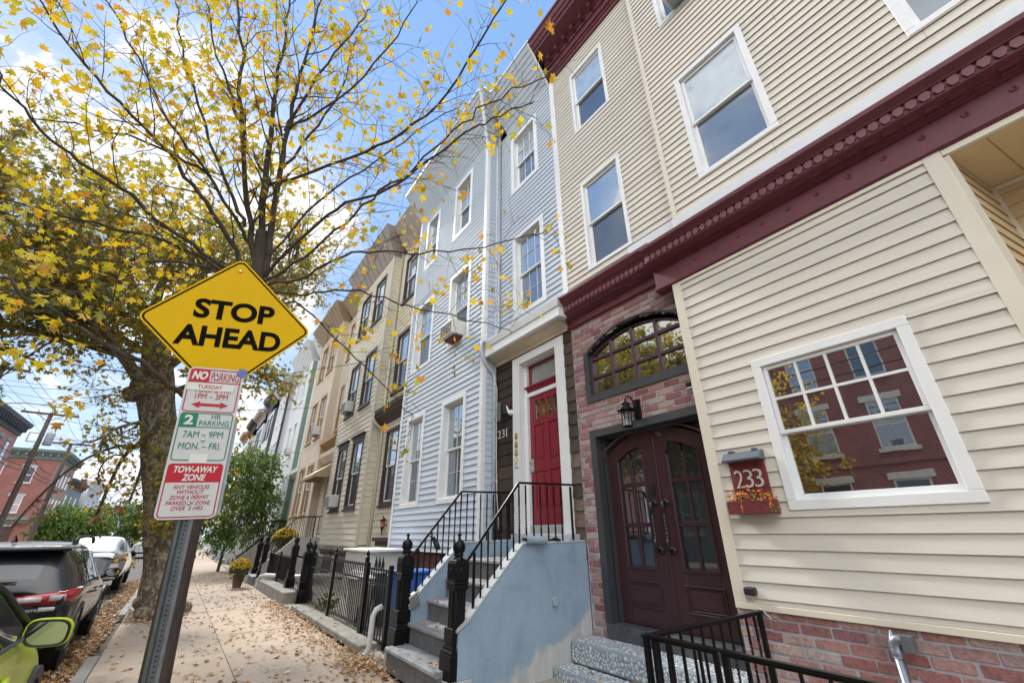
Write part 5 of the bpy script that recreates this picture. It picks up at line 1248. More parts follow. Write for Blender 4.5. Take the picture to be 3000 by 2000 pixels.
def bin_(label, x, y, mt, h=1.0, w=.52):
    t = thing('wheeled_bin', label, 'bin', (x, y, 0), 'bins in the front yard'); m = MB()
    m.grid([[(x + a * s, y + b * s, z) for a, b in ((-1, -1), (1, -1), (1, 1), (-1, 1))] for s, z in ((w * .40, .03), (w * .5, h * .9))], True, 0, False, True); m.build('body', M[mt], t, .02)
    m = MB(); m.box(x - w * .55, x + w * .55, y - w * .55, y + w * .55, h * .9 + .001, h * .9 + .045); m.build('lid', M[mt], t, .02)
    return t
bin_('bright blue recycling bin between the stoop and the blue house', 3.25, 7.05, 'bin', 1.08)
bin_('grey bin beside the blue recycling bin', 3.45, 7.75, 'binl', .95)
bin_('grey bin standing behind the middle of the tall fence', 3.5, 8.7, 'binl', .95)
bin_('pale grey bin standing behind the far part of the tall fence', 3.15, 9.0, 'acw', .85)
t_ = thing('crate', 'brown wooden crate leaning behind the tall black fence', 'crate', (3.1, 8.9, 0)); m = MB(); m.obox((3.02, 8.55, .38), (.02, .0, .0), (0, .26, 0), (.06, 0, .34)); m.build('boards', M['pole'], t_, .005)
m = MB(); m.obox((3.2, 9.75, .45), (.03, 0, 0), (0, .4, 0), (.05, 0, .40)); tag(m.build('board', M['white'], None, .004), 'white board leaning in the yard behind the tall fence', 'board')

def mum(t, c, r, h, nf, ng):
    mf, mg = MB(), MB()
    for i in range(nf + ng):
        v = V3((rnd.gauss(0, 1), rnd.gauss(0, 1), abs(rnd.gauss(0, 1)) if i < nf else rnd.gauss(.1, .8))).normalized()
        k = rnd.uniform(.9, 1.03) if i < nf else rnd.uniform(.5, .97)
        if i < nf and v.z < .12 and rnd.random() < .7: continue
        p = V3(c) + V3((v.x * r * k, v.y * r * k, v.z * h * k)); ax = (v + V3((rnd.gauss(0, .3), rnd.gauss(0, .3), rnd.gauss(0, .3)))).normalized(); u = ax.orthogonal().normalized(); w = ax.cross(u)
        s = r * rnd.uniform(.06, .10) if i < nf else r * rnd.uniform(.07, .13)
        n = 10 if i < nf else 5
        (mf if i < nf else mg).face([p + s * (1 if k2 % 2 else .7) * (math.cos(k2 * 2 * math.pi / n) * u + math.sin(k2 * 2 * math.pi / n) * w) + ax * (s * .3 if k2 % 2 else 0) for k2 in range(n)])
    mf.build('flowers', M['lmum'], t); mg.build('leaves', M['lmumg'], t)
t_ = thing('potted_mum', 'round yellow mum in a brown pot standing on the pavement', 'potted plant', (2.0, 17.8, 0))
m = MB(); m.lathe([(.12, 0), (.165, .30), (.175, .30), (.178, .345), (.16, .35), (.155, .32), (0, .32)], (2.0, 17.8, 0), 20); m.build('pot', M['terra'], t_)
mum(t_, (1.98, 17.8, .52), .33, .33, 420, 700)
t_ = thing('potted_mum', 'yellow mum raised on the stoop behind the iron posts', 'potted plant', (3.25, 18.6, 1.0))
m = MB(); m.lathe([(.15, -.02), (.2, .32), (0, .32)], (3.35, 19.0, .95), 16); m.build('pot', M['terra'], t_); mum(t_, (3.35, 19.0, 1.42), .42, .36, 420, 700)
m = MB(); m.box(3.1, 3.6, 18.75, 19.25, .0, .93); m.build('stand', M['terra'], t_)
m = MB()
for i in range(60):
    p = V3((2.95 + rnd.gauss(0, .1), 10.6 + rnd.gauss(0, .16), .14 + abs(rnd.gauss(0, .12)))); ax = V3((rnd.gauss(0, 1), rnd.gauss(0, 1), 1)).normalized(); u = ax.orthogonal().normalized(); v = ax.cross(u)
    m.face([p + .05 * (math.cos(k * 1.2566) * u + math.sin(k * 1.2566) * v) for k in range(5)])
tag(m.build('yard_plant', M['lgreen']), 'small green plant at the foot of the tall black fence', 'plant')

# ------------------------------------------------------------------ the street sign
phi, tilt, rl = R(-11.0), .098, .067
h0 = V3((math.cos(phi), math.sin(phi), 0)); n0 = h0.cross(z_); z2 = math.cos(tilt) * z_ + math.sin(tilt) * n0
SU = math.cos(rl) * h0 + math.sin(rl) * z2; SV = -math.sin(rl) * h0 + math.cos(rl) * z2; SN = SU.cross(SV)
Sc = V3((-.054, 3.385, 2.947))
def SP(u, v, d): return Sc + SU * u + SV * v + SN * d
T = thing('street_sign', 'yellow diamond STOP AHEAD sign over a white parking sign on a steel post', 'street sign', (.12, 3.72, 0))
def rrect(w, h, r, n=6, c=(0, 0)):
    P = []
    for sx, sy, a0 in ((1, 1, 0), (-1, 1, 90), (-1, -1, 180), (1, -1, 270)):
        for i in range(n + 1):
            a = R(a0 + 90 * i / n); P.append((c[0] + sx * (w / 2 - r) + r * math.cos(a), c[1] + sy * (h / 2 - r) + r * math.sin(a)))
    return P
def rot45(P): return [((p - q) * .70711, (p + q) * .70711) for p, q in P]
def plate(mb, P, d0, d1, off=(0, 0), mi=0): mb.prism([(p + off[0], q + off[1]) for p, q in P], lambda p, q, a: SP(p, q, a), d0, d1, mi)
def ring(mb, A, B, d, off=(0, 0), mi=0):
    for i in range(len(A)):
        j = (i + 1) % len(A); mb.face([SP(A[i][0] + off[0], A[i][1] + off[1], d), SP(A[j][0] + off[0], A[j][1] + off[1], d), SP(B[j][0] + off[0], B[j][1] + off[1], d), SP(B[i][0] + off[0], B[i][1] + off[1], d)], mi)
m = MB(); plate(m, rot45(rrect(.762, .762, .05)), -.004, 0); dm = m.build('warning_panel', M['syel'], T)
m = MB(); ring(m, rot45(rrect(.738, .738, .042)), rot45(rrect(.716, .716, .033)), .0015)
add_text(m, 'STOP', .2, SP(.02, .10, .001), SU, SV, SN, bold=.007, width=.50, height=.150, extrude=.0006)
add_text(m, 'AHEAD', .2, SP(.015, -.105, .001), SU, SV, SN, bold=.007, width=.645, height=.150, extrude=.0006)
m.build('lettering', M['sblk'], dm)
m = MB(); m.lathe([(0, 0), (.011, 0), (.011, .004), (.006, .007), (0, .007)], SP(0, .43, .001), 12, axis=SN); m.build('bolt', M['chrome'], dm)
# parking plate: the post leans a little more than the diamond
phi, tilt, rl = R(-12.2), .127, .042
h0 = V3((math.cos(phi), math.sin(phi), 0)); n0 = h0.cross(z_); z2 = math.cos(tilt) * z_ + math.sin(tilt) * n0
SU = math.cos(rl) * h0 + math.sin(rl) * z2; SV = -math.sin(rl) * h0 + math.cos(rl) * z2; SN = SU.cross(SV)
Sc = V3((-.0106, 3.428, 2.12)) - SN * .022
pw, ph = .308, .945
PO = (0, 0); KU, KV = 1.045, 1.023
def SP(u, v, d): return Sc + SU * (u * KU) + SV * (v * KV) + SN * d
def pl(u, v): return (u, v)
m = MB(); plate(m, rrect(pw, ph, .035), .020, .024, PO); pp = m.build('parking_panel', M['swht'], T)
m = MB(); plate(m, rrect(pw, .60, .035), .004, .008, pl(.016, -.165)); m.build('back_panel', M['alu'], T)
mr, mgn, mw_, mk = MB(), MB(), MB(), MB()
def bx(mb, u0, u1, v0, v1, d): mb.face([SP(*pl(u0, v0), d), SP(*pl(u1, v0), d), SP(*pl(u1, v1), d), SP(*pl(u0, v1), d)])
def tx(mb, s, u, v, w, h, d=.0262, bold=.008, shear=0.0): add_text(mb, s, .2, SP(*pl(u, v), d), SU, SV, SN, bold=bold, shear=shear, width=w * KU, height=h * KV, extrude=.0003)
def border(mb, vt, vb, d=.0255, r=.022, w=.284, th=.006): ring(mb, rrect(w, vt - vb, r), rrect(w - 2 * th, vt - vb - 2 * th, r - th), d, pl(0, (vt + vb) / 2))
border(mr, .462, .178); bx(mr, -.139, -.034, .378, .457, .0256); bx(mr, -.14, .14, .372, .378, .0256)
tx(mw_, 'NO', -.087, .418, .086, .056, .0268, .010, .25); tx(mr, 'PARKING', .053, .414, .158, .056, bold=.0, shear=.12)
bx(mw_, -.146, .112, .318, .366, .0268); tx(mr, 'TUESDAY', -.018, .343, .135, .026, .0272, .002); tx(mr, 'TUES. & FRI.', .0, .322, .20, .030, .0256, .001)

tx(mr, '1PM – 3PM', .0, .281, .178, .036, bold=.0)
P = [(-.10, .225), (-.055, .203), (-.055, .216), (.055, .216), (.055, .203), (.10, .225), (.055, .247), (.055, .234), (-.055, .234), (-.055, .247)]
mr.face([SP(*pl(*q), .0258) for q in P])
border(mgn, .172, -.128); bx(mgn, -.137, -.048, .084, .166, .0256); bx(mgn, -.14, .14, .078, .083, .0257)
tx(mw_, '2', -.092, .126, .048, .062, .0268, .008); tx(mgn, 'HR', .05, .148, .05, .030, bold=.0); tx(mgn, 'PARKING', .045, .107, .16, .034, bold=.0)
tx(mgn, '7AM – 9PM', .0, .035, .21, .042, bold=.0); tx(mgn, 'MON. – FRI.', -.005, -.038, .22, .042, bold=.0)
bx(mw_, -.045, .048, -.142, -.085, .0266)
border(mr, -.146, -.462); bx(mr, -.137, .137, -.258, -.150, .0256)
tx(mw_, 'TOW-AWAY', .004, -.181, .225, .040, .0268, .006, .22); tx(mw_, 'ZONE', .0, -.229, .122, .040, .0268, .006, .22)
for s, v, wd in (('ANY VEHICLES', -.285, .184), ('WITHOUT', -.315, .135), ('ZONE 6 PERMIT', -.346, .198), ('PARKED IN ZONE', -.378, .222), ('OVER  2 HRS', -.409, .160)): tx(mr, s, .0, v, wd, .0225, bold=.0, shear=.18)
mr.build('red_lettering', M['sred'], pp); mgn.build('green_lettering', M['sgrn'], pp); mw_.build('white_lettering', M['sticker'], pp)
m = MB(); plate(m, [(.031 * math.cos(i * .2618), .031 * math.sin(i * .2618)) for i in range(24)], .0255, .0262, pl(.142, .452)); st = m.build('sticker', M['sblue'], pp)
m = MB()
for rr_ in (.026, .018, .010): ring(m, [(rr_ * math.cos(i * .2618), rr_ * math.sin(i * .2618)) for i in range(24)], [((rr_ - .0022) * math.cos(i * .2618), (rr_ - .0022) * math.sin(i * .2618)) for i in range(24)], .0264, pl(.142, .452))
m.build('sticker_print', mat('sticker_pale_blue', (.35, .42, .75), .5, var=0), st)
for v in (.405, .0, -.38): m = MB(); m.lathe([(0, 0), (.009, 0), (.009, .004), (.005, .006), (0, .006)], SP(*pl(.004, v), .0275), 10, axis=SN); m.build('bolt', M['chrome'], pp)
# U-channel post with its row of holes
m = MB(); prof = [(-.046, -.002), (-.030, -.002), (-.018, -.036), (.018, -.036), (.030, -.002), (.046, -.002), (.046, -.006), (.033, -.006), (.021, -.041), (-.021, -.041), (-.033, -.006), (-.046, -.006)]
prof = [(-.039, -.004), (-.022, .0), (-.018, -.030), (.018, -.030), (.022, .0), (.039, -.004), (.039, -.008), (.025, -.005), (.021, -.034), (-.021, -.034), (-.025, -.005), (-.039, -.008)]
m.prism([(p, q) for p, q in prof], lambda p, q, a: SP(p, a, q + .002), -2.4, .40); po = m.build('post', M['gal'], T)
m = MB()
for i in range(110): m.face([SP(.0048 * math.cos(k * .785), .35 - i * .0254 + .0048 * math.sin(k * .785), -.0272) for k in range(8)])
m.build('holes', M['dark'], po)

# ------------------------------------------------------------------ utility poles and wires
pole_x = -11.0
def utility_pole(label, y, top, arm_z, arm_half, lean=0.0, extra=None):
    t = thing('utility_pole', label, 'utility pole', (pole_x, y, 0), 'utility poles')
    m = MB(); m.tube([(pole_x, y, -.1), (pole_x + lean * .5, y, top * .5), (pole_x + lean, y, top)], [.21, .18, .14], 12); m.build('pole', M['pole'], t)
    m = MB(); m.box(pole_x + lean - .14, pole_x + lean + .0, y - arm_half, y + arm_half, arm_z - .09, arm_z + .09) if False else m.box(pole_x + lean - arm_half, pole_x + lean + arm_half, y - .17, y - .06, arm_z - .08, arm_z + .08); c = m.build('crossarm', M['pole'], t)
    for s in (-.92, -.45, .45, .92):
        m = MB(); m.lathe([(.02, 0), (.02, .06), (.06, .08), (.04, .12), (.06, .15), (.03, .2), (0, .2)], (pole_x + lean + s * arm_half, y - .115, arm_z + .08), 8); m.build('insulator', M['trans'], c)
    m = MB()
    for s in (-1, 1): m.tube([(pole_x + lean + s * arm_half * .5, y - .12, arm_z - .05), (pole_x + lean, y - .12, arm_z - .6)], .025, 6)
    m.build('brace', M['pole'], t)
    return t
p1 = utility_pole('nearer wooden utility pole with a grey transformer before the brick corner', 51.0, 11.1, 10.95, 1.75)
m = MB(); m.lathe([(.0, 0), (.27, 0), (.28, .05), (.28, .95), (.24, 1.02), (.1, 1.08), (0, 1.08)], (pole_x + .55, 50.9, 8.4), 16); m.lathe([(.05, 0), (.03, .25)], (pole_x + .55, 50.8, 9.45), 8); m.build('transformer', M['trans'], p1)
m = MB(); m.box(pole_x - .75, pole_x - .1, 50.95, 51.05, 8.6, 8.66); m.box(pole_x - .75, pole_x - .1, 50.95, 51.05, 9.3, 9.36); m.box(pole_x - .75, pole_x - .69, 50.95, 51.05, 8.66, 9.3); m.build('bracket', M['trans'], p1)
utility_pole('farther wooden utility pole with a single crossarm down the street', 62.0, 10.3, 10.2, 1.9)
p3 = utility_pole('closest wooden utility pole rising at the left edge', 37.5, 11.3, 10.9, 1.2)
m = MB(); m.tube([(pole_x, 37.4, 8.2), (-10.2, 37.2, 8.75), (-9.2, 37.0, 8.9), (-8.3, 36.8, 8.85)], .035, 8); m.build('lamp_arm', M['trans'], p3)
m = MB(); m.grid([[(-8.5 + x, 36.8 + yy * w, 8.86 - .02 * k) for yy in (-.13, .13)] for k, (x, w) in enumerate(((0, .5), (.25, 1), (.75, 1), (1.0, .4)))], False, 0, True); m.lathe([(.0, -.11), (.10, -.09), (.14, -.03), (.13, .05), (0, .09)], (-8.0, 36.8, 8.85), 12); m.build('lamp_head', M['trans'], p3)
def wire(a, b, sag, r, label, n=24, grp='overhead wires', nm='overhead_wire'):
    a, b = V3(a), V3(b); m = MB(); m.tube([a.lerp(b, i / n) - V3((0, 0, sag * 4 * (i / n) * (1 - i / n))) for i in range(n + 1)], r, 5); tag(m.build(nm, M['wire']), label, 'wire', grp)
lw = 'overhead wire strung between the crossarms of the utility poles'
for s, k in ((-1.6, 0), (-.8, 1), (.8, 2), (1.6, 3)):
    for a, b in (((-11 + s * .7, 37.4, 11.15), (-11 + s, 50.9, 11.2)), ((-11 + s, 50.9, 11.2), (-11 + s * 1.05, 61.9, 10.45)), ((-11 + s * .7, 37.4, 11.15), (-11 + s, -6, 11.4)), ((-11 + s * 1.05, 61.9, 10.45), (-11 + s, 110, 10.5))): wire(a, b, .25 + .1 * k, .012, lw)
lw2 = 'thick telephone cable slung low between the utility poles'
for k, z in enumerate((6.3, 6.7, 7.3)):
    for a, b in (((-10.8, 37.5, z + .3), (-10.8, 51, z)), ((-10.8, 51, z), (-10.8, 62, z)), ((-10.8, 37.5, z + .3), (-10.8, -6, z + .8))): wire(a, b, .3 + .1 * k, .026, lw2, grp='telephone cables')
lw3 = 'service wire crossing over the street from a utility pole to the row'
for a, b, s in (((-10.9, 37.4, 10.2), (3.7, 26, 9.3), .5), ((-10.9, 51, 9.0), (3.7, 40, 8.6), .5), ((-10.9, 51, 8.6), (3.8, 33.5, 7.6), .6), ((-10.9, 37.4, 9.6), (3.8, 20.5, 6.9), .6), ((-10.9, 51, 8.8), (-14, 57, 7.5), .2), ((-10.9, 37.4, 9.9), (4.2, 14.0, 7.2), .7), ((-10.9, 62, 8.8), (3.7, 47, 8.4), .5), ((-10.9, 37.4, 9.2), (-14, 58, 8.6), .3), ((-10.9, 37.3, 8.9), (4.25, 24.3, 5.4), .5)): wire(a, b, s, .011, lw3, grp='service wires')

# ------------------------------------------------------------------ buildings across the street
def facade_block(label, x, ya, yb, top, mt, end, wins, wm, loc, corn, cornz, lint=None, endw=(), depth=11, face=1):
    t = thing('brick_building', label, 'building', loc)
    m = MB(); x0 = x - depth
    m.box(x0, x, ya, yb, -.1, top)
    m.build('wall', mt, t)
    if end is not None:
        m = MB(); m.face([(x0 - .02, ya - .012, -.1), (x + .012, ya - .012, -.1), (x + .012, ya - .012, top), (x0 - .02, ya - .012, top)]); m.build('end_wall', end, t)
    F = lambda u, z, d: (x + d, u, z); G = lambda u, z, d: (u, ya - .012 - d, z)
    for (FF, ws) in ((F, wins), (G, endw)):
        for (u, z, w, h) in ws:
            m = MB(); frame(m, FF, u - w / 2, u + w / 2, z, z + h, .07, -.1, .02); fbox(m, FF, u - w / 2, u + w / 2, z + h / 2 - .04, z + h / 2 + .04, -.1, .015); wd = m.build('window', M[wm], t)
            m = MB(); m.face([FF(u - w / 2, z, .008), FF(u + w / 2, z, .008), FF(u + w / 2, z + h, .008), FF(u - w / 2, z + h, .008)]); m.build('pane', M[rnd.choice(('g_far', 'g_far', 'g_blind', 'g_screen'))], wd)
            if lint:
                m = MB(); fbox(m, FF, u - w / 2 - .15, u + w / 2 + .15, z + h, z + h + .28, 0, .06); fbox(m, FF, u - w / 2 - .1, u + w / 2 + .1, z - .14, z, 0, .09); m.build('lintel', M[lint], wd)
    m = MB(); P = [(0, 0), (.12, 0), (.18, .35), (.5, .75), (.62, .8), (.7, 1.1), (0, 1.15)]
    profile(m, [(x + p, cornz + q) for p, q in P], ya - .012, yb)
    if end is not None: m.prism([(ya - p, cornz + q) for p, q in P], lambda p, q, a: (a, p, q), x0, x + .5)
    c = m.build('cornice', M[corn], t); y = ya + .2
    while y < yb: m = MB(); m.box(x + .1, x + .48, y, y + .16, cornz + .3, cornz + .74); m.build('bracket', M[corn], c); y += .7
    if end is not None:
        xx = x - .2
        while xx > x0: m = MB(); m.box(xx, xx + .16, ya - .45, ya - .1, cornz + .3, cornz + .74); m.build('bracket', M[corn], c); xx -= .7
    return t
wi = [(y, z, .95, 1.7) for y in (78.5, 80.3, 82.1, 84.2, 86.2) for z in (1.2, 4.3, 7.4)]
we = [(x, z, 1.15, 1.8) for x in (-16.2, -18.9, -21.6) for z in (4.1, 7.4)]
cb_ = facade_block('red brick corner building with a verdigris cornice and a pink side wall', -14.0, 76.5, 88, 10.6, M['pinkw'], M['redbrickx'], wi, 'white', (-18, 80, 0), 'gcorn', 10.2, 'lint', we)
m = MB(); m.box(-25, -14.3, 75.9, 76.48, 3.3, 3.6); m.box(-25, -14.3, 76.1, 76.48, 3.0, 3.3); m.build('shop_cornice', M['gcorn'], cb_)
m = MB(); m.box(-17.2, -15.4, 76.4, 76.49, 0, 2.6); m.build('door', M['brownpaint'], cb_); m = MB(); m.box(-17.2, -15.4, 76.38, 76.49, 2.62, 2.95); m.build('awning', M['lint'], cb_)
t_ = thing('shop_sign', 'small red and white sign fixed to the corner building doorway', 'sign', (-17.6, 76.3, 1.6)); m = MB(); m.box(-17.75, -17.35, 76.25, 76.28, 1.0, 2.1); m.build('panel', M['sticker'], t_); m = MB(); m.box(-17.70, -17.40, 76.235, 76.248, 1.55, 1.95); m.box(-17.70, -17.40, 76.235, 76.248, 1.1, 1.4); m.build('lettering', M['sred'], t_)
facade_block('salmon brick building with a dark bracketed cornice at the left edge', -14.0, 26, 58.2, 10.3, M['rfar'], None, [(y, z, 1.0, 1.9) for y in (30, 33, 36, 39, 42, 45, 48, 51, 54, 56.5) for z in (1.2, 4.3, 7.4)], 'brownpaint', (-18, 42, 0), 'greysid', 10.0, 'lint')
t_ = facade_block('red brick row house across the street mirrored in the big window', -14.2, -3.0, 8.6, 10.5, M['redbrick'], None, [(y, z, 1.15, 2.0) for y in (-1.2, 1.6, 4.4, 7.0) for z in (1.4, 4.6, 7.7)], 'offwhite', (-18, 3, 0), 'greysid', 10.3, 'offwhite')
m = MB(); m.box(-14.19, -14.12, -3.0, 8.6, 4.02, 4.22); m.build('belt_course', M['redbrick'], t_)
facade_block('grey stone house across the street beyond the mirrored brick one', -14.0, 8.7, 16.0, 10.5, M['greyw'], None, [(y, z, 1.15, 2.0) for y in (10, 12.3, 14.6) for z in (1.4, 4.6, 7.7)], 'white', (-18, 12, 0), 'greysid', 10.3, 'offwhite')
facade_block('cream house across the street behind the camera side', -14.0, -14.0, -3.1, 10.5, M['cream'], None, [(y, z, 1.15, 2.0) for y in (-12, -9, -6) for z in (1.4, 4.6, 7.7)], 'white', (-18, -8, 0), 'greysid', 10.3, 'offwhite')
facade_block('grey stuccoed house down the street past the pink wall', -14.5, 89.5, 103, 8.6, M['greyw'], None, [(y, z, 1.0, 1.6) for y in (92, 96, 100) for z in (2, 5.5)], 'white', (-18, 96, 0), 'greysid', 8.2)
facade_block('white house with a red brick base far down the left side', -14.0, 104, 120, 9.6, M['whitesid'], M['whitesid'], [(y, z, 1.0, 1.6) for y in (107, 112, 117) for z in (2, 5.5)], 'white', (-18, 112, 0), 'white', 9.2)

# ------------------------------------------------------------------ cars
def car_shell(st, mats_of, origin, half=1.0, lvl=2):
    """subdivided cage from stations (s, zb, wb, w, zm, wbelt, zbelt, wr, zr); returns {material index: MB}"""
    ring = []
    for (s, zb, wb, w, zm, wl, zl, wr, zr) in st:
        h = [(0, zb), (wb, zb), (w, zb + .14), (w + .012, zm), (wl, zl), (wr, zr - .055), (wr - .14, zr), (0, zr + .018)]
        full = h + [(-a, b) for a, b in h[-2:0:-1]]
        ring.append([(p, s, q) for p, q in full])
    n = len(ring[0]); me = bpy.data.meshes.new('cage'); vs, fs, mi = [], [], []
    for r in ring: vs += r
    for i in range(len(ring) - 1):
        for j in range(n):
            k = (j + 1) % n; fs.append((i * n + j, i * n + k, (i + 1) * n + k, (i + 1) * n + j)); jj = j if j < 7 else 13 - j; mi.append(mats_of(i, jj))
    for i, e in ((0, 0), (len(ring) - 1, 1)):
        b = i * n
        for j in range(7): fs.append((b + j, b + j + 1, b + (n - j - 1) % n, b + (n - j) % n) if j else (b, b + 1, b + n - 1)); mi.append(mats_of(-1 - e, j))
    me.from_pydata(vs, [], fs)
    for k in range(8): me.materials.append(None)
    me.polygons.foreach_set('material_index', mi)
    o = bpy.data.objects.new('cage', me); COL.objects.link(o); sb = o.modifiers.new('s', 'SUBSURF'); sb.levels = lvl; sb.render_levels = lvl
    dg = bpy.context.evaluated_depsgraph_get(); dg.update(); ev = bpy.data.meshes.new_from_object(o.evaluated_get(dg))
    out = {}; og = V3(origin)
    for p in ev.polygons:
        d = out.setdefault(p.material_index, (MB(), {}))
        idx = []
        for v in p.vertices:
            if v not in d[1]: d[1][v] = len(d[0].v); d[0].v.append(tuple(ev.vertices[v].co + og))
            idx.append(d[1][v])
        d[0].f.append(tuple(idx)); d[0].mi.append(0); d[0].sm.append(True)
    bpy.data.objects.remove(o); bpy.data.meshes.remove(me); bpy.data.meshes.remove(ev)
    return {k: v[0] for k, v in out.items()}

def wheel(par, x, y, z, r, side, rimmat='chrome'):
    m = MB(); w = .20
    m.lathe([(r * .62, -w / 2), (r * .9, -w / 2), (r, -w * .38), (r, w * .38), (r * .9, w / 2), (r * .62, w / 2)], (x, y, z), 28, axis=(1, 0, 0)); t = m.build('tyre', M['tyre'], par)
    m = MB(); m.lathe([(0, .0), (r * .62, 0), (r * .63, .02), (r * .58, .03), (r * .1, .05), (0, .05)], (x + side * .05, y, z), 28, axis=(side, 0, 0)); m.build('rim', M[rimmat], t)
    for k in range(5):
        m = MB(); a = k * 1.2566; c = V3((x + side * .095, y + r * .34 * math.cos(a), z + r * .34 * math.sin(a))); d = V3((0, math.cos(a), math.sin(a))); m.obox(c, d * r * .25, V3((.02, 0, 0)), d.cross(V3((1, 0, 0))) * .035); m.build('spoke', M['gal'], t)

def car_common(t, og, shell, body, glassm='g_car', extra=None):
    for k, mb in shell.items():
        if k == 0: mb.build('body', M[body], t)
        elif k == 1: mb.build('window', M[glassm], t)
        elif k == 2: mb.build('cladding', M['clad'], t)
        elif k == 3: mb.build('rear_window', M[glassm], t)
        elif k == 4: mb.build('windshield', M[glassm], t)

def strip(mb, pts, z0, z1, th=.012, cen=(0, 0), zs=None):
    """lens wrapped along a plan path; pts: (x,y); outward from the car centre"""
    rows = []
    for i, (x, y) in enumerate(pts):
        a = V3(pts[max(i - 1, 0)]); b = V3(pts[min(i + 1, len(pts) - 1)]); d = (V3((b.x, b.y)) - V3((a.x, a.y))).normalized() if False else (Vector((b[0] - a[0], b[1] - a[1]))).normalized()
        n = Vector((d.y, -d.x))
        za, zb = (z0, z1) if zs is None else zs[i]
        rows.append([(x - n.x * .03, y - n.y * .03, za), (x + n.x * th, y + n.y * th, za + .01), (x + n.x * th * 1.3, y + n.y * th * 1.3, (za + zb) / 2), (x + n.x * th, y + n.y * th, zb - .01), (x - n.x * .03, y - n.y * .03, zb)])
    mb.grid(rows, False, 0, True, True)

# dark grey crossover
og = V3((-1.74, 8.30, -.065)); T1 = thing('parked_car', 'dark grey crossover with roof rails parked at the kerb, seen from behind', 'car', og)
st = [(0.00, .40, .60, .76, .62, .80, .92, .60, .985), (.05, .33, .66, .86, .64, .85, .96, .66, 1.03), (.10, .30, .70, .885, .66, .872, .985, .675, 1.075), (.38, .28, .74, .90, .68, .885, 1.03, .635, 1.42), (.52, .27, .74, .90, .68, .888, 1.03, .62, 1.49), (.80, .26, .74, .90, .68, .888, 1.02, .62, 1.525), (1.6, .26, .74, .895, .66, .885, .99, .625, 1.545), (2.3, .26, .74, .895, .66, .88, .965, .62, 1.53), (2.62, .26, .74, .895, .66, .88, .95, .60, 1.49), (3.32, .27, .74, .90, .66, .87, .95, .66, 1.02), (3.7, .28, .74, .90, .64, .84, .90, .62, .96), (4.25, .32, .70, .86, .6, .78, .80, .56, .85), (4.42, .36, .60, .74, .56, .66, .70, .5, .74)]
def mo(i, j):
    if i == -1: return 2 if j <= 2 else 0
    if i == -2: return 0
    if j <= 1: return 2
    if j == 4 and 4 <= i <= 7: return 1
    if j in (6,) and i in (2,): return 3
    if j == 6 and i in (8,): return 4
    return 0
sh = car_shell(st, mo, og); car_common(T1, og, sh, 'carblk')
m = MB(); hx = 0.0
pts = [og + V3((s * .66, .30, 1.455)) for s in (-1, 0, 1)]
m.grid([[og + V3((x, y, z)) for x in (-.66, -.35, 0, .35, .66)] for y, z in ((.62, 1.515), (.34, 1.50), (.24, 1.465), (.28, 1.44))], False, 0, True); m.build('spoiler', M['carblk'], T1)
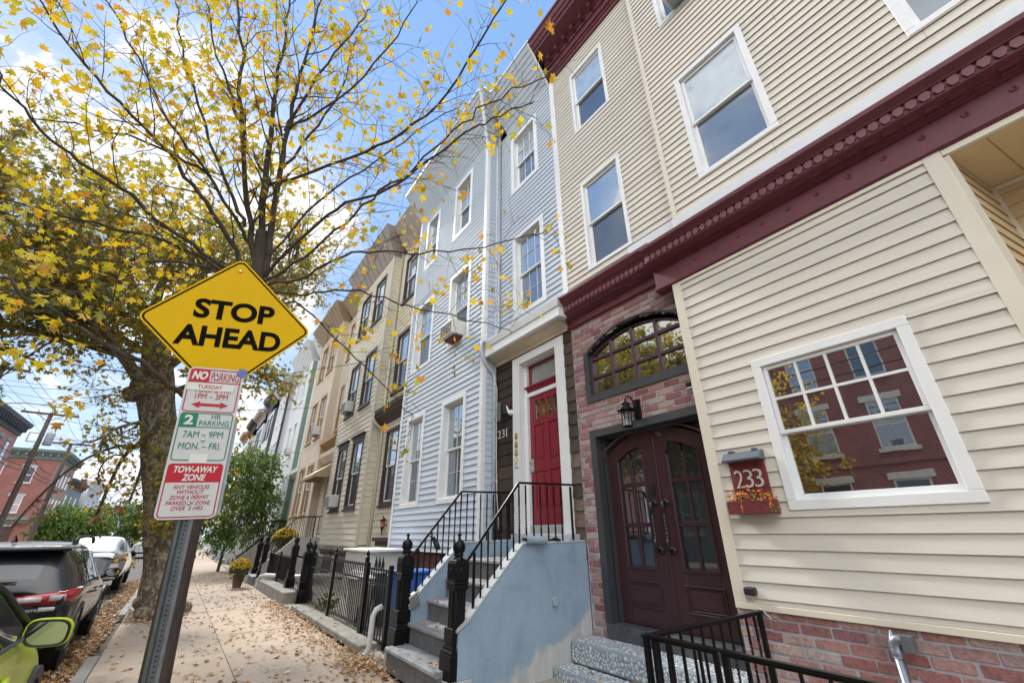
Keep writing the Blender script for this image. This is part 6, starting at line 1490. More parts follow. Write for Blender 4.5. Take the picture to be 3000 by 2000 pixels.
for s in (-1, 1):
    m = MB(); x = s * .615
    m.tube([og + V3((x, .62, 1.50)), og + V3((x, .70, 1.565)), og + V3((x, .90, 1.60)), og + V3((x, 1.6, 1.615)), og + V3((x, 2.2, 1.60)), og + V3((x, 2.42, 1.565)), og + V3((x, 2.5, 1.50))], [.022, .024, .020, .018, .018, .024, .022], 8)
    m.obox(og + V3((x, .72, 1.535)), (.02, 0, 0), (0, .10, 0), (0, 0, .03)); m.build('roof_rail', M['plastic'], T1, 0)
    m = MB(); P = [(s * .36, -.028), (s * .52, -.022), (s * .68, -.006), (s * .80, .045), (s * .885, .14), (s * .905, .30)]; P = [(og.x + a, og.y + b) for a, b in P]
    if s < 0: P = P[::-1]
    zz = [(.86, .95), (.845, .965), (.84, .975), (.82, .985), (.84, 1.0), (.90, 1.01)]; zz = [(a + og.z, b + og.z) for a, b in zz]; zz = zz if s > 0 else zz[::-1]
    strip(m, P, 0, 0, .016, zs=zz); tl = m.build('tail_light', M['redlens'], T1)
    for a, b, z0, z1 in ((0, 2, .872, .945), (2, 4, .875, .955)):
        m = MB(); Q = [(og.x + s * q, og.y + w) for q, w in ([(.39, -.034), (.50, -.032), (.60, -.024)] if a == 0 else [(.66, -.014), (.75, .012), (.80, .04)])]; Q = Q if s > 0 else Q[::-1]; strip(m, Q, z0 + og.z, z1 + og.z, .020); m.build('clear_lens', M['clearlens'], tl)
    m = MB(); Q = [(og.x + s * q, og.y + w) for q, w in ((.60, -.018), (.72, .004), (.82, .06))]; Q = Q if s > 0 else Q[::-1]; strip(m, Q, .765 + og.z, .825 + og.z, .014); m.build('reverse_light', M['clearlens'], tl)
    m = MB(); c = og + V3((s * 1.0, 2.72, 1.03)); rows = []
    for yy, k in ((-.055, .80), (-.05, .92), (.0, 1.0), (.06, .85), (.10, .45)):
        rows.append([c + V3((.115 * k * math.cos(a) * (1 if abs(math.cos(a)) < .8 else 1), yy, .075 * k * math.sin(a))) for a in [q * math.pi / 8 for q in range(16)]])
    m.grid(rows, True, 0, True, True); m.tube([og + V3((s * .86, 2.78, .96)), og + V3((s * .93, 2.75, .985))], .03, 8); mr = m.build('wing_mirror', M['plastic'], T1)
    m = MB(); m.face([c + V3((.088 * math.cos(q * .3927), -.0555, .056 * math.sin(q * .3927))) for q in range(16)]); m.build('mirror_glass', M['mirror'], mr)
    for yy in (.92, 3.55): wheel(T1, og.x + s * .80, og.y + yy, og.z + .335, .335, s)
    for yy in (.92, 3.55):
        m = MB(); rows = []
        for r_ in (.36, .44):
            rows.append([og + V3((s * .895, yy + r_ * math.cos(a), .335 + r_ * math.sin(a))) for a in [R(-8 + 196 * q / 18) for q in range(19)]])
        rows = [[p + V3((-s * .06, 0, 0)) for p in rows[0]], [p + V3((s * .022, 0, 0)) for p in rows[0]], [p + V3((s * .018, 0, 0)) for p in rows[1]], [p + V3((-s * .05, 0, 0)) for p in rows[1]]]
        m.grid(rows, False, 0, False); m.face([og + V3((s * .893, yy + .37 * math.cos(q * .3142), .335 + .37 * math.sin(q * .3142))) for q in range(20)], 1); m.build('wheel_arch', [M['clad'], M['dark']], T1)
    for yy in (1.75, 2.55):
        m = MB(); m.tube([og + V3((s * .905, yy - .09, .83)), og + V3((s * .935, yy - .05, .835)), og + V3((s * .935, yy + .07, .835)), og + V3((s * .905, yy + .10, .83))], .013, 8); m.build('handle', M['carblk'], T1)
    for yy, zt in ((1.18, 1.47), (2.05, 1.50)): m = MB(); m.obox(og + V3((s * .765, yy, 1.22)), (0, .035, 0), (s * .002, 0, 0), (s * -.135, 0, .27)); m.build('pillar', M['plastic'], T1)
m = MB(); m.grid([[og + V3((.02 * k, .82 - .03 * i + .09 * (1 if k == 0 else 0) * i * .0, 1.545 + h)) for k in (-1, 0, 1)] for i, h in ((0, 0),)] + [[og + V3((.012 * k, .74, 1.60)) for k in (-1, 0, 1)], [og + V3((.004 * k, .68, 1.64)) for k in (-1, 0, 1)], [og + V3((.018 * k, .66, 1.54)) for k in (-1, 0, 1)]], False, 0, True); m.build('antenna', M['plastic'], T1)
m = MB(); m.tube([og + V3((-.02, .10, 1.105)), og + V3((.30, .085, 1.10))], [.014, .008], 6); m.build('wiper', M['plastic'], T1)
m = MB(); m.box(og.x - .26, og.x + .26, og.y - .02, og.y + .02, og.z + .72, og.z + .84); m.build('number_plate', M['sticker'], T1, .004)
m = MB(); add_text(m, 'CROSSTREK', .05, og + V3((.52, -.005, .79)), V3((1, 0, .0)), V3((0, .15, 1)), V3((0, -1, 0)), width=.26, height=.028, extrude=.003); m.build('badge', M['chrome'], T1)
m = MB(); m.box(og.x - .70, og.x + .70, og.y - .03, og.y + .06, og.z + .40, og.z + .46); m.build('bumper', M['clad'], T1, .02)

# silver hatchback further on
og = V3((-1.98, 19.0, -.03)); T2 = thing('parked_car', 'silver hatchback parked past the thick tree trunk', 'car', og)
st = [(0.0, .42, .60, .76, .62, .80, .90, .62, .98), (.05, .34, .66, .88, .66, .86, .98, .64, 1.06), (.12, .30, .7, .91, .68, .89, 1.01, .63, 1.16), (.35, .28, .74, .92, .68, .90, 1.04, .62, 1.24), (1.05, .27, .76, .92, .68, .90, 1.03, .60, 1.50), (1.9, .27, .76, .92, .68, .90, 1.0, .62, 1.58), (2.5, .27, .76, .92, .66, .90, .97, .60, 1.52), (3.5, .28, .76, .92, .66, .88, .93, .66, 1.0), (4.2, .3, .7, .86, .6, .8, .8, .56, .86), (4.5, .34, .6, .74, .56, .66, .68, .5, .74)]
def mo2(i, j):
    if i == -1: return 0
    if j <= 1 and i >= 0: return 2
    if j == 4 and 3 <= i <= 5: return 1
    if j == 6 and i == 3: return 3
    if j == 6 and i == 6: return 4
    return 0
car_common(T2, og, car_shell(st, mo2, og), 'silver')
m = MB(); m.grid([[og + V3((x, y - .004 - .05 * (abs(x) / .55) ** 2 * -1 - .0, z)) for x in (-.58, -.3, 0, .3, .58)] for y, z in ((.035, .99), (.085, 1.13))], False, 0, True); m.build('lower_rear_window', M['g_car'], T2)
for s in (-1, 1):
    P = [(og.x + s * q, og.y + w) for q, w in ((.60, .01), (.72, .02), (.82, .06), (.90, .20))]; P = P if s > 0 else P[::-1]
    m = MB(); strip(m, P, og.z + .82, og.z + .93, .022); tl = m.build('tail_light', M['redlens'], T2); m = MB(); strip(m, [(a, b) for a, b in P], og.z + .935, og.z + 1.10, .022); m.build('clear_lens', M['clearlens'], tl)
    for yy in (.95, 3.65):
        wheel(T2, og.x + s * .82, og.y + yy, og.z + .33, .33, s)
        m = MB(); m.face([og + V3((s * .915, yy + .37 * math.cos(q * .3142), .33 + .37 * math.sin(q * .3142))) for q in range(20)]); m.build('wheel_arch', M['dark'], T2)
m = MB(); m.box(og.x - .26, og.x + .26, og.y - .012, og.y + .03, og.z + .80, og.z + .92); m.build('number_plate', M['alu'], T2, .004)
m = MB(); m.tube([og + V3((0, 1.15, 1.52)), og + V3((0, 1.10, 1.62))], [.03, .008], 8); m.build('antenna', M['plastic'], T2)
m = MB(); m.box(og.x - .8, og.x + .8, og.y - .01, og.y + .08, og.z + .36, og.z + .44); m.build('bumper', M['silver'], T2, .03)

# a further car across the road and one far down it
def far_car(label, og, paint, rz=0.0):
    og = V3(og); t = thing('parked_car', label, 'car', og)
    car_common(t, og, car_shell(st, mo2, og), paint, 'g_car')
    for s in (-1, 1):
        for yy in (.95, 3.65): wheel(t, og.x + s * .82, og.y + yy, og.z + .33, .33, s)
    t.rotation_euler.z = rz
    return t
far_car('pale car parked on the far side of the road behind the roof rails', (-8.9, 25.0, -.1), 'silver')
far_car('white car far down the pavement side of the road', (-1.6, 47.0, -.05), 'whitesid')
far_car('dark car parked on the far side of the road further down', (-8.9, 33.0, -.1), 'carblk')

# lime car at the near left
og = V3((-1.46, 1.95, -.10)); T3 = thing('parked_car', 'lime green car at the near kerb with a black framed wing mirror', 'car', og)
st = [(0, .40, .6, .74, .62, .72, .9, .55, 1.0), (.06, .34, .66, .82, .66, .80, 1.0, .6, 1.1), (.3, .30, .7, .845, .70, .83, 1.07, .62, 1.45), (.8, .28, .72, .85, .70, .835, 1.07, .62, 1.56), (1.5, .28, .72, .85, .70, .835, 1.065, .62, 1.565), (1.95, .28, .72, .85, .70, .835, 1.06, .60, 1.50), (2.72, .29, .72, .85, .70, .83, 1.045, .66, 1.11), (3.1, .3, .72, .86, .70, .80, 1.00, .62, 1.06), (3.75, .32, .7, .85, .66, .76, .90, .56, .95), (4.05, .36, .6, .74, .6, .66, .74, .5, .80)]
def mo3(i, j):
    if i < 0: return 0
    if j <= 1: return 2
    if j == 4 and 2 <= i <= 5: return 1
    if j == 6 and i == 5: return 4
    if j == 6 and i == 1: return 3
    return 0
car_common(T3, og, car_shell(st, mo3, og, lvl=3), 'ygreen')
for s in (-1, 1):
    m = MB(); m.tube([og + V3((s * .80, .9, 1.085)), og + V3((s * .838, 1.6, 1.07)), og + V3((s * .835, 2.45, 1.058))], .014, 6); m.build('window_trim', M['plastic'], T3)
    m = MB(); m.tube([og + V3((s * .64, 1.2, 1.50)), og + V3((s * .66, 1.85, 1.475)), og + V3((s * .72, 2.2, 1.34)), og + V3((s * .80, 2.55, 1.15)), og + V3((s * .83, 2.7, 1.06))], [.016, .016, .018, .022, .03], 8); m.build('pillar', M['plastic'], T3)
    c = og + V3((s * .94, 2.55, 1.075))
    m = MB(); rows = []
    sq = lambda a, e: math.copysign(abs(a) ** e, a)
    for yy, k in ((-.050, .95), (-.058, 1.07), (-.02, 1.10), (.05, 1.0), (.10, .66), (.12, .25)):
        rows.append([c + V3((.108 * k * sq(math.cos(a), .6), yy, .074 * k * sq(math.sin(a), .6) - (.012 * math.cos(a) * s))) for a in [q * math.pi / 12 for q in range(24)]])
    m.grid(rows, True, 0, True, True); mr = m.build('wing_mirror', M['ygreen'], T3)
    m = MB(); rows = [[c + V3((.110 * k * sq(math.cos(a), .6), yy, .076 * k * sq(math.sin(a), .6) - (.012 * math.cos(a) * s))) for a in [q * math.pi / 12 for q in range(24)]] for yy, k in ((-.050, .97), (-.066, .97), (-.069, .93), (-.060, .85))]
    m.grid(rows, True, 0, True); m.box(min(og.x + s * .80, og.x + s * .88), max(og.x + s * .80, og.x + s * .88), og.y + 2.53, og.y + 2.62, og.z + 1.03, og.z + 1.09); m.build('bezel', M['plastic'], mr)
    m = MB(); m.face([c + V3((.093 * sq(math.cos(a), .6), -.061, .063 * sq(math.sin(a), .6) - .010 * math.cos(a) * s)) for a in [q * math.pi / 12 for q in range(24)]]); m.build('mirror_glass', M['mirror'], mr)
    m = MB(); m.tube([og + V3((s * .855, 1.95, .905)), og + V3((s * .895, 1.98, .91)), og + V3((s * .895, 2.10, .91)), og + V3((s * .855, 2.14, .905))], .016, 10); m.build('handle', M['ygreen'], T3)
    for yy in (.75, 3.35):
        wheel(T3, og.x + s * .76, og.y + yy, og.z + .32, .32, s)
        m = MB(); rr = [[og + V3((s * x, yy + r_ * math.cos(a), .32 + r_ * math.sin(a))) for a in [R(-8 + 196 * q / 18) for q in range(19)]] for x, r_ in ((.80, .35), (.872, .355), (.874, .43), (.80, .44))]
        m.grid(rr, False, 0, False); m.face([og + V3((s * .856, yy + .36 * math.cos(q * .3142), .32 + .36 * math.sin(q * .3142))) for q in range(20)], 1); m.build('wheel_arch', [M['clad'], M['dark']], T3)

# ------------------------------------------------------------------ trees
LEAF = [(90, 1.0), (72, .50), (48, .92), (26, .42), (2, .74), (-38, .34), (-90, .16)]
LH = [(r_ * math.cos(R(a)), r_ * math.sin(R(a))) for a, r_ in LEAF]
OVAL = [(0, 1), (.28, .6), (.36, .1), (.26, -.4), (0, -.8)]
def leaf(mb, p, d, n, s, shape=LH, fold=.25, mi=0):
    """one leaf: two halves folded on the midrib, sharing its vertices"""
    d = d.normalized(); w = d.cross(n); bend = rnd.uniform(-.15, .75)
    if w.length < 1e-4: w = d.orthogonal()
    w.normalize(); n = w.cross(d)
    b = len(mb.v); k = len(shape); q = rnd.uniform(.72, 1.08); shape = [(x * q * rnd.uniform(.86, 1.12), y * rnd.uniform(.9, 1.08)) for x, y in shape]
    for x, y in shape: mb.v.append(tuple(p + d * (y * s + s) + w * (x * s) + n * ((abs(x) * fold - (y * .5 + .5) ** 2 * bend) * s)))
    for x, y in shape[1:-1]: mb.v.append(tuple(p + d * (y * s + s) - w * (x * s) + n * ((abs(x) * fold - (y * .5 + .5) ** 2 * bend) * s)))
    mb.f.append(tuple(b + i for i in range(k))); mb.mi.append(mi); mb.sm.append(False)
    mb.f.append((b,) + tuple(b + k + i for i in range(k - 2)) [::1] + (b + k - 1,)); mb.mi.append(mi); mb.sm.append(False)

def rv(rg, k=1.0): return V3((rg.gauss(0, k), rg.gauss(0, k), rg.gauss(0, k)))
def branch(mb, p, d, ln, r, rg, seg=5, up=.10, wig=.16, n=4):
    pts = [p]; d = d.normalized()
    for i in range(seg):
        d = (d + rv(rg, wig) + V3((0, 0, up))).normalized(); pts.append(pts[-1] + d * ln / seg)
    mb.tube(pts, [r * (1 - .75 * i / seg) for i in range(seg + 1)], n, caps=False)
    return pts
def along(pts, f):
    ls = [(b - a).length for a, b in zip(pts, pts[1:])]; t = f * sum(ls)
    for (a, b), l in zip(zip(pts, pts[1:]), ls):
        if t <= l: return a.lerp(b, t / l), (b - a).normalized()
        t -= l
    return pts[-1], (pts[-1] - pts[-2]).normalized()
def smooth(pts, it=2):
    for _ in range(it):
        q = [pts[0]]
        for a, b in zip(pts, pts[1:]): q += [a.lerp(b, .25), a.lerp(b, .75)]
        pts = q + [pts[-1]]
    return pts

LIMBS = [
    (1, 0.04, [(0.04,4.19,3.81),(-0.18,4.11,4.39),(-0.49,3.94,5.36),(-0.71,3.81,6.26),(-0.94,3.68,7.07)]),
    (1, 0.045, [(0.04,4.17,3.85),(-0.18,4.0,5.03),(-0.24,3.93,5.53),(-0.34,3.83,6.28),(-0.45,3.67,7.26)]),
    (1, 0.042, [(0.08,4.16,3.86),(-0.05,3.95,4.93),(-0.09,3.84,5.49),(-0.12,3.69,6.15),(-0.16,3.42,7.19)]),
    (1, 0.02, [(-0.11,3.88,5.45),(0.0,3.56,5.88),(0.13,3.29,6.32),(0.31,2.97,6.75)]),
    (1, 0.03, [(-0.05,4.17,3.84),(-0.4,3.99,4.19),(-0.68,3.9,4.44),(-0.88,3.86,4.6),(-1.33,3.77,4.88),(-1.62,3.75,5.09),(-1.94,3.68,5.45)]),
    (1, 0.024, [(-0.05,4.17,3.71),(-0.46,3.98,3.81),(-0.79,3.86,3.92),(-1.16,3.69,4.05),(-1.35,3.61,4.07),(-1.6,3.5,4.25),(-1.79,3.41,4.42)]),
    (1, 0.032, [(0.01,4.24,2.42),(-0.23,4.15,2.58),(-0.48,4.06,2.71),(-0.88,3.89,2.86),(-1.09,3.81,2.95),(-1.25,3.73,3.02),(-1.46,3.72,3.14)]),
    (0.3, 0.02, [(-0.12,4.06,4.8),(0.43,3.46,4.99),(0.84,2.95,5.11),(1.02,2.43,5.19),(1.09,1.8,5.41),(1.13,1.49,5.53)]),
    (0.4, 0.02, [(0.07,4.18,3.82),(0.3,3.76,4.18),(0.51,3.42,4.43),(0.89,3.07,4.58),(1.09,2.64,4.77),(1.23,2.3,4.84),(1.35,2.05,4.83),(1.54,1.71,4.82)]),
    (0.5, 0.016, [(0.08,4.14,3.77),(0.32,3.81,3.91),(0.56,3.46,4.21),(0.73,3.12,4.42),(0.99,2.69,4.62),(1.11,2.27,4.77),(1.26,1.95,4.87),(1.54,1.53,4.91)]),
    (0.45, 0.016, [(0.08,4.17,3.72),(0.36,3.81,3.73),(0.62,3.53,3.92),(0.82,3.32,3.98),(1.17,3.12,3.94),(1.58,2.77,3.96),(2.03,2.23,4.02)]),
    (0.45, 0.013, [(0.09,4.14,3.66),(0.37,3.89,3.58),(0.68,3.58,3.64),(1.11,3.4,3.55),(1.51,3.18,3.44),(2.1,2.79,3.29)]),
    (0.5, 0.012, [(0.12,4.15,3.53),(0.41,3.9,3.55),(0.73,3.87,3.27),(1.12,3.79,2.97),(1.59,3.75,2.57)]),
    (1, 0.022, [(-0.1,4.16,4.14),(-0.58,4.01,4.65),(-0.92,3.97,4.94),(-1.26,3.88,5.39),(-1.7,3.76,5.91)]),
    (1, 0.022, [(-0.19,4.08,4.26),(-0.62,4.01,4.96),(-1.0,3.99,5.64),(-1.31,3.8,6.4)]),
    (0.9, 0.018, [(-0.49,3.94,5.36),(-0.82,3.9,5.9),(-1.1,3.68,6.54)]),
    (0.8, 0.018, [(-0.09,3.84,5.49),(0.23,3.57,5.73),(0.55,3.03,6.23),(0.69,2.56,6.71)]),
    (0.9, 0.022, [(-0.07,4.2,3.77),(-0.65,4.23,3.94),(-1.14,4.34,3.97),(-1.56,4.43,4.0),(-1.95,4.51,4.03)]),
    (0.9, 0.02, [(-0.04,4.21,3.74),(-0.57,4.65,4.03),(-1.07,5.2,4.13),(-1.63,5.69,4.24),(-2.13,6.03,4.4)]),
    (0.9, 0.02, [(-0.05,3.95,4.93),(0.14,3.85,5.61),(0.32,3.73,6.37),(0.31,3.45,7.17)]),
    (0.5, 0.014, [(0.04,4.14,3.98),(0.31,3.81,4.61),(0.71,3.45,5.1),(1.04,3.07,5.49),(1.36,2.72,5.77)]),
    (0.9, 0.016, [(-0.58,4.01,4.65),(-1.06,4.15,4.85),(-1.57,4.41,4.97),(-2.03,4.71,5.04)]),
]
rg = random.Random(11)
MT = thing('maple_tree', 'slender street maple with thin yellow foliage right behind the stop ahead sign', 'tree', (.2, 4.25, 0))
wood, twigs, lv = MB(), MB(), MB()
wood.tube(smooth([V3(p) for p in ((.19, 4.26, -.05), (.12, 4.22, .7), (.06, 4.2, 1.6), (.045, 4.2, 2.42), (.045, 4.19, 3.1), (.03, 4.18, 3.85), (-.04, 4.12, 4.3))]), [.12, .10, .095, .092, .09, .09, .088, .088, .086, .085, .084, .082, .08, .08, .078, .078, .075, .075, .072, .07, .068, .065][:22] + [.06] * 8, 14) if False else None
tr_ = smooth([V3(p) for p in ((.19, 4.26, -.05), (.12, 4.22, .7), (.06, 4.2, 1.6), (.045, 4.2, 2.42), (.045, 4.19, 3.1), (.03, 4.18, 3.85), (-.04, 4.12, 4.3))])
wood.tube(tr_, [.098 - .045 * (i / (len(tr_) - 1)) for i in range(len(tr_))], 14)
def leaves_at(mb, p, d, rg, n, s0, s1, shape=LH):
    for _ in range(n):
        if -.75 < p.x < .5 and 1.2 < p.z < 3.7 and p.y < 3.75: continue
        dd = (d * .35 + rv(rg, .55) + V3((0, 0, -.45))).normalized(); nn = (V3((0, 0, 1)) + rv(rg, .6)).normalized()
        leaf(mb, p + rv(rg, .03), dd, nn, rg.uniform(s0, s1), shape, rg.uniform(.05, .45))
for dens, r0, P in LIMBS:
    pts = smooth([V3(p) for p in P]); n = len(pts)
    pts = [pts[0]] + [p + rv(rg, .012) for p in pts[1:]]
    wood.tube(pts, [r0 * .74 * (1 - .84 * i / (n - 1)) + .0022 for i in range(n)], 8, caps=False)
    tot = sum((b - a).length for a, b in zip(pts, pts[1:])); k = int(tot / .135); sparse = dens < .6
    for i in range(k):
        f = .10 + .9 * (i + rg.random()) / k; p, d = along(pts, min(f, .995))
        sd = rv(rg).cross(d).normalized(); ln = rg.uniform(.30, .95) * (1.15 - .5 * f) * (.75 if sparse else 1.0)
        q = branch(twigs, p, d * rg.uniform(.5, 1.1) + sd * .8 + V3((0, 0, .18)), ln, max(.0022, r0 * .30 * (1 - .6 * f)), rg, 5, .05, .17, 4)
        for j in range(int(ln / .10) + 1):
            g = .25 + .75 * rg.random(); p2, d2 = along(q, g); s2 = rv(rg).cross(d2).normalized(); l2 = rg.uniform(.10, .34)
            q2 = branch(twigs, p2, d2 * .6 + s2 * .8, l2, .0021, rg, 3, .03, .2, 3)
            if rg.random() < (.74 * dens if not sparse else dens * .7): leaves_at(lv, q2[-1], (q2[-1] - q2[-2]).normalized(), rg, rg.randint(1, 3), .038, .068)
        if rg.random() < (dens if not sparse else .62): leaves_at(lv, q[-1], (q[-1] - q[-2]).normalized(), rg, rg.randint(2, 3), .040, .070)
tk = wood.build('trunk', M['bark'], MT); twigs.build('twigs', M['bark'], tk); lv.build('crown', M['lmaple'], MT)
NMAPLE = len(lv.f) // 2

# old plane tree by the kerb
rg = random.Random(5)
PT = thing('plane_tree', 'old mottled plane tree at the kerb with burls and thick olive and yellow foliage', 'tree', (-.2, 13.2, 0))
wood, lv, dd_ = MB(), MB(), MB()
def knobby(pts, rs, n=22, amp=.06):
    pts = smooth([V3(p) for p in pts], 3); m_ = len(pts); rows = []
    ss = random.Random(3); ph = [ss.random() * 6.28 for _ in range(6)]
    for i, p in enumerate(pts):
        f = i / (m_ - 1) * (len(rs) - 1); a = int(min(f, len(rs) - 2)); r_ = rs[a] + (rs[a + 1] - rs[a]) * (f - a)
        row = []
        for k in range(n):
            t = 2 * math.pi * k / n
            b = 1 + amp * (math.sin(2 * t + ph[0] + i * .13) + .7 * math.sin(3 * t + ph[1] - i * .21) + .5 * math.sin(5 * t + i * .37 + ph[2]) + .5 * math.sin(i * .5 + t + ph[3]))
            row.append(p + V3((math.cos(t) * r_ * b, math.sin(t) * r_ * b, 0)))
        rows.append(row)
    wood.grid(rows, True, 0, True, True)
knobby([(-.08, 13.2, -.12), (-.12, 13.2, .25), (-.24, 13.25, .9), (-.55, 13.35, 1.9), (-.85, 13.45, 2.8), (-1.12, 13.55, 3.7), (-1.42, 13.6, 4.6), (-1.62, 13.66, 5.4), (-1.95, 13.75, 6.4), (-2.2, 13.8, 7.2)], [.56, .44, .40, .37, .36, .36, .38, .34, .28, .2])
for c, r_ in (((-1.75, 13.45, 4.95), .30), ((-1.05, 13.3, 3.1), .22), ((-1.9, 13.5, 4.75), .24), ((-.62, 13.0, 1.4), .16), ((.12, 12.82, .05), .2), ((.3, 13.3, .02), .2), ((-.36, 12.85, .06), .17), ((-.46, 13.1, .25), .15), ((-.12, 12.72, .02), .16)):
    rows = []
    for i in range(9):
        a = math.pi * i / 8; rows.append([V3(c) + r_ * V3((math.sin(a) * math.cos(k * .5236) * (1 + .12 * math.sin(3 * k + i)), math.sin(a) * math.sin(k * .5236), math.cos(a) * .9)) for k in range(12)])
    wood.grid(rows, True, 0, True)
PL = [([(-1.62, 13.66, 5.4), (-1.2, 13.4, 6.0), (-.5, 12.9, 6.9), (.3, 12.4, 8.2), (.7, 12.2, 9.4)], .16), ([(-1.75, 13.5, 4.95), (-2.3, 13.0, 5.5), (-3.0, 12.2, 6.2), (-3.9, 11.0, 6.9), (-4.7, 9.8, 7.2)], .15),
      ([(-2.0, 13.75, 6.5), (-2.6, 13.3, 7.3), (-3.3, 12.4, 8.3), (-3.7, 11.4, 9.2)], .13), ([(-2.2, 13.8, 7.1), (-2.2, 13.3, 8.2), (-2.0, 12.8, 9.6)], .13), ([(-2.2, 13.8, 7.1), (-1.5, 13.6, 8.3), (-.8, 13.2, 9.9)], .12),
      ([(-1.5, 13.6, 4.7), (-.9, 13.3, 5.1), (-.2, 12.8, 5.5), (.7, 12.4, 5.7)], .09), ([(-2.0, 13.7, 6.4), (-3.2, 14.2, 7.2), (-4.8, 14.6, 7.8), (-6.2, 14.6, 8.2)], .13), ([(-1.8, 13.7, 5.8), (-2.6, 12.6, 5.9), (-3.2, 11.4, 5.9), (-3.4, 10.4, 5.7)], .10),
      ([(-1.3, 13.5, 4.2), (-1.75, 13.2, 3.95), (-2.0, 12.9, 3.7), (-2.05, 12.75, 3.3)], .05), ([(-2.3, 13.0, 5.5), (-3.6, 12.6, 5.6), (-5.0, 12.0, 5.5), (-6.4, 11.4, 5.4)], .09)]
for P, r0 in PL:
    pts = smooth([V3(p) for p in P]); n = len(pts); wood.tube(pts, [r0 * (1 - .75 * i / (n - 1)) for i in range(n)], 10, caps=False)
    tot = sum((b - a).length for a, b in zip(pts, pts[1:])); low = P[-1][2] < 3.9
    for i in range(int(tot / .13)):
        f = .2 + .8 * rg.random(); p, d = along(pts, f); sd = rv(rg).cross(d).normalized(); ln = rg.uniform(.7, 2.0) * (.45 if low else 1)
        q = branch(wood, p, d * .7 + sd + V3((0, 0, .1)), ln, .028, rg, 6, .04, .2, 5)
        for j in range(int(ln / .075)):
            p2, d2 = along(q, .2 + .8 * rg.random()); s2 = rv(rg).cross(d2).normalized()
            q2 = branch(wood, p2, d2 * .5 + s2, rg.uniform(.2, .6), .006, rg, 3, -.02, .25, 3)
            for _ in range(1 if low else 2): leaves_at(lv, along(q2, .3 + .7 * rg.random())[0], d2, rg, 2, .06, .115)
# the thick of the crown: many small sprays through its volume
for cc, rx_, k in (((-3.3, 11.9, 7.7), (3.4, 2.6, 2.2), 520), ((-1.6, 13.0, 8.6), (2.4, 2.2, 2.0), 230), ((-4.6, 11.2, 6.6), (2.2, 2.0, 1.3), 260), ((.2, 12.6, 8.6), (1.7, 1.6, 2.0), 90), ((-2.4, 11.8, 6.2), (2.0, 1.5, .8), 150)):
    for _ in range(k):
        v = rv(rg).normalized() * rg.random() ** .4; p = V3(cc) + V3((v.x * rx_[0], v.y * rx_[1], v.z * rx_[2]))
        if math.sin(p.x * 1.9 + 1) * math.sin(p.y * 1.7) * math.sin(p.z * 2.1 + .6) > .30: continue
        q = branch(wood, p, rv(rg) + V3((0, 0, -.1)), rg.uniform(.25, .6), .007, rg, 3, .0, .25, 3)
        for g in (.35, .65, 1.0): leaves_at(lv, along(q, g)[0], rv(rg), rg, 2, .065, .115)
# sprouts round the trunk
for c, k, sp_ in (((-.35, 12.75, 2.5), 46, .42), ((-1.3, 13.1, 3.6), 26, .45), ((-.7, 12.9, 3.2), 26, .5), ((-1.7, 13.2, 5.3), 30, .6), ((.1, 12.9, 2.9), 26, .5), ((-.6, 12.6, 2.3), 60, .6), ((-.1, 12.6, 2.5), 40, .6), ((-1.5, 12.9, 2.6), 26, .5), ((-2.6, 12.6, 4.9), 24, .6), ((-.5, 12.7, 1.9), 22, .35), ((-2.3, 12.9, 4.4), 22, .5)):
    for _ in range(k):
        p = V3(c) + V3((rg.gauss(0, .1), rg.gauss(0, .1), rg.gauss(0, .3))); q = branch(wood, p, rv(rg) + V3((0, -.3, .2)), sp_ * rg.uniform(.6, 1.7), .006, rg, 4, .02, .25, 3)
        for g in (.5, .75, 1.0): leaves_at(lv, along(q, g)[0], V3((0, 0, -1)), rg, 2, .045, .085)
for q_ in (wood, lv): q_.v = [(a + .22, b, c) for a, b, c in q_.v]
tk = wood.build('trunk', M['platane'], PT); lv.build('crown', M['lplane'], PT)
w2, l2 = MB(), MB()                                            # broken hanging limbs with withered leaves
for P, r_ in (([(-1.15, 13.2, 4.1), (-1.32, 13.1, 3.7), (-1.48, 13.0, 3.45), (-1.62, 12.95, 3.15), (-1.66, 12.95, 2.6), (-1.68, 12.95, 1.95)], .05), ([(-1.48, 13.0, 3.45), (-1.85, 12.8, 3.35), (-2.3, 12.6, 2.9), (-2.6, 12.5, 2.2), (-2.75, 12.5, 1.7)], .03), ([(-1.4, 13.05, 3.6), (-1.25, 12.9, 3.3), (-1.2, 12.85, 2.8), (-1.22, 12.85, 2.2)], .04), ([(-1.6, 12.95, 3.2), (-1.8, 12.9, 3.2), (-1.92, 12.85, 2.9), (-1.85, 12.85, 2.6)], .02)):
    pts = smooth([V3(p) for p in P]); n = len(pts); w2.tube(pts, [r_ * (1 - .5 * i / (n - 1)) for i in range(n)], 8)
    for i in range(16):
        p, d = along(pts, rg.uniform(.5, 1)); q = branch(w2, p, rv(rg) + V3((0, 0, -.8)), rg.uniform(.15, .4), .006, rg, 3, -.1, .2, 3); leaves_at(l2, q[-1], V3((0, 0, -1)), rg, 2, .05, .09)
for q_ in (w2, l2): q_.v = [(a + .22, b, c) for a, b, c in q_.v]
w2.build('broken_limb', M['bark'], PT); l2.build('withered_leaves', M['ldead'], PT)

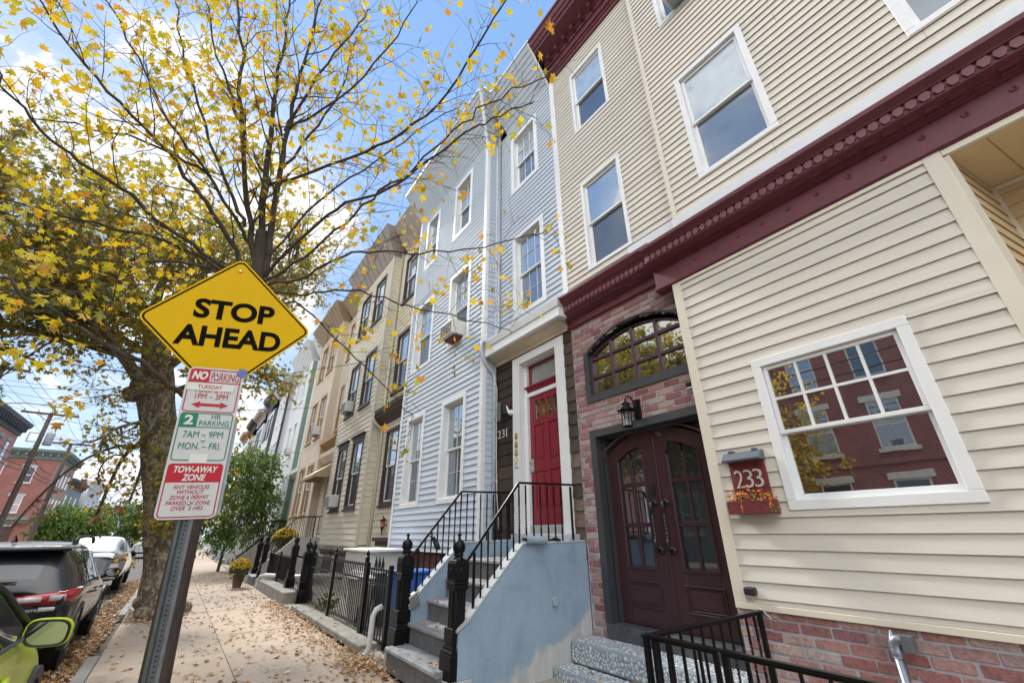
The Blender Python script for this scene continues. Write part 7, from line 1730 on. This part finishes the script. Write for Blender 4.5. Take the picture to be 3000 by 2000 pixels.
g = MB(); P = [(-.42 + .0, 12.25), (.1, 12.2), (.55, 12.4), (.68, 13.0), (.62, 13.8), (.3, 14.2), (-.42, 14.1)]
g.face([(x, y, .005) for x, y in P]); g.build('soil', mat('tree_pit_soil', (.075, .055, .04), .95, var=.4, scale=9, bmp=.6, bscale=40), kind='structure')
def bushy(label, c, rx, rz, zc, nl, s, trunk_r, mt='lgreen', seed=1, cat='tree', nm='street_tree', shape=OVAL):
    rg = random.Random(seed); t = thing(nm, label, cat, c); wd, lf = MB(), MB(); b = V3(c)
    wd.tube([b, b + V3((.05, 0, zc * .5)), b + V3((-.05, .05, zc))], [trunk_r, trunk_r * .8, trunk_r * .5], 8)
    for i in range(nl):
        v = rv(rg).normalized(); k = rg.uniform(.35, 1.0) ** .5 * (1 + .22 * math.sin(5 * v.x + seed) * math.sin(4 * v.y + 2 * seed) + .15 * math.sin(9 * v.z + seed))
        p = b + V3((0, 0, zc)) + V3((v.x * rx * k, v.y * rx * k, v.z * rz * k))
        q = branch(wd, p - v * rg.uniform(.1, .4) * rx * .5, v + rv(rg, .4), rx * .32, .006 * max(1, rx * .6), rg, 3, .0, .2, 3)
        for _ in range(5): leaves_at(lf, along(q, .2 + .8 * rg.random())[0] + rv(rg, s * .8), v, rg, 2, s * .7, s * 1.2, shape)
    tk = wd.build('trunk', M['bark'], t); lf.build('crown', M[mt], t); return t
bushy('small leafy green tree on the pavement past the parking sign', (2.0, 26.0, 0), 1.9, 2.35, 3.45, 760, .12, .07, seed=3)
bushy('round green bush against the pink wall across the street', (-10.9, 72, 0), 2.0, 2.0, 2.6, 360, .22, .12, seed=5)
bushy('yellow green tree past the round bush down the street', (-10.4, 86, 0), 2.6, 2.2, 2.8, 340, .25, .14, seed=8)
bushy('dark green tree at the far end of the road', (-7.2, 98, 0), 4.0, 3.2, 3.6, 380, .3, .2, seed=9)
bushy('green tree far behind the silver car', (-5.0, 112, 0), 4.0, 3.0, 4.0, 300, .32, .2, seed=12)
bushy('green street tree at the left edge beside the closest utility pole', (-12.3, 34.5, 0), 2.0, 3.2, 8.6, 420, .16, .14, seed=14)
bushy('orange autumn tree across the street mirrored in the big window', (-11.2, 8.6, 0), 2.3, 2.4, 4.2, 520, .13, .12, 'lmaple', seed=15, shape=LH)
bushy('leafy tree across the street mirrored in the arched window', (-11.2, 14.5, 0), 3.6, 4.4, 9.0, 900, .2, .18, 'lplane', seed=16, shape=LH)
bushy('climbing green shrub on the railing of the far stoop', (3.7, 26.6, 1.4), .8, .7, .5, 90, .09, .03, seed=17, cat='shrub', nm='shrub')

# ------------------------------------------------------------------ fallen leaves
rg = random.Random(21); lf = MB()
def fall(x, y, z, s, curl=.35):
    a = rg.random() * 6.28; leaf(lf, V3((x, y, z)), V3((math.cos(a), math.sin(a), rg.gauss(.08, .12))), V3((rg.gauss(0, .25), rg.gauss(0, .25), 1)), s * .5, LH, rg.uniform(.1, curl + .35))
for _ in range(3600):
    x, y = rg.uniform(-.42, 2.46), 2.0 + 22 * rg.random() ** 1.25
    if rg.random() > .35 + .65 * (max(0, x) / 2.46) ** 2 and x < 2.0: continue
    fall(x, y, .006, rg.uniform(.07, .14))
for _ in range(1050):                                          # drifts along the kerb wall and by the stoop
    y = rg.uniform(6.4, 13.5); x = 2.46 - abs(rg.gauss(0, .22)); fall(x, y, .008 + max(0, .05 * (1 - (2.46 - x) / .2)) * rg.random(), rg.uniform(.05, .10))
for _ in range(420): fall(2.35 + rg.gauss(0, .14), 6.35 + rg.gauss(0, .33), .01 + abs(rg.gauss(0, .04)), rg.uniform(.06, .11), .6)
for _ in range(5200):                                          # the gutter
    y = 4.5 + 20 * rg.random() ** 1.3; x = -.60 - abs(rg.gauss(0, .24)); fall(x, y, -.09 + .05 * rg.random() * max(0, 1 - (-.6 - x) / .3), rg.uniform(.08, .15), .6)
for _ in range(160): fall(rg.uniform(-3.5, -1), rg.uniform(10, 40), -.094, rg.uniform(.07, .11))
for x0, x1, y0, y1, z, n in ((2.46, 2.7, 4.7, 5.0, .28, 16), (2.46, 2.72, 4.68, 5.9, .28, 7), (2.75, 2.95, 4.7, 5.9, .51, 7), (3.0, 3.2, 4.7, 6.0, .75, 6), (3.55, 4.4, 4.7, 6.0, 1.23, 14), (3.9, 4.15, 2.5, 4.4, .15, 9), (2.5, 2.85, 7.2, 11.7, .12, 40), (2.5, 2.9, 12.8, 17.4, .265, 20), (2.9, 4.2, 7.2, 11.6, .035, 130), (4.3, 4.55, 4.52, 4.62, 1.455, 5)):
    for _ in range(n): fall(rg.uniform(x0, x1), rg.uniform(y0, y1), z + .004, rg.uniform(.05, .10), .6)
for _ in range(150): fall(.15 + rg.gauss(0, .3), 12.4 + rg.gauss(0, .35), .012, rg.uniform(.07, .13), .6)
for _ in range(60): fall(.14 + rg.gauss(0, .25), 4.1 + rg.gauss(0, .2), .01, rg.uniform(.07, .12), .5)
o = lf.build('fallen_leaves', M['lfall']); o['kind'] = 'stuff'; o['label'] = 'dry brown and yellow leaves strewn over pavement and gutter'; o['category'] = 'leaves'
